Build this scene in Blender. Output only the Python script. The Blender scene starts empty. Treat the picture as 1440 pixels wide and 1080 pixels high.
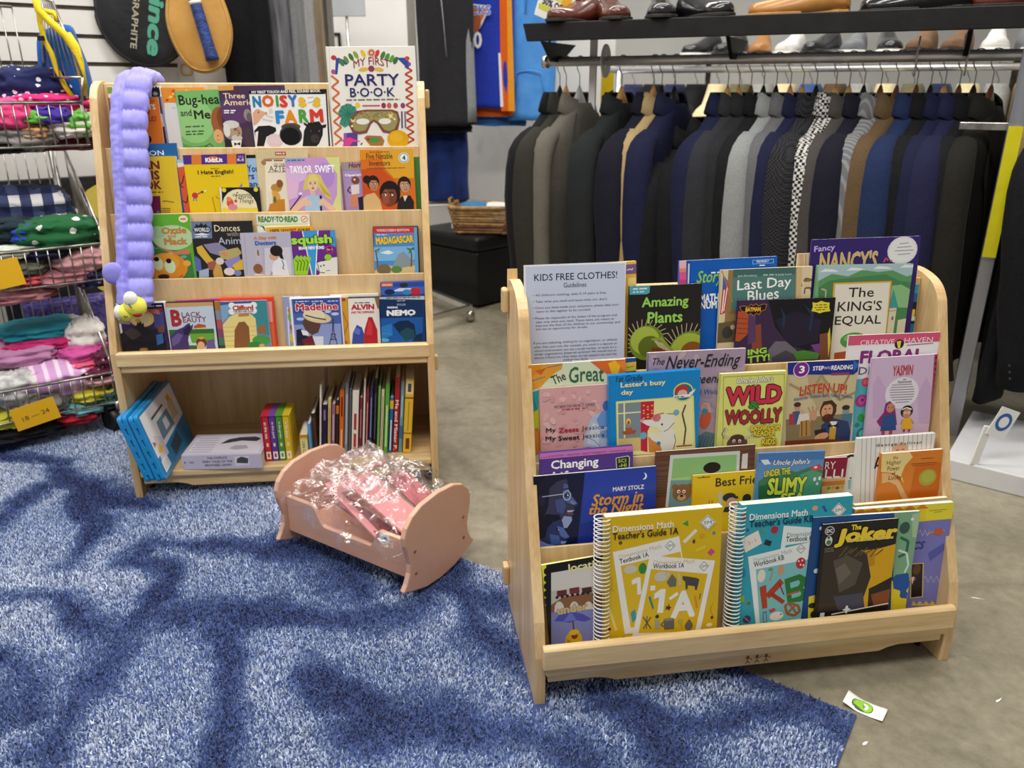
import bpy, bmesh, math, random
import numpy as np
from mathutils import Vector as V, Matrix as M4
random.seed(4); RNG = np.random.default_rng(4)
S = bpy.context.scene
COL = S.collection
# ------------------------------------------------------------------ camera, light, exposure
FPX, PITCH, CAMH = 1115.0, math.radians(20.46), 0.975
cd = bpy.data.cameras.new('camera'); cam = bpy.data.objects.new('camera', cd); COL.objects.link(cam)
cd.sensor_width = 36; cd.lens = FPX/1440*36; cd.clip_start = .02
cam.location = (0, 0, CAMH); cam.rotation_euler = (math.pi/2-PITCH, 0, 0)
cd.dof.use_dof = True; cd.dof.focus_distance = 1.5; cd.dof.aperture_fstop = 4.5
S.camera = cam
S.view_settings.view_transform = 'Standard'; S.view_settings.look = 'None'
S.view_settings.exposure = 0.0; S.view_settings.gamma = 1.0
w = bpy.data.worlds.new('world'); S.world = w; w.use_nodes = True
w.node_tree.nodes['Background'].inputs[0].default_value = (1.0, .97, .92, 1)
w.node_tree.nodes['Background'].inputs[1].default_value = .34
def area(name, loc, sx, sy, power, col=(1, .96, .9), target=None):
    l = bpy.data.lights.new(name, 'AREA'); l.shape = 'RECTANGLE'; l.size = sx; l.size_y = sy; l.energy = power; l.color = col
    o = bpy.data.objects.new(name, l); COL.objects.link(o); o.location = loc
    if target is not None:
        o.rotation_euler = (V(target)-V(loc)).to_track_quat('-Z', 'Y').to_euler()
    return o
area('ceiling_light', (-.5, .3, 3.1), 2.6, .5, 88)
area('ceiling_light', (.3, 2.0, 3.1), 3.4, .35, 70)
area('ceiling_light', (0, 4.0, 3.2), 4.0, .4, 78)
area('ceiling_light', (-1.9, 1.9, 3.1), .5, 2.0, 28)

# ------------------------------------------------------------------ camera maths: pixel -> place
FW = V((0, math.cos(PITCH), -math.sin(PITCH))); RT = V((1, 0, 0)); UP = RT.cross(FW); EYE = V((0, 0, CAMH))
def ray(x, y): return FW + RT*((x-720)/FPX) - UP*((y-540)/FPX)
def hit(px, n, p0):
    d = ray(*px); return EYE + d*(((p0-EYE).dot(n))/d.dot(n))
def floor_at(x, y, z=0): return hit((x, y), V((0, 0, 1)), V((0, 0, z)))
def at_y(x, y, Y): return hit((x, y), V((0, 1, 0)), V((0, Y, 0)))

# ------------------------------------------------------------------ materials
def lin(c):
    if isinstance(c, str):
        c = c.lstrip('#'); c = [int(c[i:i+2], 16)/255 for i in (0, 2, 4)]
        c = [x/12.92 if x <= .04045 else ((x+.055)/1.055)**2.4 for x in c]
    return (c[0], c[1], c[2], 1)
_m = {}
def newmat(name):
    m = bpy.data.materials.new(name); m.use_nodes = True
    return m, m.node_tree.nodes, m.node_tree.links, m.node_tree.nodes['Principled BSDF']
def paper(c, rough=.42, spec=.35):
    k = ('p', c, rough)
    if k in _m: return _m[k]
    m, N, L, b = newmat('printed_'+c.strip('#')); b.inputs['Base Color'].default_value = lin(c)
    b.inputs['Roughness'].default_value = rough; b.inputs['Specular IOR Level'].default_value = spec
    _m[k] = m; return m
def noisy(name, c1, c2, scale=8, rough=.6, bump=.1, bscale=60, metal=0, stretch=(1, 1, 1), detail=6, spec=.4, coat=0, lo=.35, hi=.65, sheen=0, dist=0):
    k = ('n', name)
    if k in _m: return _m[k]
    m, N, L, b = newmat(name)
    tc = N.new('ShaderNodeTexCoord'); mp = N.new('ShaderNodeMapping'); mp.inputs['Scale'].default_value = stretch
    L.new(tc.outputs['Object'], mp.inputs[0])
    n = N.new('ShaderNodeTexNoise'); n.inputs['Scale'].default_value = scale; n.inputs['Detail'].default_value = detail; n.inputs['Distortion'].default_value = dist
    L.new(mp.outputs[0], n.inputs[0])
    r = N.new('ShaderNodeValToRGB'); r.color_ramp.elements[0].position = lo; r.color_ramp.elements[1].position = hi
    r.color_ramp.elements[0].color = lin(c1); r.color_ramp.elements[1].color = lin(c2)
    L.new(n.outputs[0], r.inputs[0]); L.new(r.outputs[0], b.inputs['Base Color'])
    b.inputs['Roughness'].default_value = rough; b.inputs['Metallic'].default_value = metal; b.inputs['Specular IOR Level'].default_value = spec
    b.inputs['Coat Weight'].default_value = coat; b.inputs['Coat Roughness'].default_value = .15
    if sheen: b.inputs['Sheen Weight'].default_value = sheen
    if bump:
        n2 = N.new('ShaderNodeTexNoise'); n2.inputs['Scale'].default_value = bscale; n2.inputs['Detail'].default_value = 4
        L.new(mp.outputs[0], n2.inputs[0])
        bp = N.new('ShaderNodeBump'); bp.inputs['Strength'].default_value = bump; bp.inputs['Distance'].default_value = .01
        L.new(n2.outputs[0], bp.inputs['Height']); L.new(bp.outputs[0], b.inputs['Normal'])
    _m[k] = m; return m
def wood(name, c1, c2, axis='x', knots=True):
    k = ('w', name)
    if k in _m: return _m[k]
    m, N, L, b = newmat(name)
    tc = N.new('ShaderNodeTexCoord'); mp = N.new('ShaderNodeMapping')
    mp.inputs['Scale'].default_value = {'x': (1.3, 16, 16), 'z': (16, 16, 1.3)}[axis]
    L.new(tc.outputs['Object'], mp.inputs[0])
    n = N.new('ShaderNodeTexNoise'); n.inputs['Scale'].default_value = 2.2; n.inputs['Detail'].default_value = 8; n.inputs['Distortion'].default_value = .8
    L.new(mp.outputs[0], n.inputs[0])
    n2 = N.new('ShaderNodeTexNoise'); n2.inputs['Scale'].default_value = 14; n2.inputs['Detail'].default_value = 3
    L.new(mp.outputs[0], n2.inputs[0])
    mx = N.new('ShaderNodeMath'); mx.operation = 'MULTIPLY_ADD'; mx.inputs[1].default_value = .35; L.new(n2.outputs[0], mx.inputs[0]); L.new(n.outputs[0], mx.inputs[2])
    r = N.new('ShaderNodeValToRGB'); e = r.color_ramp.elements
    e[0].position = .42; e[0].color = lin(c2); e[1].position = .85; e[1].color = lin(c1)
    L.new(mx.outputs[0], r.inputs[0]); L.new(r.outputs[0], b.inputs['Base Color'])
    b.inputs['Roughness'].default_value = .38; b.inputs['Coat Weight'].default_value = .25; b.inputs['Coat Roughness'].default_value = .25
    bp = N.new('ShaderNodeBump'); bp.inputs['Strength'].default_value = .06; bp.inputs['Distance'].default_value = .004
    L.new(mx.outputs[0], bp.inputs['Height']); L.new(bp.outputs[0], b.inputs['Normal'])
    _m[k] = m; return m
def cloth(name, c1, c2=None, kind='plain', sc=180):
    k = ('c', name)
    if k in _m: return _m[k]
    m, N, L, b = newmat(name)
    tc = N.new('ShaderNodeTexCoord'); src = None
    if kind == 'plaid':
        w1 = N.new('ShaderNodeTexWave'); w1.bands_direction = 'X'; w2 = N.new('ShaderNodeTexWave'); w2.bands_direction = 'Z'
        r = N.new('ShaderNodeValToRGB'); r.color_ramp.interpolation = 'CONSTANT'; ad = N.new('ShaderNodeMath'); ad.inputs[1].default_value = 0
        st = []
        for wv in (w1, w2):
            wv.inputs['Scale'].default_value = sc/6; wv.inputs['Distortion'].default_value = 1.2; wv.inputs['Detail Scale'].default_value = .6; L.new(tc.outputs['Object'], wv.inputs[0])
            g = N.new('ShaderNodeMath'); g.operation = 'GREATER_THAN'; g.inputs[1].default_value = .5; L.new(wv.outputs[1], g.inputs[0]); st.append(g)
        L.new(st[0].outputs[0], ad.inputs[0]); L.new(st[1].outputs[0], ad.inputs[1])
        dv = N.new('ShaderNodeMath'); dv.operation = 'MULTIPLY'; dv.inputs[1].default_value = .5; L.new(ad.outputs[0], dv.inputs[0]); L.new(dv.outputs[0], r.inputs[0])
        el = r.color_ramp.elements; el[0].position = 0; el[0].color = lin(c1); el[1].position = .75; el[1].color = lin(c2); k2 = el.new(.25); k2.color = lin('#3c4468'); src = r.outputs[0]
    elif kind == 'check':
        n = N.new('ShaderNodeTexChecker'); n.inputs['Scale'].default_value = sc
        n.inputs['Color1'].default_value = lin(c1); n.inputs['Color2'].default_value = lin(c2); L.new(tc.outputs['Object'], n.inputs[0]); src = n.outputs[0]
    elif kind == 'stripe':
        n = N.new('ShaderNodeTexWave'); n.inputs['Scale'].default_value = sc; n.inputs['Distortion'].default_value = .3
        L.new(tc.outputs['Object'], n.inputs[0])
        r = N.new('ShaderNodeValToRGB'); r.color_ramp.elements[0].position = .55; r.color_ramp.elements[0].color = lin(c1); r.color_ramp.elements[1].position = .9; r.color_ramp.elements[1].color = lin(c2)
        L.new(n.outputs[0], r.inputs[0]); src = r.outputs[0]
    elif kind == 'dots':
        n = N.new('ShaderNodeTexVoronoi'); n.inputs['Scale'].default_value = sc; L.new(tc.outputs['Object'], n.inputs[0])
        r = N.new('ShaderNodeValToRGB'); r.color_ramp.interpolation = 'CONSTANT'; r.color_ramp.elements[0].position = 0; r.color_ramp.elements[0].color = lin(c2)
        r.color_ramp.elements[1].position = .22; r.color_ramp.elements[1].color = lin(c1); L.new(n.outputs[0], r.inputs[0]); src = r.outputs[0]
    else:
        n = N.new('ShaderNodeTexNoise'); n.inputs['Scale'].default_value = sc; n.inputs['Detail'].default_value = 3; L.new(tc.outputs['Object'], n.inputs[0])
        r = N.new('ShaderNodeValToRGB'); r.color_ramp.elements[0].position = .35; r.color_ramp.elements[0].color = lin(c1); r.color_ramp.elements[1].position = .65; r.color_ramp.elements[1].color = lin(c2 or c1)
        L.new(n.outputs[0], r.inputs[0]); src = r.outputs[0]
    L.new(src, b.inputs['Base Color']); b.inputs['Roughness'].default_value = .85; b.inputs['Specular IOR Level'].default_value = .15
    b.inputs['Sheen Weight'].default_value = .12 if 'suiting' not in name and 'black' not in name and 'check' not in name else .02
    n2 = N.new('ShaderNodeTexNoise'); n2.inputs['Scale'].default_value = 14; n2.inputs['Detail'].default_value = 5; L.new(tc.outputs['Object'], n2.inputs[0])
    bp = N.new('ShaderNodeBump'); bp.inputs['Strength'].default_value = .35; bp.inputs['Distance'].default_value = .012
    L.new(n2.outputs[0], bp.inputs['Height']); L.new(bp.outputs[0], b.inputs['Normal'])
    _m[k] = m; return m
WOODX = wood('birch_wood', '#e4ca9a', '#c7a26c', 'x'); WOODZ = wood('birch_wood_upright', '#e2c594', '#c39b64', 'z')
PLY = wood('birch_plywood', '#dfc293', '#caa772', 'z')
CHROME = noisy('chrome', '#f0f0ee', '#dededc', 20, .27, 0, metal=1)
STEEL = noisy('steel_wire', '#b9b6b2', '#8d8a88', 30, .3, 0, metal=1)
BLACKP = noisy('black_plastic', '#141416', '#1d1d20', 30, .45, .05)
WHITEP = noisy('white_paint', '#e9e9e7', '#dcdcd9', 6, .5, .03)
# ------------------------------------------------------------------ object helpers
def tag(o, label=None, cat=None, group=None, kind=None):
    if label: o['label'] = label
    if cat: o['category'] = cat
    if group: o['group'] = group
    if kind: o['kind'] = kind
    return o
def thing(name, label, cat, mat=None, group=None):
    o = bpy.data.objects.new(name, None); COL.objects.link(o); o.empty_display_size = .05
    if mat is not None: o.matrix_world = mat
    return tag(o, label, cat, group)
class MB:
    def __init__(s): s.v = []; s.f = []; s.i = []; s.ms = []; s.sm = []
    def mi(s, m):
        if m not in s.ms: s.ms.append(m)
        return s.ms.index(m)
    def add(s, vs, fs, m, smooth=False):
        o = len(s.v); s.v += [tuple(v) for v in vs]; k = s.mi(m)
        for f in fs: s.f.append([o+j for j in f]); s.i.append(k); s.sm.append(smooth)
        return s
    def box(s, x0, x1, y0, y1, z0, z1, m, T=None):
        vs = [V((x, y, z)) for z in (z0, z1) for y in (y0, y1) for x in (x0, x1)]
        if T is not None: vs = [T @ v for v in vs]
        return s.add(vs, [(0, 2, 3, 1), (4, 5, 7, 6), (0, 1, 5, 4), (2, 6, 7, 3), (0, 4, 6, 2), (1, 3, 7, 5)], m)
    def prism(s, poly, a0, a1, m, axis='x', T=None, smooth=False):
        n = len(poly)
        def P(p, a): return V({'x': (a, p[0], p[1]), 'y': (p[0], a, p[1]), 'z': (p[0], p[1], a)}[axis])
        vs = [P(p, a0) for p in poly]+[P(p, a1) for p in poly]
        if T is not None: vs = [T @ v for v in vs]
        s.add(vs, [list(range(n-1, -1, -1)), list(range(n, 2*n))]+[(j, (j+1) % n, n+(j+1) % n, n+j) for j in range(n)], m, smooth)
        return s
    def tube(s, pts, r, m, n=8, closed=False, T=None):
        pts = [V(p) for p in pts]; K = len(pts); rr = r if isinstance(r, (list, tuple)) else [r]*K
        vs = []; up = None
        for i, p in enumerate(pts):
            a = pts[i-1] if (i or closed) else p; b = pts[(i+1) % K] if (i < K-1 or closed) else p
            t = (b-a).normalized() if (b-a).length > 1e-9 else V((0, 0, 1))
            if up is None: up = t.orthogonal()
            up = (up-t*up.dot(t)); up = up.normalized() if up.length > 1e-6 else t.orthogonal()
            q = t.cross(up)
            for j in range(n):
                c = 2*math.pi*j/n; vs.append(p+(up*math.cos(c)+q*math.sin(c))*rr[i])
        fs = []
        for i in range(K if closed else K-1):
            A = i*n; B = ((i+1) % K)*n
            fs += [(A+j, A+(j+1) % n, B+(j+1) % n, B+j) for j in range(n)]
        if not closed: fs += [list(range(n-1, -1, -1)), list(range((K-1)*n, K*n))]
        if T is not None: vs = [T @ v for v in vs]
        return s.add(vs, fs, m, True)
    def rings(s, rings, m, cap=True, T=None, smooth=True):
        n = len(rings[0]); vs = [V(p) for r in rings for p in r]
        fs = [(a*n+j, a*n+(j+1) % n, (a+1)*n+(j+1) % n, (a+1)*n+j) for a in range(len(rings)-1) for j in range(n)]
        if cap: fs += [list(range(n-1, -1, -1)), list(range((len(rings)-1)*n, len(rings)*n))]
        if T is not None: vs = [T @ v for v in vs]
        return s.add(vs, fs, m, smooth)
    def ball(s, c, r, m, n=14, k=9, T=None, f=None):
        c = V(c); r = (r, r, r) if not isinstance(r, (tuple, list)) else r; R = []
        for a in range(k+1):
            t = math.pi*a/k; t = min(max(t, .02), math.pi-.02)
            R.append([c+V((r[0]*math.sin(t)*math.cos(2*math.pi*j/n), r[1]*math.sin(t)*math.sin(2*math.pi*j/n), r[2]*math.cos(t))) for j in range(n)])
        return s.rings(R, m, True, T)
    def build(s, name, parent=None, bevel=0, subsurf=0, world=None, seg=2):
        me = bpy.data.meshes.new(name); me.from_pydata(s.v, [], s.f)
        for m in s.ms: me.materials.append(m)
        me.polygons.foreach_set('material_index', s.i); me.polygons.foreach_set('use_smooth', s.sm); me.update()
        o = bpy.data.objects.new(name, me); COL.objects.link(o)
        if parent is not None: o.parent = parent
        if world is not None: o.matrix_world = world
        if bevel:
            b = o.modifiers.new('bevel', 'BEVEL'); b.width = bevel; b.segments = seg; b.limit_method = 'ANGLE'; b.angle_limit = math.radians(40)
        if subsurf:
            b = o.modifiers.new('subdivision', 'SUBSURF'); b.levels = b.render_levels = subsurf
        return o
def rot(z, loc=(0, 0, 0)): return M4.Translation(V(loc)) @ M4.Rotation(z, 4, 'Z')
def copy_tree(o, parent=None):
    c = o.copy(); COL.objects.link(c)
    if parent is not None: c.parent = parent
    for ch in o.children: copy_tree(ch, c)
    return c
def struct(o): return tag(o, kind='structure')

# ------------------------------------------------------------------ the setting
def concrete():
    m, N, L, b = newmat('polished_concrete')
    tc = N.new('ShaderNodeTexCoord')
    n = N.new('ShaderNodeTexNoise'); n.inputs['Scale'].default_value = 1.6; n.inputs['Detail'].default_value = 9; n.inputs['Roughness'].default_value = .62; n.inputs['Distortion'].default_value = .9
    n2 = N.new('ShaderNodeTexNoise'); n2.inputs['Scale'].default_value = 34; n2.inputs['Detail'].default_value = 6; n2.inputs['Roughness'].default_value = .7
    n3 = N.new('ShaderNodeTexVoronoi'); n3.feature = 'DISTANCE_TO_EDGE'; n3.inputs['Scale'].default_value = .55
    nd = N.new('ShaderNodeTexNoise'); nd.inputs['Scale'].default_value = 2.5; nd.inputs['Detail'].default_value = 5
    L.new(tc.outputs['Object'], n.inputs[0]); L.new(tc.outputs['Object'], n2.inputs[0]); L.new(tc.outputs['Object'], nd.inputs[0])
    mx = N.new('ShaderNodeMixRGB'); mx.inputs[0].default_value = .25; L.new(tc.outputs['Object'], mx.inputs[1]); L.new(nd.outputs[1], mx.inputs[2]); L.new(mx.outputs[0], n3.inputs[0])
    a = N.new('ShaderNodeMath'); a.operation = 'MULTIPLY_ADD'; a.inputs[1].default_value = .55; L.new(n2.outputs[0], a.inputs[0]); L.new(n.outputs[0], a.inputs[2])
    r = N.new('ShaderNodeValToRGB'); e = r.color_ramp.elements; e[0].position = .5; e[0].color = lin('#5f5a4b'); e[1].position = 1.0; e[1].color = lin('#9d9682')
    L.new(a.outputs[0], r.inputs[0])
    cr = N.new('ShaderNodeValToRGB'); cr.color_ramp.elements[0].position = 0; cr.color_ramp.elements[0].color = (.45, .43, .4, 1); cr.color_ramp.elements[1].position = .012; cr.color_ramp.elements[1].color = (1, 1, 1, 1)
    L.new(n3.outputs[0], cr.inputs[0])
    mu = N.new('ShaderNodeMixRGB'); mu.blend_type = 'MULTIPLY'; mu.inputs[0].default_value = .35; L.new(r.outputs[0], mu.inputs[1]); L.new(cr.outputs[0], mu.inputs[2])
    L.new(mu.outputs[0], b.inputs['Base Color'])
    rr = N.new('ShaderNodeMapRange'); rr.inputs[3].default_value = .22; rr.inputs[4].default_value = .42; L.new(n.outputs[0], rr.inputs[0]); L.new(rr.outputs[0], b.inputs['Roughness'])
    bp = N.new('ShaderNodeBump'); bp.inputs['Strength'].default_value = .05; bp.inputs['Distance'].default_value = .003; L.new(n2.outputs[0], bp.inputs['Height']); L.new(bp.outputs[0], b.inputs['Normal'])
    return m
struct(MB().box(-4, 5, -1.2, 6.4, -.1, 0, concrete()).build('floor'))
WALLM = noisy('painted_wall', '#c9c9c6', '#bdbdbb', 2, .6, .04, 90)
struct(MB().box(-4, 5, 6.3, 6.4, 0, 3.2, WALLM).build('wall_back'))
struct(MB().box(4.9, 5, -1.2, 6.3, 0, 3.2, WALLM).build('wall_right'))
# ------------------------------------------------------------------ the two birch display shelves
UW = .764; TH = .018
UR = rot(.153, (.039, 1.0545, 0)); UL = rot(.110, (-.951, 1.779, 0))
ALR, ALL = math.radians(5), math.radians(4)
# rows: (panel top d, z), pocket floor z
ROWS = {
 'RA': (UR, ALR, .243, .655, .488), 'RB': (UR, ALR, .173, .531, .353), 'RC': (UR, ALR, .124, .395, .220), 'RD': (UR, ALR, .078, .262, .0775),
 'L1': (UL, ALL, .200, .986, .803), 'L2': (UL, ALL, .141, .844, .657), 'L3': (UL, ALL, .101, .698, .510), 'L4': (UL, ALL, .061, .550, .3525)}
def soften(pts, i0, i1, n=4):
    out = list(pts[:i0])
    for i in range(i0, i1):
        p0, p1, p2, p3 = [V(pts[max(0, min(len(pts)-1, i+j))]) for j in (-1, 0, 1, 2)]
        for q in range(n):
            t = q/n; out.append(tuple(.5*((2*p1)+(p2-p0)*t+(2*p0-5*p1+4*p2-p3)*t*t+(3*p1-p0-3*p2+p3)*t**3)))
    return out+list(pts[i1:])
def shelf_unit(U, label, prof, rows, rail, rail_d, board_z, back, apron, clips, top_bar, upper_board=None):
    t = thing('display_shelf', label, 'bookshelf', U)
    for a in (0, UW-TH):
        MB().prism(prof, a, a+TH, WOODZ, 'x').build('side_panel', t, bevel=.005, seg=3)
    for r in rows:                                   # leaning plywood panels that make the pockets
        _, al, d, z, _ = ROWS[r]
        nxt = ROWS[r][4]
        ln = (z-nxt)/math.cos(al)+.002
        T = M4.Translation(V((0, d, z))) @ M4.Rotation(-al, 4, 'X')
        MB().box(TH, UW-TH, 0, .005, -ln, 0, PLY, T).build('pocket_panel', t, bevel=.0015)
        if r not in ('RD', 'L4'):                    # pocket floor strip
            lo = [q for q in rows if ROWS[q][3] < z]
            dn, zn = max((ROWS[q][3], ROWS[q][2]) for q in lo)[::-1]
            dd = d-(z-nxt)*math.tan(al)
            MB().box(TH, UW-TH, dn+.003-(zn-nxt)*math.tan(al), dd+.004, nxt-.006, nxt, PLY).build('pocket_floor', t)
    z0, z1 = rail
    MB().prism([(rail_d, z0), (rail_d+.018, z0), (rail_d+.018, z1-.004), (rail_d+.013, z1), (rail_d+.005, z1), (rail_d+.001, z1-.005)], .012, UW-.012, WOODX, 'x').build('front_rail', t, bevel=.003)
    for bz in [board_z]+([upper_board] if upper_board else []):
        MB().box(TH, UW-TH, .002, .30, bz-.0165, bz, WOODX).build('shelf_board', t, bevel=.003)
    b0, b1 = back
    MB().box(TH, UW-TH, .296, .302, b0, b1, PLY).build('back_panel', t)
    z0, z1, zl = apron
    P = [(TH+.004, z1), (TH+.004, z0+zl), (.105, z0+zl), (.125, z0+zl*.6), (.14, z0), (UW-.14, z0), (UW-.125, z0+zl*.6), (UW-.105, z0+zl), (UW-TH-.004, z0+zl), (UW-TH-.004, z1)]
    MB().prism(P, .009, .023, WOODX, 'y').build('apron', t, bevel=.002)
    for a, d, z in clips:
        MB().box(a-.006, a+.006, d-.022, d+.002, z-.022, z+.022, WOODZ).build('clip_block', t, bevel=.004)
    d, z = top_bar
    MB().box(TH, UW-TH, d, d+.02, z-.045, z+.001, WOODX).build('top_bar', t, bevel=.003)
    for a in (TH+.010, UW-TH-.010):
        m = MB(); m.tube([(a, .055, 0), (a, .055, .03)], .005, BLACKP, 12); m.build('foot_glide', t)
    return t
PR = [(.006, 0), (.006, .035), (.008, .095), (.012, .116), (.022, .156), (.089, .319), (.133, .453), (.180, .600), (.192, .632), (.212, .653), (.245, .665), (.285, .668), (.305, .655), (.313, .63), (.313, 0)]
PL = [(0, 0), (0, .385), (.066, .646), (.106, .782), (.142, .93), (.152, .96), (.172, .982), (.205, .991), (.238, .985), (.256, .962), (.272, .9), (.31, .35), (.31, 0)]
PR = soften(PR, 5, 13); PL = soften(PL, 2, 11)
SHR = shelf_unit(UR, 'low light birch display shelf standing half on the blue rug, half on concrete', PR, ['RA', 'RB', 'RC', 'RD'], (.078, .121), -.004, .0775, (.06, .62), (.034, .0605, .010),
           [(-.006, .308, .628), (-.006, .308, .07)], (.252, .655))
ap = [o for o in SHR.children if o.name.startswith('apron')][0]; mk = MB(); BURN = paper('#6a4420', .7)
for k, x in enumerate((.375, .392, .409)):
    z_ = .0465
    mk.add([(x+.0026*math.cos(a), -.0000+.0086, z_+.0065+.0026*math.sin(a)) for a in [2*math.pi*i/12 for i in range(12)]], [list(range(12))], BURN)
    for p, q in (((-.005, .004), (.005, .003)), ((0, .004), (0, -.003)), ((0, -.003), (-.004, -.008)), ((0, -.003), (.005, -.007)), ((.005, .003), (.008, .006 if k % 2 else 0))):
        d = (V(q)-V(p)); n_ = V((-d.y, d.x)).normalized()*.0008; mk.add([(x+w_.x, -.0000+.0086, z_+w_.y) for w_ in (V(p)+n_, V(q)+n_, V(q)-n_, V(p)-n_)], [(0, 1, 2, 3)], BURN)
mk.build('maker_mark_print', ap)
SHL = shelf_unit(UL, 'tall light birch display shelf with an open bottom cubby, behind the doll cradle', PL, ['L1', 'L2', 'L3', 'L4'], (.3525, .3885), -.003, .0735, (.06, .90), (.026, .0565, .010),
           [(UW+.006, .24, .95), (UW+.006, .30, .24)], (.206, .986), .352)

# ------------------------------------------------------------------ books: solid, with boards, pages and printed covers
CUR = bpy.data.curves
COPIES = [1]
def step(i, n): return (i*COPIES[0]//max(n, 1))*8e-6     # each copy a hair in front of the last
def glyphs(txt, bold=0, shear=0, res=2, space=1):
    c = CUR.new('lettering', 'FONT'); c.body = txt; c.size = 1; c.resolution_u = res; c.shear = shear; c.space_character = space
    c.align_x = 'CENTER'; c.space_line = .95
    o = bpy.data.objects.new('lettering', c)
    me = bpy.data.meshes.new_from_object(o)
    vs = np.empty(len(me.vertices)*3); me.vertices.foreach_get('co', vs); vs = vs.reshape(-1, 3)[:, :2].copy()
    fs = [list(p.vertices) for p in me.polygons]
    bpy.data.objects.remove(o); bpy.data.curves.remove(c); bpy.data.meshes.remove(me)
    COPIES[0] = 1
    if bold > .004 and len(vs):          # heavier strokes: the same flat outline laid a little to each side
        k = 8 if bold > .035 else 4; n = len(vs); base = fs; COPIES[0] = k
        sh = [(bold*.9*math.cos(2*math.pi*i/k), bold*.9*math.sin(2*math.pi*i/k)) for i in range(k)]
        fs = [[j+n*q for j in f] for q in range(k) for f in base]
        vs = np.concatenate([vs+np.array(q) for q in sh])
    return vs, fs
def clip(poly, w, h):
    for ax, lim, sg in ((0, 0, 1), (0, w, -1), (1, 0, 1), (1, h, -1)):
        out = []
        for i, p in enumerate(poly):
            q = poly[i-1]; dp = (p[ax]-lim)*sg; dq = (q[ax]-lim)*sg
            if (dp >= 0) != (dq >= 0):
                t = dq/(dq-dp); out.append((q[0]+(p[0]-q[0])*t, q[1]+(p[1]-q[1])*t))
            if dp >= 0: out.append(p)
        poly = out
        if len(poly) < 3: return []
    return poly
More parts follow.
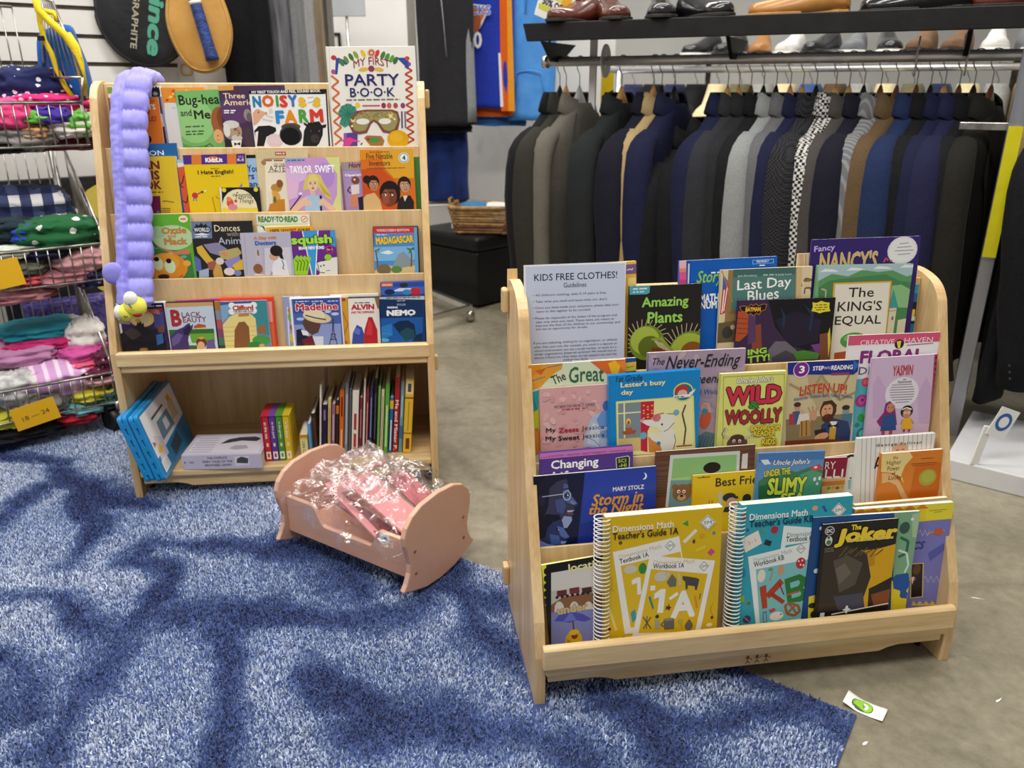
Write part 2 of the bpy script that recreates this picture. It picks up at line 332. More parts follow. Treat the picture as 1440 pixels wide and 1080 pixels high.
class Sheet:
    """A flat printed face: pixels of the photograph <-> (u right, v down) on the face, in metres."""
    def frame(s, TL, X, Z, w, h, N):
        s.TL, s.X, s.Z, s.w, s.h, s.N = TL, X, Z, w, h, N; s.k = 0
    def uv(s, x, y):
        p = hit((x, y), s.N, s.TL)-s.TL; return (p.dot(s.X), -p.dot(s.Z))
    def sc(s, x, y):
        a = s.uv(x-1, y); b = s.uv(x+1, y); c = s.uv(x, y-1); d = s.uv(x, y+1)
        return math.hypot(b[0]-a[0], b[1]-a[1])/2, math.hypot(d[0]-c[0], d[1]-c[1])/2
    def emit(s, mb, pts, c, tris=None):
        y = -(.0002+.000008*s.k)+s.y0
        N_ = len(pts) if tris else 0; k0 = COPIES[0] if tris else 1
        mb.add([(p[0]-s.w/2, y-(step(i, N_) if tris else 0), s.h-p[1]) for i, p in enumerate(pts)], tris or [list(range(len(pts)))[::-1]], paper(c, s.gloss))
    cv = (0, 0, 1)
    def conv(s, it):
        ox, oy, q = s.cv; k = it[0]
        if q == 1: return it
        f = lambda p: (ox+p[0]/q, oy+p[1]/q)
        if k == 'p': return (k, it[1], [f(p) for p in it[2]])
        if k == 'l': return (k, it[1], [f(p) for p in it[2]], it[3]/q)
        if k == 'r': return (k, it[1], *f(it[2:4]), *f(it[4:6]), *it[6:])
        if k == 'e': return (k, it[1], *f(it[2:4]), it[4]/q, it[5]/q, *it[6:])
        if k == 's': return (k, it[1], ox+it[2]/q, ox+it[3]/q, oy+it[4]/q, it[5]/q)
        o = dict(it[7]) if len(it) > 7 else {}
        if 'arc' in o: o['arc'] = o['arc']/q
        return (k, it[1], it[2], *f(it[3:5]), it[5]/q, it[6]/q, o)
    def draw(s, name, items, label=None):
        mb = MB()
        for it in items:
            it = s.conv(it); k = it[0]; c = it[1]; s.k += 0 if k == 't' and len(it) > 7 and 'flat' in it[7] else 1
            if k == 'p': pts = [s.uv(*p) for p in it[2]]
            elif k == 'r':      # colour, x0, y0, x1, y1 (pixels, along the book's own edges)
                x0, y0, x1, y1 = it[2:6]; cx, cy = s.uv((x0+x1)/2, (y0+y1)/2); sx, sy = s.sc((x0+x1)/2, (y0+y1)/2)
                a, b = (x1-x0)/2*sx, (y1-y0)/2*sy; t = math.radians(it[6]) if len(it) > 6 else 0
                pts = [(cx+i*a*math.cos(t)-j*b*math.sin(t), cy+i*a*math.sin(t)+j*b*math.cos(t)) for i, j in ((-1, -1), (1, -1), (1, 1), (-1, 1))]
            elif k == 'e':      # colour, cx, cy, rx, ry, rot
                cx, cy = s.uv(it[2], it[3]); sx, sy = s.sc(it[2], it[3]); t = math.radians(it[6]) if len(it) > 6 else 0
                n = 20 if max(it[4], it[5]) > 3 else 10
                pts = []
                for j in range(n):
                    A = 2*math.pi*j/n; a, b = it[4]*sx*math.cos(A), it[5]*sy*math.sin(A); pts.append((cx+a*math.cos(t)-b*math.sin(t), cy+a*math.sin(t)+b*math.cos(t)))
            elif k == 'l':      # colour, [points], width px : a drawn line
                q = it[2]; sx, sy = s.sc(*q[0]); wd = it[3]*sx/2; P = [V(s.uv(*p)) for p in q]
                for a, b in zip(P, P[1:]):
                    d = (b-a); 
                    if d.length < 1e-7: continue
                    n = V((-d.y, d.x)).normalized()*wd
                    pp = clip([tuple(a+n), tuple(b+n), tuple(b-n), tuple(a-n)], s.w, s.h)
                    if pp: s.emit(mb, pp, c)
                continue
            elif k == 's':      # colour, x0, x1, y, h : small print too fine to read, as short strokes
                x = it[2]; rr = random.Random(int(it[2]*7+it[4])); lo_ = []
                while x < it[3]-1e-6:
                    w_ = min(it[5]*rr.uniform(1.2, 4), it[3]-x); lo_.append((x, x+w_)); x += w_+it[5]*.7
                A = V(s.uv(it[2], it[4])); sx, sy = s.sc(it[2], it[4])
                for x0, x1 in lo_:
                    u0, u1 = A.x+(x0-it[2])*sx, A.x+(x1-it[2])*sx; hh = it[5]*sy*.3
                    pp = clip([(u0, A.y-hh), (u1, A.y-hh), (u1, A.y+hh), (u0, A.y+hh)], s.w, s.h)
                    if pp: s.emit(mb, pp, c)
                continue
            elif k == 't':      # colour, text, cx, cy, w, h, opts
                txt, cx, cy, w, h = it[2:7]; o = it[7] if len(it) > 7 else {}
                u, v = s.uv(cx, cy); sx, sy = s.sc(cx, cy); t = math.radians(o.get('rot', 0))
                for colr, bold in ([(o['out'], o.get('ow', .045)+o.get('b', 0))] if 'out' in o else [])+[(c, o.get('b', 0))]:
                    g0, _ = glyphs(txt, o.get('b', 0), o.get('sh', 0), o.get('res', 2), o.get('sp', 1))
                    g, fs = glyphs(txt, bold, o.get('sh', 0), o.get('res', 2), o.get('sp', 1))
                    if not len(g): continue
                    lo, hi = g0.min(0), g0.max(0)
                    q = (g-(lo+hi)/2)/np.maximum(hi-lo, 1e-6)*np.array([w*sx, h*sy])
                    if 'arc' in o:     # bend the line upward in the middle (px of rise)
                        q[:, 1] += o['arc']*sy*(1-(2*q[:, 0]/(w*sx))**2)
                    X = u+q[:, 0]*math.cos(t)+q[:, 1]*math.sin(t); Y = v+q[:, 0]*math.sin(t)-q[:, 1]*math.cos(t)
                    X = np.clip(X, 0, s.w); Y = np.clip(Y, 0, s.h)
                    s.emit(mb, list(zip(X, Y)), colr, fs); s.k += 0 if 'flat' in o else COPIES[0]+1
                continue
            pts = clip(pts, s.w, s.h)
            if pts: s.emit(mb, pts, c)
        if not mb.v: return None
        o = mb.build(name, s.root)
        if label: o['label'] = label
        return o
PAGE = noisy('page_edges', '#f1ece0', '#d9d2c2', 4, .8, .15, 300, stretch=(1, 1, 200))
class Book(Sheet):
    def __init__(s, row, TLp, TRp, off, th, cover, label, group=None, cat='book', name='picture_book', hard=False, h=None, gloss=.32, spine=None, drop=0, pages=True, cv=None):
        if cv:
            s.cv = cv; TLp = (cv[0]+TLp[0]/cv[2], cv[1]+TLp[1]/cv[2]); TRp = (cv[0]+TRp[0]/cv[2], cv[1]+TRp[1]/cv[2])
        U, al, d, z, zf = ROWS[row]; R3 = U.to_3x3()
        N = R3 @ V((0, -math.cos(al), math.sin(al))); P0 = U @ V((0, d, z)) + N*off
        a, b = hit(TLp, N, P0), hit(TRp, N, P0)
        X = (b-a); w = X.length; X.normalize(); Z = N.cross(X)*1.0; Z = X.cross(-N)
        if h is None:
            h = min((a.z-zf-drop)/Z.z, (b.z-zf-drop)/Z.z)
        s.build(a, X, Z, N, w, h, th, cover, label, group, cat, name, hard, gloss, spine, pages)
    def build(s, TL, X, Z, N, w, h, th, cover, label, group, cat, name, hard, gloss, spine, pages=True):
        s.frame(TL, X, Z, w, h, N); s.gloss = gloss; s.y0 = 0
        O = TL+X*(w/2)-Z*h
        Mx = M4.Translation(O) @ M4(((X.x, -N.x, Z.x, 0), (X.y, -N.y, Z.y, 0), (X.z, -N.z, Z.z, 0), (0, 0, 0, 1)))
        s.root = thing(name, label, cat, Mx, group)
        c = paper(cover, gloss); sp = paper(spine, gloss) if spine else c
        b = .0022 if hard else min(.0005, th*.25); ins = .003 if hard else .0003
        m = MB()
        m.box(-w/2, w/2, 0, b, 0, h, c); m.box(-w/2, w/2, th-b, th, 0, h, c); m.box(-w/2-.0001, -w/2+b, 0, th, 0, h, sp)
        m.build('cover', s.root, bevel=.0008 if hard else 0)
        if pages:
            MB().box(-w/2+b, w/2-ins, b, th-b, ins, h-ins, PAGE).build('pages', s.root)
        return s
def case(row, TL, TR, off, label, frame='#15161a', group='film discs on the lowest display ledge', name='disc_case', cat='disc case', th=.014, h=None, art='#303848', cv=None):
    """A plastic film case with its printed sleeve behind the clear outer film."""
    b = Book(row, TL, TR, off, th, frame, label, group, cat, name, gloss=.25, pages=False, h=h, cv=cv)
    w, hh = b.w, b.h
    for ch in list(b.root.children): bpy.data.objects.remove(ch)
    MB().box(-w/2, w/2, 0, th, 0, hh, paper(frame, .3)).build('case_shell', b.root, bevel=.0025)
    MB().box(-w/2+.006, w/2-.003, -.0003, .0004, .002, hh-.003, paper(art, .22)).build('printed_sleeve', b.root)
    b.y0 = -.0003
    return b
def face(cx, cy, r, skin, hair, long=0, dark='#2a1a14', lips='#a34a3c', look=0, shade=None):
    """A drawn head: hair behind, face, brows, eyes, nose and mouth (pixels)."""
    o = [('e', hair, cx, cy-r*.15, r*.95, r*1.12)]
    if long: o += [('p', hair, [(cx-r, cy-r*.2), (cx-r*.95, cy+r*long), (cx-r*.2, cy+r*long*.9), (cx+r*.3, cy+r*long*.9), (cx+r*1.05, cy+r*long), (cx+r, cy-r*.2)])]
    o += [('e', skin, cx+look*r*.1, cy+r*.1, r*.72, r*.98)]
    if shade: o += [('e', shade, cx-r*.38, cy+r*.2, r*.3, r*.7)]
    for sgn in (-1, 1):
        ex = cx+look*r*.18+sgn*r*.3
        o += [('e', '#f5efe6', ex, cy+r*.02, r*.17, r*.1), ('e', dark, ex+look*r*.05, cy+r*.02, r*.09, r*.1), ('l', dark, [(ex-r*.2, cy-r*.16), (ex, cy-r*.24), (ex+r*.2, cy-r*.17)], max(r*.08, .5))]
    nx = cx+look*r*.25
    o += [('l', lips, [(nx, cy), (nx+r*.08*(look or 1), cy+r*.36), (nx-r*.06, cy+r*.38)], max(r*.06, .4)), ('e', lips, nx, cy+r*.66, r*.24, r*.08), ('p', hair, [(cx-r*.8, cy-r*.05), (cx-r*.72, cy-r*.75), (cx, cy-r*1.1), (cx+r*.72, cy-r*.75), (cx+r*.8, cy-r*.05), (cx+r*.45, cy-r*.5), (cx-r*.45, cy-r*.52)])]
    return o
# ------------------------------------------------------------------ books on the low shelf
def tx(c, t, x0, x1, y, h, **o): return ('t', c, t, (x0+x1)/2, y, x1-x0, h, o)
K1, K2, K3, K4, K5, K6 = (700, 330, 4.8), (980, 320, 4), (700, 490, 4.8), (980, 480, 4), (700, 620, 3.6), (980, 600, 3.6)
GA, GB, GC, GD = 'books on the top ledge of the low shelf', 'books on the second ledge of the low shelf', 'books on the third ledge of the low shelf', 'books in the front trough of the low shelf'
# --- top ledge
b = Book('RA', (520, 203), (935, 177), .010, .006, '#e8b93c', 'yellow book with a purple top band peeking out behind the printed notice', GA, cv=K1)
b.draw('cover_print', [('p', '#7b5a86', [(520, 225), (936, 197), (936, 262), (520, 290)]), ('l', '#e9dfe8', [(872, 240), (890, 232), (905, 238), (912, 226)], 6), ('r', '#f3d98a', 880, 290, 932, 470), ('r', '#7a4a5c', 876, 480, 932, 700), ('r', '#d9c34a', 890, 520, 915, 560), ('r', '#d9c34a', 890, 600, 915, 640)])
b = Book('RA', (175, 207), (866, 182), .020, .0012, '#eef0f4', 'white printed notice about free clothes in a clear sleeve at the left end', None, cat='notice', name='printed_notice', pages=False, cv=K1)
b.draw('paper_print', [('p', '#c9d0e6', [(187, 217), (858, 193), (866, 1100), (205, 1100)])])
b.draw('lettering', [tx('#1c2440', 'KIDS FREE CLOTHES!', 248, 808, 280, 47, b=.012), tx('#2a3150', 'Guidelines', 444, 598, 338, 33, b=.008)] +
 [tx('#39405c', s_, x0, x1, y, 21, b=.006, flat=1) for s_, x0, x1, y in [
  ("• All children's clothing, sizes 0-14 years is free.", 240, 735, 402), ("• Take what you need and leave what you don't.", 240, 742, 445),
  ("• Once you have made your selections, please take your", 240, 820, 485), ("items to the register to be counted.", 262, 628, 514),
  ("• Please be respectful of the intent of the program and", 238, 805, 556), ("take only what you need. These items are meant to", 258, 786, 581),
  ("improve the lives of the children in our community, and", 258, 826, 604), ("are not an opportunity for re-sale.", 258, 608, 632),
  ("If you are collecting clothing for an organization, or children", 244, 808, 722), ("other than your own (for example, you work in a daycare or", 246, 806, 748),
  ("school environment, you are a social worker, or work for a", 250, 802, 773), ("similar organization) please let us know! We would love to", 250, 802, 796),
  ("discuss if there are other ways we can support you and the", 250, 804, 820), ("children you serve.", 440, 610, 843)]])
b = Book('RA', (887, 350), (1380, 328), .022, .004, '#1f1c1a', 'black cover with green plant title and fringed flytrap leaves beside the notice', GA, cv=K1)
fly = []
for cx, cy, r, a0, a1 in ((1005, 730, 118, 150, 330), (1300, 800, 150, 185, 330)):
    for k in range(15):
        A = math.radians(a0+(a1-a0)*k/14); fly.append(('l', '#c9b68a', [(cx+r*.95*math.cos(A), cy+r*.95*math.sin(A)), (cx+r*1.36*math.cos(A+.1), cy+r*1.36*math.sin(A+.1))], 5))
    fly += [('e', '#6f8a2a', cx, cy, r, r), ('e', '#a9bb45', cx-12, cy-16, r*.82, r*.8), ('e', '#5f6f22', cx+20, cy+26, r*.66, r*.62)]
fly += [('p', '#7a3a22', [(1040, 760), (1180, 770), (1200, 860), (1020, 880)])]+[('l', '#d8cf9a', [(1050+14*k, 705+6*k), (1090+16*k, 760+8*k)], 5) for k in range(8)]
fly += [('p', '#8fa23c', [(1035, 700), (1110, 690), (1190, 790), (1175, 800), (1100, 715), (1035, 712)]), ('e', '#8a5a24', 1310, 800, 80, 80)]
b.draw('cover_print', fly+[('p', '#4fa8b8', [(887, 352), (1026, 345), (1024, 392), (1005, 402), (890, 405)]), ('s', '#dff0f2', 912, 1008, 367, 14), ('s', '#dff0f2', 912, 990, 388, 12)])
b.draw('lettering', [tx('#9bd35a', 'Amazing', 972, 1287, 460, 88, b=.03, out='#12220c', ow=.02), tx('#9bd35a', 'Plants', 1010, 1247, 556, 78, b=.03, out='#12220c', ow=.02)])
b = Book('RA', (1225, 178), (1888, 145), .012, .005, '#0a5cba', 'tall blue maths story book with pink and red edge stripes at the left', GA, cv=K1)
b.draw('cover_print', [('p', c, [(1225, 178+i), (1272, 176+i), (1272, 176+j), (1225, 178+j)]) for c, i, j in (('#f0b9b9', 0, 50), ('#e88a7a', 50, 75), ('#e0569a', 75, 125), ('#d8447a', 125, 400))]+[('p', '#0e4aa0', [(1278, 176), (1300, 175), (1300, 800), (1278, 800)]), ('r', '#cfe2f4', 1283, 195, 1293, 330)])
b.cv = K2; b.draw('lettering', [tx('#8ed14f', 'Story', -2, 150, 285, 90, b=.02, sh=.3), tx('#ffffff', 'MATH', 18, 122, 397, 50, b=.04), tx('#ffffff', 'NUM', 18, 112, 436, 42, b=.04), ('s', '#ffffff', 80, 130, 254, 14), ('p', '#7fb0e4', [(312, 182), (432, 175), (432, 200), (312, 207)]), ('p', '#0a5cba', [(316, 185), (428, 179), (428, 197), (316, 203)]), tx('#ffffff', 'PRIMARY', 335, 405, 190, 13), ('s', '#ffffff', 352, 385, 213, 9)])
b = Book('RA', (135, 239), (652, 217), .022, .005, '#e0cfa8', 'picture book with white chalk title on a green chalkboard and a flag', GA, cv=K2)
b.draw('cover_print', [('p', '#9a7a4c', [(178, 238), (568, 222), (558, 600), (150, 600)]), ('p', '#52807a', [(205, 236), (556, 222), (548, 470), (192, 468)]), ('p', '#426a66', [(205, 236), (556, 222), (552, 262), (202, 280)]), ('p', '#8a6a40', [(190, 466), (560, 470), (558, 482), (175, 486)]),
  ('p', '#c43a3a', [(150, 270), (182, 330), (158, 480), (130, 490), (140, 380)]), ('l', '#f3ece0', [(160, 300), (140, 480)], 7), ('l', '#f3ece0', [(172, 330), (150, 470)], 6), ('p', '#4a62a8', [(148, 262), (172, 300), (160, 350), (143, 350)]), ('l', '#b08a4a', [(140, 240), (200, 420)], 5),
  ('p', '#6a5a3c', [(110, 540), (230, 520), (230, 640), (100, 650)]), ('e', '#3a3a34', 170, 590, 30, 34), ('e', '#caa98a', 200, 560, 12, 14),
  ('l', '#6a553a', [(570, 235), (590, 330)], 5), ('l', '#4a3a2a', [(600, 300), (612, 285), (640, 290), (650, 300)], 7), ('e', '#8a6a3c', 622, 296, 22, 10), ('e', '#e2c8a4', 622, 318, 13, 15), ('l', '#3a3330', [(604, 372), (608, 340), (640, 338), (644, 372)], 6), ('p', '#d7b98a', [(560, 225), (590, 222), (585, 420), (556, 420)])])
b.draw('lettering', [tx('#ffffff', 'Last Day', 228, 530, 322, 74, b=.012, rot=-2), tx('#ffffff', 'Blues', 285, 460, 378, 62, b=.012, rot=-4), tx('#e8efe8', 'Julie Danneberg', 230, 336, 272, 14), ('s', '#b9cfc8', 372, 450, 267, 12), tx('#e8efe8', 'Judy Love', 455, 533, 264, 14)])
b = Book('RA', (570, 147), (700, 142), .006, .004, '#d9c6a0', 'cream edged book standing behind the purple book with the white circle', GA, cv=K2)
b.draw('cover_print', [('p', '#c9a884', [(575, 150), (600, 149), (600, 240), (575, 240)]), ('l', '#a98a68', [(612, 150), (612, 220)], 4)])
b = Book('RA', (650, 68), (1262, 47), .014, .005, '#34226c', 'tall purple book with gold lettering and a white circle, highest on the shelf', GA, cv=K2)
b.draw('cover_print', [('e', '#d9d8de', 1156, 128, 84, 78), ('e', '#e9e8ec', 1156, 128, 78, 72)]+[('l', '#8f8a9c', [(1140-i, 92+22*i//1 if False else 92+j*20), (1190+i, 86+j*20)], 4) for j, i in ((0, 0), (1, 15), (2, 28), (3, 10))]+[('l', '#d2506a', [(1050, 195), (1062, 170), (1075, 185)], 8), ('l', '#d2506a', [(1085, 190), (1098, 185)], 8)])
b.draw('lettering', [tx('#c9b6ea', 'Fancy', 660, 776, 120, 42, b=.02, out='#6a4fb0', ow=.03, rot=-4), tx('#d9b25e', "NANCY'S", 692, 1015, 190, 110, b=.015, out='#f3e9d2', ow=.02)])
b = Book('RA', (683, 213), (1218, 203), .024, .008, '#7fae7c', 'fantasy book with a castle and mountains round a cream title panel', GA, hard=True, cv=K2)
mt = [('p', '#a9c6cc', [(683, 200), (1225, 190), (1222, 300), (680, 310)])]
mt += [('p', '#e6ecec', [(690+150*i, 250-8*i), (720+150*i, 232-8*i), (770+150*i, 236-8*i), (800+150*i, 248-8*i)]) for i in range(4)]
mt += [('p', c, pts) for c, pts in (('#5f9a62', [(683, 300), (760, 260), (850, 275), (930, 238), (1020, 250), (1100, 240), (1180, 275), (1222, 262), (1222, 600), (680, 600)]), ('#4a8454', [(683, 340), (740, 300), (800, 290), (1060, 262), (1140, 300), (1222, 310), (1222, 600), (680, 600)]), ('#8cbc84', [(1080, 330), (1150, 320), (1222, 360), (1222, 450), (1080, 450)]), ('#6f9f78', [(680, 440), (770, 400), (770, 600), (680, 600)]))]
mt += [('p', '#d8cfae', [(1078, 452), (1124, 448), (1100, 620), (1060, 620)]), ('p', '#3f9a94', [(1074, 455), (1106, 345), (1132, 450)]), ('l', '#9a9276', [(1080, 470), (1120, 466)], 4), ('r', '#6a6454', 1094, 500, 1104, 520), ('p', '#d8cfae', [(1130, 520), (1180, 510), (1170, 600), (1120, 600)]), ('l', '#c2b98e', [(700, 345), (725, 352), (722, 400)], 8)]
mt += [('p', '#8a6a2c', [(765, 308), (1100, 296), (1062, 640), (736, 745)]), ('p', '#d9b04a', [(768, 311), (1096, 300), (1059, 640), (740, 742)]), ('p', '#e9e3d4', [(778, 320), (1086, 309), (1050, 700), (750, 742)]), ('e', '#4f9a4a', 880, 635, 75, 45), ('e', '#7fbc6a', 870, 622, 45, 22), ('p', '#b0563c', [(772, 705), (860, 692), (850, 745), (770, 750)])]
b.draw('cover_print', mt)
b.draw('lettering', [tx('#2c2620', 'The', 852, 996, 364, 54, b=.01), tx('#2c2620', "KING'S", 793, 1040, 441, 56, b=.012), tx('#2c2620', 'EQUAL', 776, 1036, 524, 58, b=.012)])
b = Book('RA', (1130, 325), (1250, 320), .008, .004, '#0f6f9a', 'slim teal and black book at the far right end of the top ledge', GA, cv=K2)
b.draw('cover_print', [('r', '#2a9abc', 1205, 326, 1248, 370), ('r', '#14181c', 1205, 420, 1240, 540), ('r', '#e6d23c', 1205, 460, 1225, 500), ('r', '#cfdde2', 1200, 500, 1225, 524)])
b = Book('RA', (230, 411), (781, 393), .0335, .003, '#3c2748', 'comic storybook with a black winged emblem over a night skyline and orange brick', GA, cv=K2)
bt_ = [('p', '#15131a', [(400, 400), (790, 388), (765, 640), (620, 690), (520, 660), (440, 560), (420, 480)]), ('p', '#241d33', [(440, 520), (560, 470), (700, 520), (680, 640), (520, 680)]), ('p', '#1e3350', [(470, 440), (500, 500), (490, 560), (478, 560), (484, 500)]), ('p', '#1e3350', [(600, 430), (660, 480), (640, 580), (628, 580), (640, 490)]), ('p', '#b5522a', [(232, 470), (290, 480), (285, 600), (240, 640), (215, 640)])]
bt_ += [('l', '#7a3420', [(226, 510+28*i), (288, 514+28*i)], 4) for i in range(4)]+[('p', '#8a4430', [(300, 560), (360, 540), (365, 690), (310, 690)]), ('p', '#5a3a66', [(290, 480), (330, 470), (330, 640), (285, 660)]), ('p', '#6f6a78', [(400, 690), (440, 640), (500, 640), (560, 690), (560, 745), (400, 760)]), ('p', '#4a4654', [(420, 730), (500, 690), (600, 740), (600, 760), (420, 770)]), ('p', '#4f8a3a', [(540, 700), (600, 690), (690, 705), (680, 740), (560, 745)]), ('p', '#7a3f8a', [(640, 660), (700, 650), (720, 690), (670, 705)]), ('p', '#7a4a34', [(690, 600), (740, 590), (735, 745), (690, 748)]), ('p', '#d8c43c', [(735, 600), (748, 560), (752, 640), (738, 740)])]
bt_ += [('p', '#141216', [(240, 446), (262, 440), (290, 446), (306, 430), (318, 440), (332, 428), (346, 440), (372, 430), (394, 432), (384, 462), (360, 470), (350, 492), (336, 480), (318, 498), (302, 482), (286, 494), (276, 474), (252, 472)]), ('l', '#d88a2c', [(240, 446), (262, 440), (290, 446), (306, 430), (318, 440), (332, 428), (346, 440), (372, 430), (394, 432), (384, 462), (360, 470), (350, 492), (336, 480), (318, 498), (302, 482), (286, 494), (276, 474), (252, 472), (240, 446)], 2.5), ('p', '#e8d83a', [(650, 420), (672, 424), (700, 412), (722, 420), (746, 422), (744, 450), (750, 470), (716, 474), (690, 482), (668, 474), (644, 470), (652, 446)])]
b.draw('cover_print', bt_+[('s', '#6a5a1c', 668, 730, 436, 9), ('s', '#6a5a1c', 662, 735, 450, 9), ('s', '#6a5a1c', 670, 728, 463, 9)])
b.draw('lettering', [tx('#f0c030', 'BATMAN', 274, 358, 460, 24, b=.05, out='#c05a1c', ow=.04), tx('#a8d850', 'ING', 285, 392, 696, 34, b=.05, out='#1c2c14', ow=.05, rot=-5), tx('#a8d850', 'TTY!', 284, 410, 736, 40, b=.05, out='#1c2c14', ow=.05, rot=-6)])
# --- second ledge
b = Book('RB', (500, 88), (935, 62), .006, .005, '#1e4a86', 'navy edged yellow book peeking out right of the autumn leaf book', GB, cv=K3)
b.draw('cover_print', [('p', '#d9b93c', [(840, 100), (936, 88), (936, 148), (840, 160)]), ('l', '#8a7a24', [(870, 130), (920, 118)], 6)])
b = Book('RB', (205, 113), (863, 72), .011, .004, '#d6e0bf', 'picture book framed by orange autumn leaves with green curly title', GB, cv=K3)
lv = [('p', '#e39a2c', [(205, 113), (440, 95), (430, 140), (390, 160), (330, 215), (290, 260), (240, 280), (205, 275)]), ('p', '#d98a20', [(205, 113), (300, 106), (270, 170), (205, 200)]), ('p', '#c8641e', [(250, 150), (330, 130), (290, 180)]), ('l', '#5f7f8a', [(215, 225), (320, 190)], 7), ('l', '#5f7f8a', [(330, 130), (430, 108)], 7),
      ('p', '#dd6a2a', [(620, 85), (864, 70), (864, 180), (800, 200), (740, 175), (690, 140)]), ('p', '#f0b818', [(745, 100), (790, 80), (830, 110), (815, 160), (790, 190), (765, 160)]), ('p', '#e8842e', [(800, 90), (864, 80), (864, 160)]), ('l', '#5f8a4a', [(780, 190), (864, 150)], 8),
      ('p', '#2aa0a4', [(215, 300), (275, 280), (275, 440), (215, 440)]), ('l', '#1c7a84', [(225, 300), (265, 430)], 7), ('p', '#c9cf2c', [(240, 430), (290, 400), (290, 640), (225, 600)]), ('p', '#e08a2c', [(250, 560), (290, 550), (290, 700), (230, 740)]), ('e', '#cf7a2a', 262, 548, 14, 12), ('p', '#4a9a7a', [(225, 640), (250, 620), (240, 760), (222, 760)])]
b.draw('cover_print', lv)
b.draw('lettering', [tx('#33352f', 'The', 362, 456, 200, 62, rot=-22, b=.01), tx('#2f6a4a', 'Great', 480, 716, 178, 108, b=.015, arc=8), tx('#b03a2a', 'Ape', 425, 520, 285, 70, b=.02)])
b = Book('RB', (280, 272), (772, 238), .017, .004, '#dba6a6', 'soft pink paperback titled about a sweet child, left of the blue mouse book', GB, cv=K3)
mot = [('e', random.choice(['#e2b4b2', '#d29a9a', '#e6bcb8', '#d5a09e']), random.uniform(290, 740), random.uniform(290, 660), random.uniform(10, 34), random.uniform(8, 22), random.uniform(0, 180)) for _ in range(60)]
b.draw('cover_print', mot+[('p', '#b9c3d6', [(575, 660), (600, 540), (640, 450), (700, 430), (760, 460), (760, 680)]), ('p', '#d2d9e4', [(600, 640), (640, 500), (690, 520), (680, 660)]), ('p', '#6f9ad0', [(665, 480), (700, 425), (760, 410), (760, 520), (690, 540)]), ('e', '#3f6fb4', 735, 385, 28, 34), ('l', '#8a97b4', [(600, 600), (650, 620), (690, 660)], 5), ('p', '#7fa2cc', [(690, 560), (760, 540), (760, 600), (700, 610)])])
b.draw('lettering', [tx('#5a5a6a', 'MY JEWISH FAMILY SERIES', 380, 655, 388, 26, sh=.3), ('s', '#c0405a', 432, 606, 412, 12), tx('#1c1c1c', 'My', 325, 391, 556, 40, b=.015), tx('#b01c4a', 'Zeesa', 410, 548, 548, 33, b=.03), tx('#2c2c34', 'Jessica', 565, 718, 537, 38), tx('#1c1c1c', 'My', 322, 390, 611, 40, b=.015), tx('#1c1c1c', 'Sweet', 408, 552, 601, 33, b=.025), tx('#2c2c34', 'Jessica', 568, 720, 590, 38)])
b = Book('RB', (750, 184), (1370, 140), .030, .011, '#0c86cc', 'bright blue hardcover with a white mouse by a red curtain', GB, hard=True, cv=K3)
ms = [('p', '#e3e06a', [(797, 358), (1322, 318), (1334, 700), (805, 725)]), ('p', '#ece6a4', [(806, 364), (1312, 326), (1324, 700), (812, 720)]), ('p', '#7f9098', [(812, 372), (965, 360), (965, 600), (815, 610)]), ('l', '#efe6b0', [(853, 368), (856, 605)], 10), ('l', '#efe6b0', [(812, 440), (965, 428)], 9), ('p', '#d9c27a', [(815, 610), (965, 600), (965, 690), (815, 700)]), ('p', '#c42440', [(965, 360), (1055, 353), (1050, 480), (1010, 560), (1010, 700), (965, 690)])]
ms += [('e', '#e8c23c', 985+28*(i % 3), 385+26*(i//3)+8*(i % 2), 7, 5) for i in range(15)]
ms += [('e', '#f0cf50', 882, 495, 15, 24), ('e', '#c44a2a', 882, 502, 9, 15), ('p', '#a8562c', [(838, 560), (935, 548), (925, 575), (850, 582)]), ('r', '#b4582c', 862, 535, 905, 560),
       ('l', '#5a4a3a', [(1268, 380), (1245, 440), (1268, 540), (1255, 650)], 11), ('l', '#9a4a3a', [(1205, 660), (1310, 652)], 8),
       ('e', '#e9e6da', 1128, 500, 66, 58), ('p', '#e9e6da', [(1090, 470), (1090, 540), (1010, 520), (968, 495), (985, 482), (1040, 480)]), ('e', '#e6a4a0', 973, 487, 14, 10), ('e', '#e9e6da', 1140, 620, 62, 84, 8), ('p', '#d88a3c', [(1015, 600), (1080, 585), (1110, 700), (1020, 700)]), ('e', '#e9e6da', 1060, 600, 50, 24, 40), ('e', '#d07a7a', 1072, 468, 28, 26, 0), ('l', '#c0607a', [(1055, 480), (1075, 445), (1120, 435)], 7), ('e', '#1c1c1c', 1108, 512, 6, 8), ('e', '#6fb0c4', 1204, 432, 20, 20), ('l', '#8a8a80', [(1140, 440), (1190, 440)], 5), ('e', '#6fb0c4', 982, 588, 24, 24), ('e', '#3f7f9c', 1085, 640, 14, 14), ('l', '#4a4438', [(1190, 580), (1200, 620), (1185, 680)], 4), ('l', '#4a4438', [(1120, 560), (1150, 545), (1190, 500)], 4),
       ('e', '#d9dc5a', 1252, 292, 68, 62), ('e', '#1a6f8c', 1252, 294, 60, 55), ('e', '#b43a3c', 1240, 280, 44, 34), ('e', '#e7b39a', 1246, 304, 32, 26), ('p', '#e9ecec', [(1185, 318), (1300, 305), (1300, 325), (1185, 338)]), ('p', '#eef0f0', [(1290, 300), (1335, 270), (1325, 292), (1300, 315)]), ('s', '#33556a', 1192, 1258, 328, 11)]
b.draw('cover_print', ms)
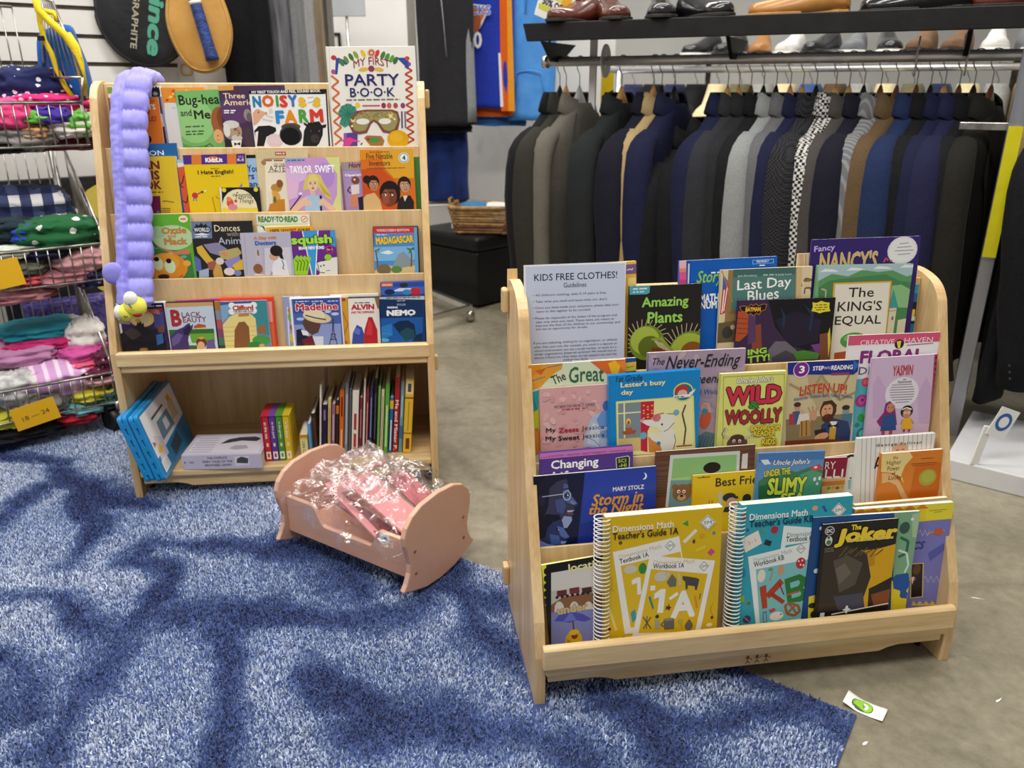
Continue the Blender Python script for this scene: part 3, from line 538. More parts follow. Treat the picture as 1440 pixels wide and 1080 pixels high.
b.draw('lettering', [tx('#1c2c50', '1st Grade', 798, 975, 200, 40, sh=.2), tx('#f3efb4', "Lester's busy", 830, 1132, 241, 46, b=.03), tx('#f3efb4', 'day', 832, 912, 300, 42, b=.03)])
b = Book('RB', (1012, 30), (1676, -2), .013, .005, '#a893a8', 'grey mauve book with black italic title, right of the blue mouse book', GB, cv=K3)
b.draw('cover_print', [('e', random.choice(['#9c8c9e', '#b49cae', '#a08fa8', '#bba5ad']), random.uniform(1020, 1660), random.uniform(40, 560), random.uniform(18, 50), random.uniform(12, 30), random.uniform(0, 180)) for _ in range(50)]+[('p', '#5f7a84', [(1340, 600), (1400, 560), (1500, 580), (1640, 560), (1660, 760), (1340, 760)]), ('e', '#cf5a34', 1400, 480, 36, 62, 10), ('l', '#d8a88a', [(1375, 440), (1380, 370), (1420, 375), (1430, 430)], 14), ('e', '#3f8aa0', 1395, 425, 22, 20)]+[('l', '#3f6470', [(1350+22*i, 690), (1385+22*i, 590)], 6) for i in range(13)]+[('p', '#2f4a66', [(1004, 30), (1014, 30), (1014, 500), (1004, 500)])])
b.draw('lettering', [tx('#222228', 'The', 1046, 1126, 88, 48, sh=.35), tx('#222228', 'Never-Ending', 1135, 1638, 96, 112, sh=.35, b=.008), tx('#222228', 'Greenness', 1290, 1610, 200, 60, sh=.35, b=.008), tx('#3c5aa0', 'Neil Waldman', 1300, 1560, 290, 34, sh=.2)])
b = Book('RB', (135, 184), (508, 166), .024, .009, '#dfe07a', 'lime yellow fact book with a horned buffalo and red lettering', GB, cv=K4)
b.draw('cover_print', [('l', '#b9b84a', [(150, 200), (493, 183), (480, 620), (145, 620), (150, 200)], 5), ('e', '#6a4a40', 226, 572, 58, 40), ('e', '#553830', 226, 545, 40, 22), ('l', '#cfc6a4', [(185, 545), (150, 535), (152, 505), (172, 490)], 16), ('l', '#cfc6a4', [(268, 545), (312, 530), (308, 500), (282, 488)], 16), ('l', '#4a3a30', [(150, 548), (140, 520), (160, 486)], 4), ('e', '#f0ead8', 208, 560, 9, 10), ('e', '#f0ead8', 240, 560, 9, 10), ('e', '#2a1a14', 209, 562, 4, 5), ('e', '#2a1a14', 239, 562, 4, 5)])
b.draw('lettering', [tx('#ffffff', "Uncle John's", 225, 430, 220, 40, b=.02, sh=.25, out='#23241a', ow=.05), tx('#d2304a', 'WILD', 165, 476, 302, 104, b=.05, out='#2a1a18', ow=.05, rot=-1), tx('#3f8a3c', '&', 292, 350, 356, 42, b=.04, out='#1a2a18', ow=.05), tx('#a83038', 'WOOLLY', 158, 476, 418, 80, b=.05, out='#2a1a18', ow=.05, arc=-5), tx('#f3d93c', 'BATHROOM', 302, 466, 486, 32, b=.04, out='#4a3018', ow=.06), tx('#f3d93c', 'READER', 318, 440, 516, 30, b=.04, out='#4a3018', ow=.06), tx('#f3d93c', 'FOR', 385, 425, 538, 12, b=.03, out='#4a3018', ow=.05), tx('#f3d93c', 'KIDS!', 364, 446, 563, 32, b=.04, out='#4a3018', ow=.06)])
b = Book('RB', (512, 119), (912, 103), .018, .003, '#cfc096', 'beginner reader with a navy banner and a bearded man at a telephone', GB, cv=K4)
lu = [('p', '#b9a982', [(620, 190), (700, 185), (760, 330), (700, 420), (640, 300)]), ('l', '#a5946c', [(520, 240), (640, 300), (700, 190)], 14), ('l', '#a5946c', [(700, 190), (800, 330), (905, 280)], 14), ('l', '#98885f', [(860, 180), (800, 300)], 12), ('p', '#8a7a58', [(500, 440), (900, 400), (900, 570), (500, 590)]),
      ('e', '#c89a7a', 565, 372, 18, 22), ('e', '#4a3022', 565, 356, 20, 14), ('p', '#3f5a8a', [(540, 395), (600, 390), (610, 460), (520, 470)]), ('e', '#d8a88a', 592, 398, 14, 16), ('p', '#e6dccb', [(575, 410), (625, 405), (640, 450), (560, 470)]), ('p', '#b03a4a', [(520, 410), (550, 405), (545, 470), (515, 470)]),
      ('p', '#b98a4a', [(580, 450), (635, 440), (640, 530), (575, 540)]), ('l', '#6a4a24', [(590, 450), (590, 535)], 6), ('l', '#6a4a24', [(615, 445), (615, 530)], 6), ('e', '#d09a7a', 655, 420, 20, 26, -20), ('l', '#c89070', [(640, 400), (625, 370)], 9), ('l', '#c89070', [(655, 395), (650, 362)], 9), ('l', '#c89070', [(668, 398), (676, 368)], 9),
      ('e', '#8a9a9a', 838, 392, 20, 22), ('e', '#3a2a20', 838, 372, 22, 14), ('p', '#4f7a8a', [(812, 410), (870, 405), (880, 470), (820, 470)]),
      ('p', '#2c3f6c', [(700, 470), (760, 430), (850, 450), (875, 560), (690, 570)]), ('p', '#c9a03c', [(748, 470), (785, 470), (775, 560), (740, 560)]), ('p', '#efe9da', [(745, 450), (790, 450), (770, 490)]), ('p', '#1c1c22', [(735, 468), (765, 472), (795, 464), (795, 484), (765, 478), (735, 486)]),
      ('e', '#4a2c1c', 738, 388, 46, 52), ('e', '#d8a078', 732, 392, 32, 42, 8), ('e', '#4a2c1c', 735, 432, 32, 24), ('e', '#7a2a24', 728, 420, 14, 6), ('e', '#2a1a14', 722, 380, 5, 4), ('e', '#2a1a14', 746, 378, 5, 4), ('l', '#b87a58', [(732, 384), (724, 402), (736, 404)], 4), ('p', '#4a2c1c', [(696, 372), (712, 338), (760, 330), (788, 360), (776, 378), (750, 352), (714, 360)]),
      ('p', '#24242a', [(660, 500), (725, 490), (730, 520), (665, 530)]), ('e', '#d8a078', 700, 535, 40, 20, -15), ('p', '#7a3a28', [(495, 560), (700, 548), (880, 556), (880, 590), (495, 590)]),
      ('p', '#20308a', [(510, 119), (914, 102), (914, 160), (880, 186), (512, 186)]), ('p', '#2f6fc4', [(880, 104), (912, 130), (882, 170)]), ('e', '#e9e3f0', 587, 160, 45, 45), ('e', '#7a2a8a', 587, 158, 41, 41), ('p', '#8a3a7a', [(756, 176), (860, 172), (858, 186), (756, 190)])]
b.draw('cover_print', lu)
b.draw('lettering', [tx('#ffffff', '3', 574, 606, 158, 42, b=.03), tx('#ffffff', 'STEP', 652, 714, 151, 24, b=.03), tx('#ffffff', 'INTO', 717, 752, 149, 14), tx('#ffffff', 'READING', 756, 876, 146, 26, b=.03), tx('#c4442c', 'LISTEN UP!', 578, 842, 276, 56, b=.04, arc=14, out='#e9d9a4', ow=.02), tx('#3a5fa4', "Alexander Graham Bell's Talking Machine", 545, 874, 322, 24, arc=16, b=.01)])
b = Book('RB', (348, 127), (864, 107), .010, .003, '#efecef', 'white colouring book with a pink banner and roses, behind the lilac book', GB, cv=(1106.7, 440.2, 4))
b.cv = K2
ro = [('p', '#d9567c', [(855, 608), (1370, 586), (1368, 640), (850, 664)]), ('e', '#1c1c1c', 1138, 655, 26, 26), ('p', '#e9d24a', [(1124, 640), (1150, 636), (1142, 678), (1130, 678)]), ('l', '#8a4a5a', [(1180, 662), (1330, 650)], 4)]
b.draw('cover_print', ro)
b.draw('lettering', [tx('#f6e4ea', 'CREATIVE', 920, 1110, 645, 28), tx('#f6e4ea', 'HAVEN', 1168, 1326, 632, 28), tx('#8a2a7c', 'FLORAL', 920, 1276, 722, 72, b=.05), tx('#5a3a5a', 'DESIGNS', 912, 1190, 800, 42)])
b.cv = K4
b.draw('cover_print', [('p', '#58b4c4', [(890, 215), (1000, 200), (1000, 600), (870, 600)])]+[('e', c, x, y, r, r) for c, x, y, r in (('#cf4a5a', 950, 230, 26), ('#e06a7a', 950, 228, 14), ('#a8408a', 925, 335, 36), ('#c45aa4', 928, 332, 22), ('#8a2c70', 930, 330, 10), ('#3f9a5a', 925, 430, 24), ('#8ac44a', 950, 405, 16), ('#3a7a9a', 930, 520, 34), ('#6fd0c0', 932, 518, 22), ('#2f8a7a', 900, 470, 14))])
b = Book('RB', (985, 95), (1356, 71), .021, .004, '#d3b9d6', 'lilac paperback with two cartoon girls and a white text circle', GB, cv=K4)
ya = [('p', '#c9abcf', [(990, 250), (1020, 190), (1060, 260), (1060, 420), (990, 430)]), ('p', '#c9abcf', [(1240, 300), (1290, 200), (1320, 260), (1310, 460), (1250, 460)]), ('e', '#e6e2ea', 1153, 290, 93, 88)]
ya += [('p', '#b03a54', [(1336, 72), (1356, 71), (1326, 520), (1304, 520)])]+[('e', '#5a2a3c', 1345-2*i, 92+32*i, 5, 9) for i in range(13)]
ya += [('l', '#8a8496', [(1085+d, 246+14*i), (1222-d, 240+14*i)], 4) for i, d in enumerate((12, 6, 0, 0, 0, 4, 12, 30))]
ya += [('p', '#8a2a70', [(1085, 335), (1112, 360), (1125, 470), (1095, 470), (1030, 480), (1010, 450), (1050, 400), (1060, 350)]), ('e', '#c48a6a', 1088, 374, 22, 26), ('p', '#2c4f8c', [(1045, 420), (1112, 405), (1120, 498), (1030, 505)]), ('r', '#b0444c', 1038, 502, 1056, 525), ('r', '#b0444c', 1080, 500, 1098, 525), ('e', '#1c1420', 1078, 372, 3, 4), ('e', '#1c1420', 1098, 372, 3, 4),
       ('e', '#1e1620', 1180, 394, 34, 34), ('e', '#c98a64', 1180, 404, 23, 26), ('l', '#f0f0f0', [(1152, 384), (1180, 372), (1208, 382)], 6), ('e', '#ffffff', 1172, 402, 6, 7), ('e', '#ffffff', 1190, 402, 6, 7), ('e', '#1c1420', 1173, 403, 3, 4), ('e', '#1c1420', 1190, 403, 3, 4), ('p', '#e8b42c', [(1160, 432), (1204, 430), (1214, 492), (1148, 495)]), ('l', '#c98a64', [(1158, 440), (1144, 468)], 8), ('l', '#c98a64', [(1204, 440), (1218, 462)], 8), ('r', '#a83a3a', 1158, 494, 1170, 508), ('r', '#a83a3a', 1186, 494, 1198, 508)]
b.draw('cover_print', ya)
b.draw('lettering', [tx('#c42c30', 'YASMIN', 1102, 1214, 162, 58, b=.02), tx('#2c2430', 'the', 1160, 1178, 212, 10), tx('#2c2430', 'Fashionista', 1130, 1206, 226, 14, sh=.2)])
# --- third ledge
b = Book('RC', (282, 708), (915, 656), .009, .008, '#55398c', 'purple science hardcover with a pink top band and white title', GC, hard=True, cv=K3)
b.draw('cover_print', [('p', '#d27ac0', [(270, 712), (925, 655), (925, 694), (270, 750)]), tx('#4a2a5c', 'ADAPTATION • VARIATION • SELECTIVE BREEDING • CAMOUFLAGE', 340, 862, 708, 13, b=.01)]+[('e', '#3a2050', x, y, 3.5, 3.5) for x, y in ((295, 736), (312, 735), (328, 733), (876, 689), (890, 688), (905, 687))]+[('p', '#cfd0d4', [(795, 738), (880, 722), (892, 735), (888, 830), (800, 830)]), ('p', '#23262a', [(800, 742), (878, 728), (886, 738), (882, 830), (806, 830)])])
b.draw('lettering', [tx('#ffffff', 'Changing', 360, 680, 782, 76, b=.03), tx('#ffffff', 'Life', 372, 520, 862, 70, b=.03), tx('#b6d94a', 'SCI', 812, 866, 757, 24, b=.02), tx('#b6d94a', '-HI', 818, 868, 788, 24, b=.02)])
b = Book('RC', (180, 181), (803, 128), .016, .005, '#1e3494', 'dark blue book with two faces in profile by moonlight', GC, cv=K5)
st = [('p', '#141a3c', [(170, 180), (440, 160), (400, 540), (190, 560)]), ('p', '#0e1126', [(180, 182), (340, 168), (350, 230), (300, 420), (200, 420)]), ('p', '#2742a8', [(440, 160), (810, 125), (810, 330), (420, 420)]),
      ('p', '#3b3a58', [(205, 220), (250, 178), (340, 172), (352, 205), (358, 240), (364, 268), (388, 296), (405, 318), (398, 328), (384, 332), (391, 350), (377, 359), (385, 374), (374, 384), (376, 402), (352, 440), (300, 450), (240, 430), (205, 340)]), ('p', '#1a1830', [(205, 220), (250, 178), (340, 172), (346, 192), (300, 205), (262, 240), (255, 330), (230, 400), (205, 340)]), ('p', '#54659c', [(335, 215), (354, 222), (364, 268), (388, 296), (404, 318), (382, 322), (350, 312), (330, 270)]), ('p', '#465488', [(290, 300), (335, 290), (345, 330), (330, 370), (300, 360)]), ('p', '#7086ba', [(372, 298), (398, 316), (384, 324), (368, 314)]), ('p', '#98a6cc', [(335, 380), (374, 384), (376, 402), (352, 440), (318, 440), (322, 405)]), ('p', '#b8c2de', [(352, 352), (388, 350), (376, 359), (352, 360)]), ('p', '#6a4450', [(350, 361), (378, 360), (384, 373), (352, 374)]), ('e', '#2a2440', 222, 300, 18, 30), ('l', '#c3c9dc', [(225, 283), (336, 268)], 4), ('e', '#14142c', 350, 276, 11, 8), ('e', '#e6eaf4', 354, 275, 4, 4), ('l', '#d2d8e8', [(333, 262), (356, 250), (370, 270), (362, 296), (342, 300), (331, 282), (333, 262)], 3.5), ('l', '#23223c', [(330, 246), (360, 240)], 6),
      ('p', '#2f3566', [(205, 420), (250, 372), (310, 378), (328, 412), (334, 440), (352, 468), (366, 488), (346, 498), (350, 512), (338, 520), (336, 545), (205, 548)]), ('p', '#11132a', [(205, 430), (245, 370), (310, 374), (322, 396), (280, 410), (252, 440), (240, 490), (205, 500)]), ('p', '#5670b4', [(300, 430), (332, 440), (362, 486), (340, 494), (318, 480)]), ('p', '#4760a4', [(262, 470), (310, 480), (318, 520), (270, 530)]), ('e', '#10122a', 304, 450, 10, 6), ('e', '#c8d2ec', 308, 449, 4, 3), ('p', '#88a0d8', [(318, 506), (350, 508), (338, 520), (320, 522)]), ('p', '#7f98d2', [(205, 500), (250, 520), (330, 540), (330, 560), (205, 560)]),
      ('e', '#e9edf6', 741, 178, 14, 17), ('e', '#2742a8', 733, 176, 13, 16)]
b.draw('cover_print', st)
b.draw('lettering', [tx('#eef0fa', 'MARY STOLZ', 583, 740, 238, 22, b=.025), tx('#e9a23c', 'Storm in', 475, 737, 290, 60, b=.03, sh=.28), tx('#e9a23c', 'the Night', 463, 738, 345, 62, b=.03, sh=.28)])
b = Book('RC', (800, 56), (1305, 18), .010, .004, '#6a4634', 'wood brown book holding a green snapshot of a boy and a bear', GC, cv=K5)
b.draw('cover_print', [('l', random.choice(['#5a3a2a', '#7a543e']), [(800, 70+14*i), (1305, 34+14*i)], 4) for i in range(16)]+[('p', '#cfd6d0', [(873, 72), (1226, 50), (1215, 330), (848, 335)]), ('p', '#a6cf86', [(888, 90), (1210, 68), (1200, 330), (862, 335)]), ('p', '#6f9aa4', [(875, 200), (1200, 190), (1200, 330), (862, 335)]), ('p', '#8fbf7a', [(888, 90), (1210, 68), (1206, 150), (880, 190)]), ('e', '#e2b08c', 1082, 165, 28, 32), ('e', '#1e1614', 1084, 135, 44, 28), ('p', '#d8d4cc', [(1238, 66), (1266, 62), (1262, 140), (1232, 140)])]+[('e', '#8a6440', 932, 262, 48, 44), ('e', '#8a6440', 896, 232, 16, 15), ('e', '#8a6440', 968, 230, 16, 15), ('e', '#c9a67a', 930, 286, 22, 16), ('e', '#2a1c14', 930, 278, 9, 6), ('e', '#ffffff', 916, 256, 8, 9), ('e', '#ffffff', 942, 256, 8, 9), ('e', '#2a1c14', 917, 257, 4, 5), ('e', '#2a1c14', 942, 257, 4, 5)])
b = Book('RC', (988, 176), (1420, 140), .016, .004, '#e8c31e', 'yellow paperback about friends with a child in a cap', GC, cv=K5)
b.draw('cover_print', [('e', '#4a4438', 1040, 183, 5, 4), ('l', '#6a5a1c', [(1010, 187), (1075, 182)], 4), ('p', '#d0c8b0', [(1118, 260), (1136, 258), (1138, 340), (1115, 340)]), ('e', '#3c3a36', 1172, 285, 34, 22), ('p', '#3c3a36', [(1140, 292), (1215, 278), (1218, 290), (1145, 302)]), ('e', '#d9a987', 1182, 312, 26, 26), ('p', '#3a3a44', [(1150, 335), (1220, 330), (1230, 360), (1140, 360)]), ('e', '#3a2a22', 1260, 290, 22, 22), ('l', '#a8881c', [(1070, 300), (1070, 345)], 5), ('l', '#a8881c', [(1085, 300), (1085, 345)], 5)])
b.cv = K4
b.draw('lettering', [tx('#22201a', 'Best Friends', 108, 430, 780, 48, b=.012)])
b = Book('RC', (500, 668), (850, 652), .0105, .004, '#8c1c36', 'maroon book with white capitals beside the slimy fact book', GC, cv=K4)
b.draw('cover_print', [('p', '#d8b070', [(700, 770), (850, 762), (850, 900), (700, 900)]), ('p', '#c8782c', [(700, 790), (850, 780), (850, 805), (700, 815)])]+[('e', c, x, y, 12, 9) for c, x, y in (('#7a9a3c', 740, 826), ('#c4a03c', 765, 822), ('#8a5a2c', 790, 824), ('#a8b04a', 815, 818), ('#d9c46a', 750, 842))])
b.draw('lettering', [tx('#f3e9e4', 'RY', 722, 779, 697, 40), tx('#f3e9e4', 'LLI', 722, 822, 742, 44), ('s', '#f0d9c4', 730, 812, 770, 12)])
b = Book('RC', (720, 655), (895, 632), .006, .004, '#e4e0d6', 'white book with black scribbles behind the maroon book', GC, cv=K4)
b.draw('cover_print', [('l', '#26241f', [(845, 652), (870, 640), (893, 648)], 14), ('l', '#26241f', [(860, 770), (885, 765)], 8), ('p', '#8fb8b0', [(850, 780), (890, 776), (888, 830), (850, 830)])])
b = Book('RC', (348, 631), (723, 616), .021, .006, '#5f8fc4', 'glossy fact book with slimy green lettering over hills', GC, hard=True, cv=K4)
sl = [('p', '#4a78b4', [(348, 628), (725, 612), (725, 660), (348, 680)]), ('p', '#d9e4ee', [(358, 668), (400, 664), (415, 690), (380, 695)]), ('p', '#3f7a4c', [(345, 790), (400, 745), (470, 715), (560, 735), (640, 705), (725, 730), (722, 900), (345, 900)]), ('p', '#4f9a78', [(560, 760), (650, 720), (722, 750), (722, 900), (560, 900)]), ('p', '#2f6a3c', [(345, 820), (420, 790), (500, 840), (500, 900), (345, 900)]), ('p', '#c04a4a', [(630, 708), (690, 690), (708, 712), (665, 732)]), ('e', '#e9e3d6', 668, 708, 10, 7), ('e', '#dfeae4', 662, 775, 8, 12), ('e', '#dfeae4', 690, 770, 8, 12), ('e', '#cfe0da', 676, 800, 7, 10)]
b.draw('cover_print', sl)
b.draw('lettering', [tx('#f3f3ee', "Uncle John's", 430, 636, 682, 38, b=.02, sh=.25, out='#2a4a7a', ow=.04), tx('#e3e24a', 'UNDER THE', 378, 525, 736, 38, b=.03, out='#23401c', ow=.05, rot=-5), tx('#d5e04a', 'SLIMY', 398, 616, 812, 96, b=.05, out='#23401c', ow=.05), tx('#e3e24a', 'SEA', 470, 605, 880, 60, b=.05, out='#23401c', ow=.05)])
b = Book('RC', (905, 546), (1343, 515), .013, .007, '#e9e7e1', 'white pinstriped book with a bald man behind the orange novel', GC, hard=True, cv=K4)
b.draw('cover_print', [('l', '#a9a59c', [(930+26*i, 538-1.8*i), (918+25*i, 930)], 3) for i in range(16)]+[('e', '#d8a684', 1140, 606, 44, 34), ('l', '#2a2420', [(1118, 612), (1136, 610)], 4), ('l', '#2a2420', [(1150, 608), (1166, 606)], 4), ('l', '#22201e', [(1000, 715), (1020, 650), (1045, 690), (1010, 700)], 10), ('l', '#22201e', [(1020, 800), (1035, 740)], 10), ('l', '#2a6a74', [(1010, 870), (1025, 835)], 10)])
b.draw('lettering', [tx('#26241f', 'George Sullivan', 1010, 1264, 578, 20, sp=1.3, b=.01)])
b = Book('RC', (1042, 633), (1387, 607), .021, .0075, '#d9812c', 'orange novel with a green circle at the right end of the third ledge', GC, cv=K4)
b.draw('cover_print', [('p', '#ead08a', [(1040, 632), (1195, 620), (1215, 650), (1170, 700), (1150, 750), (1165, 800), (1140, 760), (1100, 740), (1035, 735)]), ('p', '#cf6a1c', [(1230, 690), (1385, 680), (1380, 900), (1190, 900)]), ('p', '#e3b87a', [(1040, 740), (1100, 745), (1140, 790), (1180, 870), (1190, 900), (1160, 900), (1120, 810), (1080, 790), (1040, 800)]), ('e', '#a8a83c', 1297, 765, 49, 46), ('e', '#b6b44a', 1300, 760, 36, 34), ('l', '#9a4a1c', [(1205, 690), (1350, 680)], 4), ('l', '#9a4a1c', [(1212, 700), (1340, 692)], 3), ('l', '#9a4a1c', [(1260, 660), (1330, 655)], 3)])
b.draw('lettering', [tx('#3c2a1c', w_, x0, x1, y, h) for w_, x0, x1, y, h in (('the', 1103, 1131, 653, 18), ('Higher', 1068, 1148, 685, 32), ('Power', 1072, 1140, 714, 26), ('of', 1095, 1116, 742, 20), ('Lucky', 1078, 1152, 768, 32))])
# --- front trough
b = Book('RD', (220, 630), (560, 573), .020, .004, '#f0ea3a', 'yellow edged concept book with a train bridge and an umbrella', GD, cv=K5)
wv = [('e', '#16161a', 246, 660+38*i, 13, 17) for i in range(12)]
lo = [('p', '#16161a', [(245, 628), (600, 565), (600, 1080), (245, 1080)])]+wv+[('p', '#d9d5cd', [(270, 668), (600, 612), (600, 830), (270, 870)]), ('p', '#c4bdb2', [(270, 760), (600, 720), (600, 830), (270, 870)]), ('p', '#8a5f3c', [(270, 830), (330, 790), (420, 775), (600, 760), (600, 850), (270, 880)])]
lo += [('e', '#d9d2c6', x, 852, 24, 40) for x in (312, 388, 460)]+[('r', '#d9d2c6', x-24, 850, x+24, 890) for x in (312, 388, 460)]
lo += [('p', c, [(x, y), (x+50, y-8), (x+52, y+22), (x+2, y+30)]) for c, x, y in (('#6a2c28', 298, 760), ('#7a3430', 362, 746), ('#4a2c1c', 425, 745))]+[('e', '#2a1c18', 300+26*i, 792-4*i, 8, 8) for i in range(7)]
lo += [('p', '#7f86c0', [(270, 868), (600, 840), (600, 1060), (270, 1080)]), ('p', '#4a50b4', [(285, 912), (310, 880), (370, 862), (430, 875), (475, 900), (440, 915), (400, 908), (365, 920), (330, 915)]), ('p', '#6a74cc', [(330, 915), (370, 864), (400, 908)]), ('l', '#6a3a3a', [(380, 910), (385, 960)], 8), ('e', '#d9b020', 385, 1005, 42, 44), ('e', '#7a4028', 388, 985, 16, 18), ('e', '#e3bd30', 386, 968, 26, 14), ('p', '#b08a18', [(350, 1000), (380, 1020), (350, 1045)])]
b.draw('cover_print', lo)
b.draw('lettering', [tx('#efe6a0', 'locations', 358, 575, 625, 40, b=.03), tx('#cdb98a', 'under', 300, 455, 847, 42, b=.05, out='#6a5a3c', ow=.03)])
def spiral(root, w, h, th, n, label=None):
    m = MB()
    for i in range(n):
        z = .006+(h-.012)*i/(n-1); pts = []
        for k in range(13):
            A = 2*math.pi*k/13; pts.append((-w/2-.003+.0135*math.cos(A), th/2+(.0125+th*.1)*math.sin(A), z+.003*math.sin(A/2)))
        m.tube(pts, .0011, WHITEP, 6, closed=True)
    return m.build('coil_binding', root)
def sm(x, y, r): return [('p', '#eef0ee', [(x-r, y+2), (x, y-r), (x+r, y-2), (x, y+r)]), ('l', '#5a5a58', [(x-r*.85, y+2), (x, y-r*.85), (x+r*.85, y-2), (x, y+r*.85), (x-r*.85, y+2)], 2.5), tx('#2a3a5a', 'SM', x-r*.48, x+r*.48, y, r*.42)]
b = Book('RD', (545, 388), (1140, 335), .036, .016, '#dcb81c', 'yellow coil-bound maths guide with farm icons, left of the teal one', GD, cv=K5)
spiral(b.root, b.w, b.h, .016, 34)
ic = [('p', '#3f9a3c', [(935, 420), (962, 402), (966, 432)]), ('p', '#ece8d4', [(935, 508), (1000, 445), (1012, 455), (948, 520)]), ('p', '#5a3a2c', [(985, 505), (998, 495), (1000, 515), (988, 520)]), ('e', '#d9a020', 1034, 480, 14, 14), ('p', '#d24a8a', [(1060, 565), (1080, 543), (1100, 560), (1078, 582)]), ('p', '#e9c834', [(1000, 548), (1050, 525), (1055, 542), (1005, 562)]), ('e', '#3f9a8a', 1094, 466, 8, 9), ('e', '#6a4a2c', 621, 516, 10, 9), ('e', '#3fa06a', 545, 498, 8, 12), ('l', '#c9a41c', [(560, 700), (575, 690), (580, 730), (565, 760)], 5), ('l', '#e9d270', [(560, 840), (600, 960)], 14), ('e', '#7a2a2c', 565, 953, 9, 8), ('p', '#5a3a30', [(610, 1000), (640, 990), (648, 1006), (612, 1010)]), ('e', '#5a3a2c', 1084, 893, 8, 8), ('l', '#b08a14', [(1090, 820), (1075, 850), (1088, 885)], 3), ('e', '#f3ecc0', 1070, 930, 16, 10)]
tb = [('p', '#f1efe6', [(582, 563), (918, 482), (990, 940), (642, 978)]), ('p', '#e0bd22', [(622, 632), (925, 560), (975, 900), (672, 945)]), tx('#c9b46a', 'Dimensions Math', 613, 828, 560, 20, rot=-10), tx('#262626', 'Textbook 1A', 616, 763, 592, 24, rot=-10, b=.02)]+sm(872, 530, 30)+[('e', '#cfcbb8', 672, 650, 34, 22), ('e', '#2f8a3c', 733, 645, 20, 28), ('p', '#f1efe6', [(676, 706), (706, 690), (722, 690), (726, 776), (706, 778), (704, 718), (680, 728)]), ('p', '#3fa0b0', [(672, 870), (695, 850), (702, 900), (680, 922)]), ('l', '#c9a41c', [(560, 740), (590, 760)], 5)]
wb = [('p', '#f3f1ea', [(768, 580), (1100, 605), (1022, 978), (680, 990)]), ('p', '#dfba1e', [(775, 648), (1062, 672), (998, 965), (712, 972)]), tx('#cdb97a', 'Dimensions Math', 790, 998, 612, 22, rot=4), tx('#262626', 'Workbook 1A', 787, 943, 632, 25, rot=4, b=.02)]+sm(1043, 634, 28)
wb += [('e', '#cfcabb', 826, 686, 34, 26), ('e', '#c6c1b2', 858, 676, 14, 12), ('p', '#6f6d66', [(882, 672), (905, 700), (902, 735), (870, 740), (854, 715)]), ('l', '#c9c4b0', [(915, 670), (922, 730)], 9), ('p', '#4a4846', [(935, 682), (1005, 692), (1020, 700), (1012, 735), (1006, 754), (998, 754), (996, 735), (962, 730), (960, 750), (950, 750), (948, 712), (934, 700)]), ('r', '#f3f1ea', 772, 732, 796, 756), ('p', '#2f8a6a', [(762, 790), (772, 785), (790, 845), (782, 852)]), ('p', '#f3f1ea', [(864, 795), (908, 762), (914, 778), (872, 806)]), ('p', '#5a2f24', [(848, 835), (860, 838), (866, 822), (870, 838), (880, 842), (870, 848), (868, 860), (858, 850), (846, 856), (852, 844)]), ('p', '#f3f1ea', [(792, 772), (828, 748), (850, 748), (836, 870), (806, 870), (816, 790), (790, 800)]), tx('#f3f1ea', 'A', 876, 1000, 826, 138, b=.05), ('p', '#e08a2c', [(993, 785), (1003, 783), (1012, 842), (1002, 846)]), ('l', '#4a4440', [(1025, 770), (1020, 800)], 4), ('l', '#3f4a5a', [(735, 890), (775, 950)], 5), ('l', '#3f4a5a', [(775, 890), (735, 950)], 5), ('l', '#3f4a5a', [(755, 885), (752, 950)], 4), ('e', '#3a3632', 806, 888, 10, 9), ('p', '#a8a49a', [(795, 905), (815, 900), (820, 950), (795, 952)]), ('p', '#6a6862', [(838, 905), (892, 898), (892, 950), (842, 955)]), ('e', '#8a887e', 865, 902, 27, 7), ('l', '#6a6862', [(838, 915), (825, 930), (840, 940)], 7), ('e', '#b8a860', 922, 912, 13, 10), ('l', '#b8a860', [(925, 920), (935, 950)], 5), ('e', '#6f6a5c', 966, 935, 20, 22), ('p', '#6f6a5c', [(955, 915), (968, 900), (980, 915)])]
b.draw('cover_print', ic+tb+wb+sm(1062, 412, 40))
b.draw('lettering', [tx('#f6f1d8', 'Dimensions Math', 583, 890, 433, 34, b=.025), tx('#20201c', "Teacher's Guide 1A", 583, 914, 468, 36, b=.02)])
b = Book('RD', (228, 398), (793, 349), .033, .016, '#2fa3b6', 'teal coil-bound maths guide with pretzel and bird icons, right of the yellow one', GD, cv=K6)
spiral(b.root, b.w, b.h, .016, 34)
ic = [('e', '#d9a48a', 598, 412, 15, 13), ('p', '#2c4fa0', [(632, 405), (645, 398), (652, 415), (662, 425), (648, 432), (642, 418)]), ('p', '#e9e6dc', [(224, 570), (310, 525), (330, 590), (245, 638)]), tx('#c9a0a0', '3-1', 255, 298, 583, 20, rot=-25), ('p', '#4f9a8a', [(315, 520), (330, 512), (345, 535), (330, 545)]), ('e', '#b02c4a', 393, 522, 19, 19), ('p', '#24303a', [(348, 570), (380, 580), (370, 605), (338, 595)]), ('e', '#2f5aa0', 257, 524, 8, 9), ('l', '#2f6ab0', [(232, 730), (240, 720), (244, 755), (234, 760), (236, 735)], 4), ('p', '#7fb43c', [(218, 860), (240, 850), (240, 885), (220, 890)]), ('e', '#4a3f6a', 252, 975, 20, 20), ('l', '#e06a8a', [(240, 965), (262, 985)], 5), ('e', '#8a5a3c', 262, 894, 9, 8), ('e', '#c4543c', 240, 455, 10, 14)]
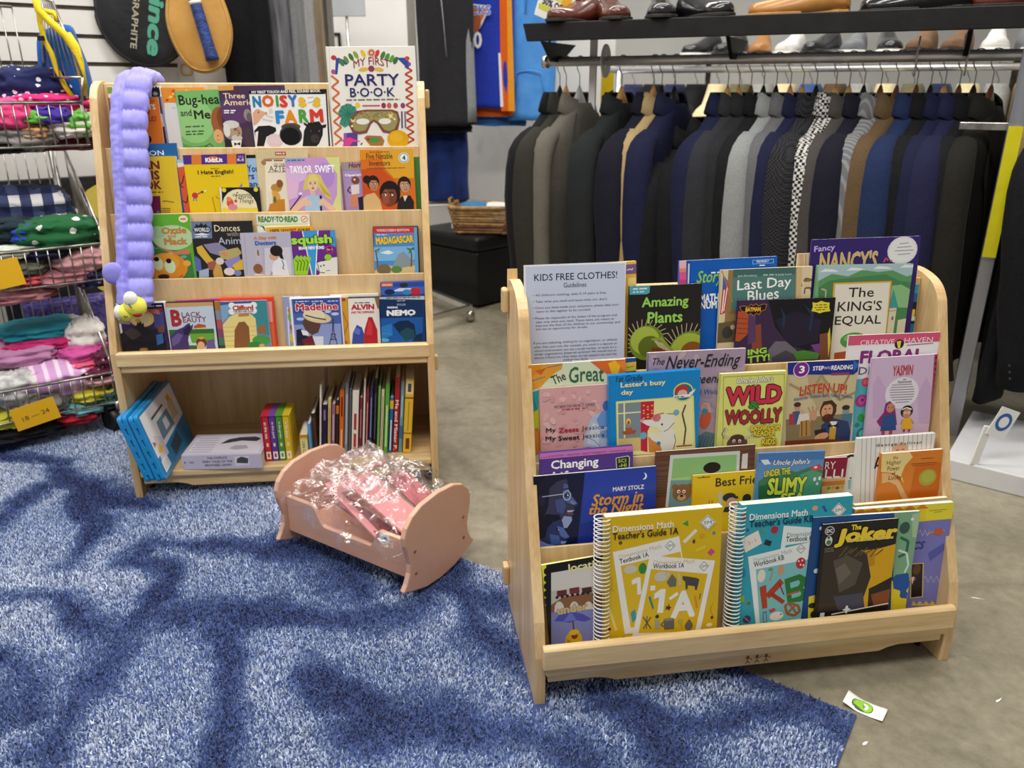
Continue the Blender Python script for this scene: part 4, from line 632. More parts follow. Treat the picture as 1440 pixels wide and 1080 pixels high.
tb = [('p', '#e6efee', [(440, 500), (640, 515), (660, 800), (420, 640)]), ('p', '#3aa8ba', [(448, 600), (620, 575), (620, 700), (430, 700)]), tx('#4a7a8a', 'Dimensions', 458, 590, 543, 24, rot=-1), tx('#26323a', 'Textbook KB', 452, 600, 566, 26, rot=2, b=.02)]
wb = [('p', '#eaf0ee', [(258, 658), (592, 578), (560, 985), (300, 1020)]), ('p', '#7cc4c8', [(298, 722), (578, 668), (555, 965), (318, 1000)]), tx('#8ab4b8', 'Dimensions Math', 288, 480, 652, 22, rot=-10), tx('#26323a', 'Workbook KB', 288, 440, 680, 26, rot=-10, b=.02)]+sm(526, 618, 26)
wb += [('e', '#e6e2d2', 326, 755, 20, 32), ('e', '#5aa06a', 372, 722, 12, 8), ('l', '#c48a6a', [(384, 730), (368, 780)], 7), ('e', '#c9a07a', 425, 725, 18, 26), ('e', '#c42c3c', 525, 690, 24, 28)]+[('e', '#f3ece4', x, y, 4, 5) for x, y in ((515, 680), (533, 676), (524, 698), (538, 700))]
wb += [('p', '#b4442c', [(316, 812), (350, 800), (356, 915), (330, 922)]), ('p', '#b4442c', [(345, 850), (420, 768), (440, 790), (365, 870)]), ('p', '#a83c28', [(355, 845), (380, 835), (445, 880), (432, 898)]), ('l', '#8a2c2c', [(415, 790), (440, 850)], 6), ('p', '#2f7a3a', [(442, 772), (520, 745), (552, 762), (550, 800), (535, 815), (560, 830), (556, 868), (520, 885), (458, 890)]), ('p', '#7cc4c8', [(470, 790), (515, 775), (522, 790), (512, 806), (474, 818)]), ('p', '#7cc4c8', [(476, 840), (520, 828), (528, 846), (518, 858), (480, 868)]), ('l', '#c0583c', [(455, 850), (520, 832)], 9),
       ('l', '#a8623a', [(445, 905), (470, 892), (512, 905), (520, 935), (490, 955), (455, 945), (445, 905)], 12), ('l', '#a8623a', [(455, 945), (500, 900)], 10), ('l', '#a8623a', [(505, 945), (470, 900)], 10), ('p', '#c84a50', [(362, 928), (392, 915), (398, 930), (370, 942)]), ('e', '#eef0ea', 402, 958, 34, 22), ('e', '#2a2a2a', 424, 948, 4, 4), ('p', '#4a8ab4', [(332, 938), (352, 932), (354, 990), (334, 998)]), ('p', '#8fc0d4', [(338, 944), (347, 942), (349, 984), (339, 988)])]+[('r', '#23282c', 540+8*i, 878+9*j, 546+8*i, 885+9*j) for i in range(3) for j in range(3)]
b.draw('cover_print', ic+tb+wb+sm(717, 421, 37))
b.draw('lettering', [tx('#eef8f8', 'Dimensions Math', 268, 560, 445, 34, b=.025), tx('#14305a', "Teacher's Guide KB", 268, 588, 477, 36, b=.02)])
b = Book('RD', (800, 398), (1272, 358), .010, .008, '#d8bc3a', 'yellow magazine stack edge standing hindmost at the right end', GD, cv=K6)
b.draw('cover_print', [('l', random.choice(['#f3eec8', '#8a8450', '#efe9d0']), [(800, 404+3*i), (1272, 364+3*i)], 2.5) for i in range(5)])
b = Book('RD', (800, 420), (1303, 383), .022, .010, '#7b7cc4', 'lavender workbook with a yellow zigzag top at the right end', GD, cv=K6)
zz = [('p', '#e9cf2c', [(795, 420), (1305, 380), (1303, 465), (795, 510)]), ('p', '#e8dc3c', [(1158, 393), (1305, 382), (1303, 465), (1158, 470)])]+[('p', '#d9821c', [(800+62*i, 440-4.6*i), (831+62*i, 412-4.6*i), (862+62*i, 436-4.6*i)]) for i in range(6)]+[('e', '#d9901c', 870, 435, 24, 16)]
zz += [('l', '#8a8a3c', [(1175, 425), (1265, 418)], 3), ('l', '#8a8a3c', [(1200, 433), (1240, 430)], 3), ('l', '#d99a4c', [(1165, 545), (1200, 530), (1255, 525)], 7), ('e', '#c8603c', 1222, 532, 24, 18), ('p', '#5a60b0', [(1170, 640), (1250, 590), (1255, 620), (1180, 680)]), ('l', '#b9b4d8', [(1120, 540)]+[(1130+12*i, 520+(34 if i % 2 else 0)) for i in range(5)], 3), ('l', '#b9b4d8', [(1150, 770)]+[(1156+14*i, 755+(34 if i % 2 else 0)) for i in range(7)], 3), ('p', '#d9c04a', [(1085, 905)]+[(1095+16*i, 880+(20 if i % 2 else 0)) for i in range(9)]+[(1240, 905)]), ('e', '#d05a34', 1227, 893, 17, 15),
       ('p', '#d9c46a', [(1082, 692), (1148, 688), (1144, 862), (1078, 870)]), ('p', '#2a2426', [(1087, 697), (1143, 693), (1139, 858), (1083, 865)]), ('e', '#6a3f2c', 1112, 722, 20, 26), ('p', '#1e1a1e', [(1088, 770), (1140, 760), (1139, 858), (1083, 865)]), ('p', '#c4444a', [(1095, 768), (1106, 760), (1108, 775), (1095, 782)]), ('p', '#e6e2dc', [(1086, 762), (1100, 758), (1090, 800)])]
b.draw('cover_print', zz)
b.draw('lettering', [tx('#23307c', 'PHYSICS', 960, 1152, 606, 38, sh=.25, b=.02)])
b = Book('RD', (590, 461), (1132, 428), .035, .006, '#1c4a84', 'navy and green puzzle piece book right behind the dark comic', GD, cv=K6)
gr = [('p', '#7fae8a', [(1000, 436), (1134, 426), (1080, 960), (990, 960)]), ('p', '#a8c8a0', [(1090, 445), (1132, 430), (1115, 560), (1090, 560)]), ('e', '#3a5a50', 1052, 512, 26, 30), ('l', '#2f6a58', [(1030, 560), (1070, 580), (1060, 640), (1020, 660)], 14), ('l', '#d9eadf', [(1020, 625), (1062, 640), (1070, 700), (1050, 740)], 10), ('e', '#e9f0e6', 1091, 468, 8, 8), ('p', '#e6cf2c', [(985, 780), (1085, 770), (1078, 960), (980, 960)]), ('p', '#1f56a4', [(1005, 750), (1070, 740), (1078, 800), (1060, 830), (1062, 870), (1030, 865), (1028, 830), (995, 820), (990, 770)]), ('e', '#1f56a4', 1046, 850, 20, 18), ('p', '#e6cf2c', [(566, 860), (605, 850), (600, 985), (560, 985)]), ('e', '#2c2c1a', 582, 905, 18, 14), ('e', '#2c2c1a', 590, 950, 16, 18), ('e', '#d9e4f0', 628, 514, 9, 9), ('e', '#d9e4f0', 603, 730, 12, 12)]
b.draw('cover_print', gr)
b = Book('RD', (638, 496), (1023, 463), .040, .003, '#26221f', 'dark comic book with big yellow title lettering in the front trough', GD, name='comic_book', cat='comic book', cv=K6, gloss=.2)
jo = [('p', '#d9a81e', [(835, 640), (1018, 590), (985, 900), (830, 960)]), ('p', '#c48a1c', [(700, 640), (900, 620), (900, 700), (690, 760)]), ('p', '#3a332c', [(640, 640), (760, 600), (860, 640), (880, 760), (830, 900), (700, 960), (610, 960)]), ('p', '#5a5048', [(690, 680), (760, 650), (840, 690), (800, 800), (720, 840)]), ('p', '#6f675c', [(700, 720), (750, 690), (780, 740), (720, 800)]), ('p', '#2a2622', [(870, 820), (930, 790), (985, 760), (980, 940), (860, 960)]), ('p', '#8a4a24', [(880, 850), (980, 820), (975, 920), (900, 930)]), ('p', '#4a4a5c', [(690, 860), (840, 840), (850, 930), (720, 945)]), ('p', '#26221f', [(610, 940), (980, 900), (980, 960), (610, 985)])]
jo += [('l', '#6a5a30', [(720+26*i, 660-8*(i % 3)), (760+26*i, 610+10*(i % 2))], 6) for i in range(8)]+[('l', '#f0ece4', [(680, 950), (780, 930), (970, 893)], 6), ('e', '#f3f3f3', 757, 925, 8, 20), ('e', '#f3f3f3', 757, 925, 20, 5), ('e', '#e4e6e2', 672, 527, 24, 22), ('e', '#23323c', 672, 527, 21, 19), tx('#f3f3f0', 'DC', 657, 687, 527, 18, b=.04), ('e', '#d9ddd6', 667, 578, 18, 24), ('e', '#4a7a5a', 667, 586, 12, 12), ('e', '#2f4438', 667, 562, 6, 6), ('r', '#e9e9e4', 622, 942, 644, 975)]+[('l', '#8a8478', [(645, 618+8*i), (692, 612+8*i)], 3) for i in range(3)]
b.draw('cover_print', jo)
b.draw('lettering', [tx('#f0d23c', 'The', 782, 832, 508, 28, b=.05, out='#1a1610', ow=.04), tx('#f0d23c', 'Joker', 700, 1016, 552, 92, b=.06, sh=.12, out='#14110c', ow=.04), ('s', '#d9c46a', 760, 992, 580, 18)])
# ------------------------------------------------------------------ books and discs on the tall shelf
C4, P5, C6, C7, C8, C9 = (140, 100, 6), (340, 50, 5.1429), (140, 200, 5.1417), (340, 200, 5.1429), (140, 370, 5.5385), (370, 370, 5.5385)
G1, G2, G3, G4 = 'books on the top ledge of the tall shelf', 'books on the second ledge of the tall shelf', 'books on the third ledge of the tall shelf', 'discs and books on the lowest ledge of the tall shelf'
b = Book('L1', (60, 128), (515, 122), .008, .004, '#e6e4dc', 'white backed book with a small black flame at its top, behind the purple plush', G1, cv=C4)
b.draw('cover_print', [('r', '#7f9f3c', 45, 135, 110, 190), ('p', '#1c1c20', [(440, 215), (440, 150), (455, 130), (465, 145), (475, 125), (490, 140), (500, 132), (510, 170), (512, 230)]), ('e', '#8a8f98', 470, 190, 20, 16)])
b = Book('L1', (420, 218), (522, 214), .012, .004, '#8a86b0', 'grey violet book edge with dark lettering squeezed beside the orange puzzle book', G1, cv=C4)
b.draw('cover_print', [('r', '#33405c', 495, 218, 522, 360), ('r', '#cfcfd6', 500, 360, 530, 430), ('r', '#c8a86a', 505, 430, 545, 470), ('r', '#2c2620', 505, 470, 560, 620)])
b = Book('L1', (70, 225), (492, 220), .018, .004, '#d9762c', 'orange puzzle book half hidden by the purple plush', G1, cv=C4)
b.draw('cover_print', [('e', '#1c1614', 405, 575, 34, 36), ('l', '#b0541c', [(430, 255), (470, 250)], 8), ('r', '#4a4f8a', 60, 230, 95, 420)])
b.draw('lettering', [tx('#f6efe2', 'HINTS', 300, 472, 303, 44, b=.02), tx('#8a1f1a', 'OF', 388, 428, 352, 40, sh=.2, b=.02), tx('#a82218', 'PUZZLES', 290, 484, 402, 42, sh=.2, b=.02)])
b = Book('L1', (515, 142), (880, 138), .008, .005, '#df8a2c', 'orange and white book with a fruit pattern behind the green book', G1, cv=C4)
b.draw('cover_print', [('p', '#dcdcdc', [(545, 268), (880, 268), (880, 660), (575, 660)])]+[('e', random.choice(['#e8a03c', '#d9641c', '#f0c878', '#f3e3c4', '#b04a1c']), random.uniform(560, 870), random.uniform(160, 258), random.uniform(8, 18), random.uniform(6, 14)) for _ in range(34)]+[('l', '#8a8f98', [(610, 310), (640, 312)], 4)])
b = Book('L1', (632, 168), (1072, 152), .014, .005, '#74b266', 'green picture book with black curly title and a brown haired girl', G1, cv=C4)
b.draw('cover_print', [('e', '#8fc47c', 800, 420, 170, 190), ('e', '#9a5a34', 1020, 430, 78, 130), ('e', '#7f4626', 1040, 400, 50, 90), ('e', '#e3a878', 1005, 550, 42, 60), ('e', '#2c1a12', 1000, 545, 5, 6), ('l', '#b87850', [(985, 575), (1000, 585), (1012, 575)], 5), ('p', '#5a9a4a', [(660, 660), (700, 610), (800, 640), (900, 620), (960, 660)]), ('l', '#22301c', [(890, 640), (930, 610), (960, 640)], 6)])
b.draw('lettering', [tx('#23281c', 'Bug-head', 668, 1062, 252, 112, b=.02), tx('#23281c', 'and', 682, 776, 352, 56, b=.015), tx('#23281c', 'Me', 797, 936, 366, 76, b=.03), ('s', '#3f5a34', 725, 882, 470, 18), ('s', '#3f5a34', 728, 882, 511, 18), ('s', '#3f5a34', 728, 890, 535, 18)])
b = Book('L1', (1000, 126), (1560, 118), .022, .005, '#463050', 'dark purple book with a white bearded man in a bow tie', G1, cv=C4)
b.draw('cover_print', [('e', '#5a3a66', 1150, 330, 140, 120), ('p', '#2c2028', [(1040, 650), (1060, 580), (1130, 560), (1200, 590), (1240, 650)]), ('e', '#8a8a88', 1115, 500, 74, 80), ('e', '#b0927a', 1150, 510, 52, 66), ('e', '#cfcdc8', 1110, 450, 68, 34), ('e', '#d9d6d0', 1075, 500, 28, 56), ('e', '#c6c2ba', 1160, 565, 46, 28), ('l', '#6a4a3a', [(1160, 490), (1185, 525), (1165, 530)], 7), ('l', '#4a3428', [(1130, 488), (1160, 484)], 8), ('e', '#2a1c16', 1145, 498, 8, 5), ('e', '#6a4438', 1168, 545, 14, 4), ('p', '#f0ece4', [(1110, 585), (1200, 585), (1190, 650), (1125, 650)]), ('p', '#1c1a1e', [(1135, 600), (1160, 612), (1188, 598), (1188, 628), (1160, 618), (1138, 632)]), ('e', '#8f8a84', 1250, 370, 34, 50), ('e', '#6a5a5a', 1262, 390, 22, 40), ('e', '#4a3a44', 1260, 560, 40, 90), ('p', '#d99a4a', [(1002, 120), (1130, 120), (1130, 160), (1002, 166)])])
b.draw('lettering', [tx('#ecd9b0', 'Three', 1043, 1226, 208, 46, b=.012), tx('#ecd9b0', 'Americans', 1045, 1400, 262, 50, b=.012), ('s', '#efe9f0', 1050, 1148, 334, 18), ('s', '#efe9f0', 1050, 1142, 352, 16)])
b = Book('L1', (50, 400), (614, 386), .032, .008, '#ecebe8', 'white farm animal sound book with big rainbow capitals', G1, hard=True, cv=P5)
nf = [('p', '#1c1a1c', [(50, 398), (614, 384), (614, 412), (596, 424), (50, 424)]), ('p', '#1c1a1c', [(604, 390), (614, 386), (640, 800), (628, 800)]),
      ('p', '#d9a488', [(78, 560), (105, 530), (165, 552), (180, 562), (150, 590), (110, 640), (85, 650)]), ('e', '#c98a6c', 176, 563, 8, 12), ('e', '#2a1a14', 120, 556, 5, 5), ('p', '#c98f74', [(112, 540), (130, 530), (126, 552)])]
nf += [('l', '#b9b0ac', [(195+7*i, 535-4*i), (200+8*i, 570-3*i)], 3) for i in range(4)]+[('p', '#1c1a1a', [(90, 690), (120, 655), (200, 650), (245, 665), (250, 690), (215, 720), (180, 730), (160, 800), (110, 800)]), ('p', '#e6dcdc', [(120, 690), (110, 800), (100, 760), (98, 700)]), ('e', '#d9c4cc', 240, 760, 60, 50), ('e', '#5a4a3a', 355, 660, 70, 28), ('e', '#3a3a38', 355, 720, 82, 74), ('e', '#0c0c0e', 352, 730, 72, 64), ('p', '#1e1c1c', [(440, 800), (450, 690), (480, 630), (560, 620), (588, 660), (585, 720), (560, 780), (540, 800)]), ('p', '#1e1c1c', [(490, 650), (445, 625), (450, 645), (480, 665)]), ('p', '#1e1c1c', [(570, 650), (612, 640), (608, 665), (580, 672)]), ('e', '#3a3432', 530, 745, 32, 32), ('e', '#4a4644', 500, 690, 6, 7), ('e', '#6a625c', 560, 690, 6, 7), ('e', '#141214', 540, 752, 8, 5), ('e', '#e0b73c', 432, 470, 25, 26), ('e', '#e0b73c', 440, 500, 30, 18), ('e', '#e0b73c', 545, 470, 24, 26), ('e', '#e0b73c', 540, 500, 30, 18), ('l', '#c07a24', [(440, 515), (445, 522)], 4), ('l', '#c07a24', [(545, 515), (540, 522)], 4), ('p', '#c4641c', [(455, 468), (466, 474), (454, 480)]), ('p', '#c4641c', [(522, 470), (512, 476), (524, 480)]), ('l', '#8aa07a', [(475, 450), (520, 445)], 4), ('l', '#8aa07a', [(478, 485), (515, 480)], 4)]
b.draw('cover_print', nf)
b.draw('lettering', [tx('#f3f3f0', 'MY FIRST TOUCH AND FEEL SOUND BOOK', 72, 570, 405, 21, b=.03)]+[tx(c, l, x0, x1, y, h, b=.06) for l, c, x0, x1, y, h in (('N', '#2a7ca8', 78, 140, 478, 84), ('O', '#d9601c', 145, 232, 474, 88), ('I', '#3f9a4a', 246, 266, 474, 84), ('S', '#d63c2c', 272, 332, 476, 90), ('Y', '#3c6fb4', 334, 402, 472, 86), ('F', '#2f86c0', 244, 308, 590, 96), ('A', '#e08a1c', 308, 398, 586, 98), ('R', '#4a9a3c', 412, 482, 582, 98), ('M', '#d03c2a', 492, 590, 580, 98))]+[tx('#b0a8a4', 'Oink', 180, 230, 585, 18, rot=10), tx('#b0a8a4', 'Oink!', 150, 222, 610, 18, rot=12)])
b = Book('L1', (604, 80), (1252, 75), .040, .014, '#e6e3da', 'large white party book with a mask and red ribbons, tallest on the shelf', G1, hard=True, cv=P5)
pk = [('l', '#cfcabc', [(632, 80), (655, 800)], 4)]
def curl(c, x0, x1, y0, y1, n, wd): return ('l', c, [(x0+(x1-x0)*i/n+(26 if i % 2 else -26), y0+(y1-y0)*i/n) for i in range(n+1)], wd)
pk += [curl('#cf6a3c', 672, 700, 290, 790, 12, 15), curl('#b8482c', 1205, 1222, 225, 780, 20, 13), ('e', '#b03a3c', 665, 160, 20, 18), ('p', '#2c4a9a', [(680, 165), (700, 160), (770, 190), (760, 212), (700, 200), (692, 280), (674, 280)]), ('e', '#b04a8a', 662, 262, 16, 18), ('p', '#2c4a9a', [(1120, 160), (1190, 160), (1215, 200), (1205, 245), (1180, 220), (1150, 190)]), ('e', '#c4483c', 1196, 165, 18, 16), ('e', '#7a4a9a', 1212, 206, 12, 14)]
for i, (x, y, c) in enumerate(((722, 195, '#4a7a3c'), (755, 175, '#5f8a3c'), (790, 155, '#3f6f34'), (825, 140, '#8a9a3c'), (878, 130, '#e0b82c'), (978, 130, '#c43a3c'), (1020, 142, '#3f7a3c'), (1052, 155, '#4a8a44'), (1085, 168, '#5f9a3c'), (1112, 180, '#3a6a3a'))):
    pk += [('e', c, x, y, 15, 30, -30 if x < 930 else 30)]
pk += [('e', '#d9a48a', 938, 125, 30, 30), ('e', '#b0483c', 938, 125, 20, 20), ('e', '#d9c4a4', 938, 125, 11, 11), ('e', '#d9b03c', 880, 245, 36, 14, -8), ('e', '#d9b03c', 990, 245, 36, 14, 8), ('e', '#8a3a4c', 937, 240, 23, 23), ('l', '#c4505c', [(872, 508), (1000, 507)], 11), ('e', '#e0c03c', 838, 504, 18, 20)]+[('e', c, x, 506, 17, 20) for x, c in ((1026, '#8a2f4a'), (1066, '#c45a4c'), (1112, '#a84a54'), (1165, '#8a3a74'))]
pk += [('p', '#3f8a74', [(695, 560), (720, 510), (770, 490), (825, 520), (835, 560), (800, 600), (790, 640), (745, 665), (705, 640), (720, 600)])]+[('l', '#2f6f5c', [(770, 570), (770+70*math.cos(a), 570+80*math.sin(a))], 7) for a in [i*.5 for i in range(13)]]
pk += [('p', '#7a4a3c', [(776, 650), (790, 590), (830, 545), (900, 535), (1090, 535), (1130, 550), (1146, 610), (1130, 680), (1080, 712), (1020, 700), (980, 640), (955, 622), (935, 640), (905, 705), (850, 715), (800, 700)]), ('p', '#97905a', [(800, 650), (815, 590), (850, 560), (910, 550), (1080, 548), (1120, 570), (1128, 620), (1105, 675), (1070, 692), (1030, 680), (990, 625), (955, 605), (925, 625), (895, 685), (850, 695), (815, 685)])]+[('e', random.choice(['#7f8a4a', '#b0a46a', '#8a6a4a']), random.uniform(840, 1110), random.uniform(555, 592), 7, 6) for _ in range(40)]
pk += [('e', '#e3e0d8', 875, 622, 48, 22), ('e', '#e3e0d8', 1035, 620, 45, 22), ('p', '#e9d27a', [(1055, 560), (1075, 572), (1095, 562), (1088, 585), (1100, 600), (1078, 594), (1062, 604), (1066, 582)]), ('p', '#e3cf8a', [(785, 600), (805, 612), (825, 600), (815, 625), (795, 628)]), ('e', '#e9e0b0', 798, 655, 8, 8), ('e', '#e9e0b0', 1105, 605, 8, 8), ('p', '#5a3f8a', [(738, 705), (838, 700), (836, 800), (735, 800)]), ('p', '#8a5aa8', [(738, 705), (760, 704), (760, 800), (735, 800)]), ('p', '#d8408a', [(715, 760), (780, 735), (800, 745), (860, 765), (800, 770), (785, 795), (725, 795), (760, 768)]), ('e', '#d9a50c', 1130, 750, 78, 66), ('e', '#e0b02a', 1118, 735, 46, 36), ('p', '#a86a3c', [(885, 740), (905, 722), (1010, 726), (1032, 760), (1020, 795), (930, 795)]), ('e', '#4f8a44', 960, 758, 44, 20), ('e', '#8a3a2c', 915, 750, 12, 10), ('l', '#3a3f6a', [(1157, 548), (1160, 670)], 11), ('l', '#7a5f8a', [(1180, 548), (1184, 668)], 11), ('l', '#2f4a4a', [(860, 790), (872, 776)], 8)]
b.draw('cover_print', pk)
b.draw('lettering', [tx('#8a2f2c', 'MY FIRST', 808, 1070, 208, 56, b=.006, arc=24), tx('#2a2a6a', 'PARTY', 748, 1140, 320, 84, b=.02), tx('#2a2a6a', 'B·O·O·K', 783, 1106, 410, 68, b=.02), ('s', '#6a6458', 755, 1146, 466, 14)])
# --- second ledge
b = Book('L2', (240, 15), (556, 5), .007, .005, '#23609c', 'blue book with a white name, behind the yellow book with a purple box', G2, cv=C6)
b.draw('cover_print', [('p', '#d9e3ec', [(330, 112), (560, 104), (560, 520), (330, 520)])]); b.draw('lettering', [tx('#e9eff4', 'JACKSON', 160, 466, 86, 46, b=.01)])
b = Book('L2', (170, 103), (547, 100), .014, .005, '#dcbb2c', 'yellow book with a purple box creature, right of the purple plush', G2, cv=C6)
b.draw('cover_print', [('p', '#6a1f4a', [(310, 392), (438, 388), (446, 515), (310, 515)]), ('e', '#e9dfe4', 372, 420, 6, 8), ('e', '#e9dfe4', 338, 424, 6, 8), ('p', '#3a7ab8', [(410, 500), (432, 495), (434, 512), (410, 512)])]+[('l', '#3a3420', [(446, 478+13*i), (512, 480+13*i)], 5) for i in range(3)]+[('l', '#8a7a2c', [(455, 428), (480, 424), (510, 430), (540, 434)], 8)])
b.draw('lettering', [tx('#7a2430', 'SEEN', 232, 434, 165, 62, b=.04), tx('#7a2430', 'THIS', 252, 434, 238, 66, b=.04), tx('#7a2430', 'BOOK', 222, 446, 310, 64, b=.04), ('s', '#6a5a24', 240, 462, 363, 14)])
b = Book('L2', (556, 126), (690, 120), .009, .005, '#9fc4d8', 'pale blue topped orange book between the two yellow books', G2, cv=C6)
b.draw('cover_print', [('p', '#d85a34', [(560, 185), (690, 165), (690, 520), (590, 520)]), ('p', '#e8e0dc', [(556, 150), (660, 150), (660, 172), (560, 180)]), ('l', '#3a1c18', [(610, 240), (600, 290), (580, 310), (605, 330)], 8), ('l', '#3a1c18', [(585, 330), (595, 420), (630, 440), (640, 380)], 8)])
b = Book('L2', (600, 94), (1053, 82), .016, .005, '#e6c414', 'yellow guide book with a purple and orange striped banner', G2, cv=C6)
b.draw('cover_print', [('p', c, [(x0, 94-(x0-600)*.026), (x1, 94-(x1-600)*.026), (x1+2, 160-(x1-600)*.012), (x0+2, 162-(x0-600)*.012)]) for c, x0, x1 in (('#4f2a86', 600, 664), ('#dc7a34', 664, 735), ('#4f2a86', 735, 922), ('#dc7a34', 922, 988), ('#4f2a86', 988, 1053))]+[('e', '#c8304a', 690, 385, 22, 22), ('l', '#a83a2c', [(710, 375), (735, 362)], 8), ('p', '#2c2a24', [(730, 355), (752, 352), (748, 372)]), ('p', '#e9dfae', [(748, 352), (775, 340), (770, 362)]), ('l', '#3a7ab0', [(682, 405), (680, 425)], 7), ('l', '#3a7ab0', [(698, 405), (702, 425)], 7), ('p', '#3f8ac0', [(1010, 320), (1030, 295), (1032, 322)]), ('l', '#a8781c', [(815, 395), (840, 505)], 6), ('l', '#a8781c', [(838, 390), (862, 410)], 6), ('e', '#e06a2c', 820, 120, 40, 18)])
b.draw('lettering', [tx('#f6f6f2', 'KidzLit', 765, 890, 128, 34, b=.05), tx('#f6f6f2', 'Vol. 2', 1002, 1040, 104, 12), tx('#f6f6f2', 'K-3', 998, 1042, 127, 20, b=.03), tx('#3a3018', 'Guide for:', 803, 868, 189, 11), tx('#2a2418', 'I Hate English!', 710, 969, 219, 38, b=.03), ('s', '#6a5a1c', 806, 874, 246, 9)])
b = Book('L2', (1055, 92), (1290, 86), .010, .004, '#9fc0e0', 'pale blue paperback with dark blue words between yellow and tan books', G2, cv=C6)
b.draw('cover_print', [('p', '#16161c', [(1055, 92), (1290, 86), (1290, 112), (1055, 116)])]); b.draw('lettering', [tx('#24408c', 'Yours', 1066, 1190, 190, 52, b=.03), tx('#24408c', 'rs', 1070, 1120, 252, 36, b=.03), tx('#24408c', 'and', 1084, 1170, 300, 40, b=.03)])
b = Book('L2', (96, 56), (474, 54), .013, .005, '#d8c69c', 'tan history book with a cream scroll behind the lilac singer book', G2, cv=C7)
b.draw('cover_print', [('p', '#ece2ca', [(165, 125), (420, 120), (420, 500), (180, 500)]), ('l', '#b08a5a', [(140, 150), (160, 125), (220, 120), (320, 118)], 9), ('e', '#9a7a4a', 160, 150, 16, 16), ('r', '#b03a3c', 240, 68, 320, 96)]+[('l', '#c9b486', [(100+18*i, 60), (112+18*i, 118)], 4) for i in range(20)]+[('e', '#c08a3c', 250, 330, 40, 30), ('e', '#d9a44a', 240, 400, 40, 50), ('e', '#8a5a2c', 275, 300, 24, 30), ('p', '#c8862c', [(190, 500), (210, 420), (310, 410), (315, 500)]), ('p', '#e6dcc8', [(190, 370), (220, 360), (225, 440), (195, 450)]), ('e', '#4a6a4a', 240, 415, 10, 24)])
b.draw('lettering', [('s', '#f3dcd4', 250, 312, 82, 12), ('s', '#a0604a', 165, 305, 132, 18), tx('#4a3424', 'OF THE', 232, 310, 160, 18), tx('#4a3424', 'AZTECS', 198, 372, 190, 40), ('s', '#8a7458', 190, 330, 216, 8)])
b = Book('L2', (28, 328), (318, 325), .021, .003, '#191a1c', 'small black and cream arched picture book in front of the yellow guide', G2, cv=(308.3-28/5.1417, 200, 5.1417))
b.cv = C6
b.draw('cover_print', [('e', '#eadfb6', 1015, 480, 128, 140), ('r', '#eadfb6', 888, 478, 1142, 520)]+[('e', '#e3cf3c', x, y, 16, 16) for x, y in ((900, 345), (1130, 342))]+[('e', '#e6d046', 905+28*i, 492, 17, 20) for i in range(9)]+[('e', '#d8563c', 945, 440, 26, 34), ('e', '#e08a5a', 935, 410, 18, 16), ('e', '#d88a9a', 965, 470, 34, 24), ('p', '#e6e4dc', [(865, 328), (882, 328), (890, 520), (874, 520)]), ('e', '#c8402c', 985, 425, 10, 12)])
b.draw('lettering', [tx('#2c2a26', 'My', 962, 992, 385, 26, sh=.3, rot=-8), tx('#2c2a26', 'Favorite', 985, 1105, 388, 48, sh=.3, arc=6), tx('#2c2a26', 'Things', 1012, 1115, 428, 42, sh=.3)])
b = Book('L2', (312, 116), (704, 107), .020, .003, '#c79ad2', 'lilac and lime singer book with a long blonde woman making a heart', G2, cv=C7)
ts = [('p', '#d8dc8a', [(600, 108), (706, 106), (722, 500), (640, 500), (690, 380), (690, 230)]), ('p', '#e3b8d8', [(320, 180), (420, 260), (400, 400), (330, 420)]), ('e', '#b48ad4', 600, 240, 70, 90), ('e', '#dab6e0', 400, 230, 70, 60), ('p', '#8ab0d0', [(315, 120), (440, 116), (440, 138), (316, 142)]),
      ('p', '#d8c46a', [(445, 330), (455, 270), (480, 235), (525, 225), (570, 240), (590, 290), (640, 370), (650, 420), (600, 390), (570, 350), (560, 330), (470, 345), (440, 350)]), ('p', '#c4a848', [(560, 290), (600, 340), (640, 380), (645, 400), (590, 370)]), ('e', '#eac4a4', 512, 310, 36, 46), ('p', '#e2cf7a', [(474, 290), (490, 240), (530, 232), (556, 262), (552, 292), (530, 276), (500, 284)]), ('e', '#4a3a34', 497, 300, 7, 5), ('e', '#4a3a34', 529, 298, 7, 5), ('l', '#6a4a3a', [(488, 290), (505, 286)], 4), ('l', '#6a4a3a', [(522, 285), (538, 287)], 4), ('l', '#c89878', [(513, 305), (517, 320), (510, 322)], 4), ('e', '#a8343c', 515, 333, 11, 5), ('r', '#e3b898', 496, 350, 530, 385),
      ('p', '#a8c6e4', [(455, 420), (480, 385), (545, 383), (580, 420), (585, 500), (460, 500)]), ('p', '#e8c0a0', [(360, 480), (430, 410), (480, 385), (470, 420), (530, 430), (515, 455), (450, 460), (400, 500), (350, 500)]), ('p', '#e8c0a0', [(545, 385), (590, 405), (680, 480), (690, 500), (640, 500), (585, 450), (540, 450), (530, 430), (575, 420)]), ('e', '#a8c6e4', 530, 440, 26, 22), ('l', '#23202a', [(350, 490), (430, 380)], 8), ('e', '#e9e4f0', 425, 372, 14, 10), ('r', '#23202a', 563, 385, 580, 410), ('r', '#23202a', 566, 460, 582, 500)]
b.draw('cover_print', ts)
b.draw('lettering', [tx('#ffffff', 'TAYLOR', 345, 508, 197, 56, b=.03), tx('#ffffff', 'SWIFT', 528, 673, 193, 56, b=.03), ('s', '#4a4a8a', 330, 455, 131, 12)])
b = Book('L2', (718, 146), (900, 138), .010, .004, '#b093c4', 'grey topped lilac comic paperback left of the orange inventors book', G2, cv=C7)
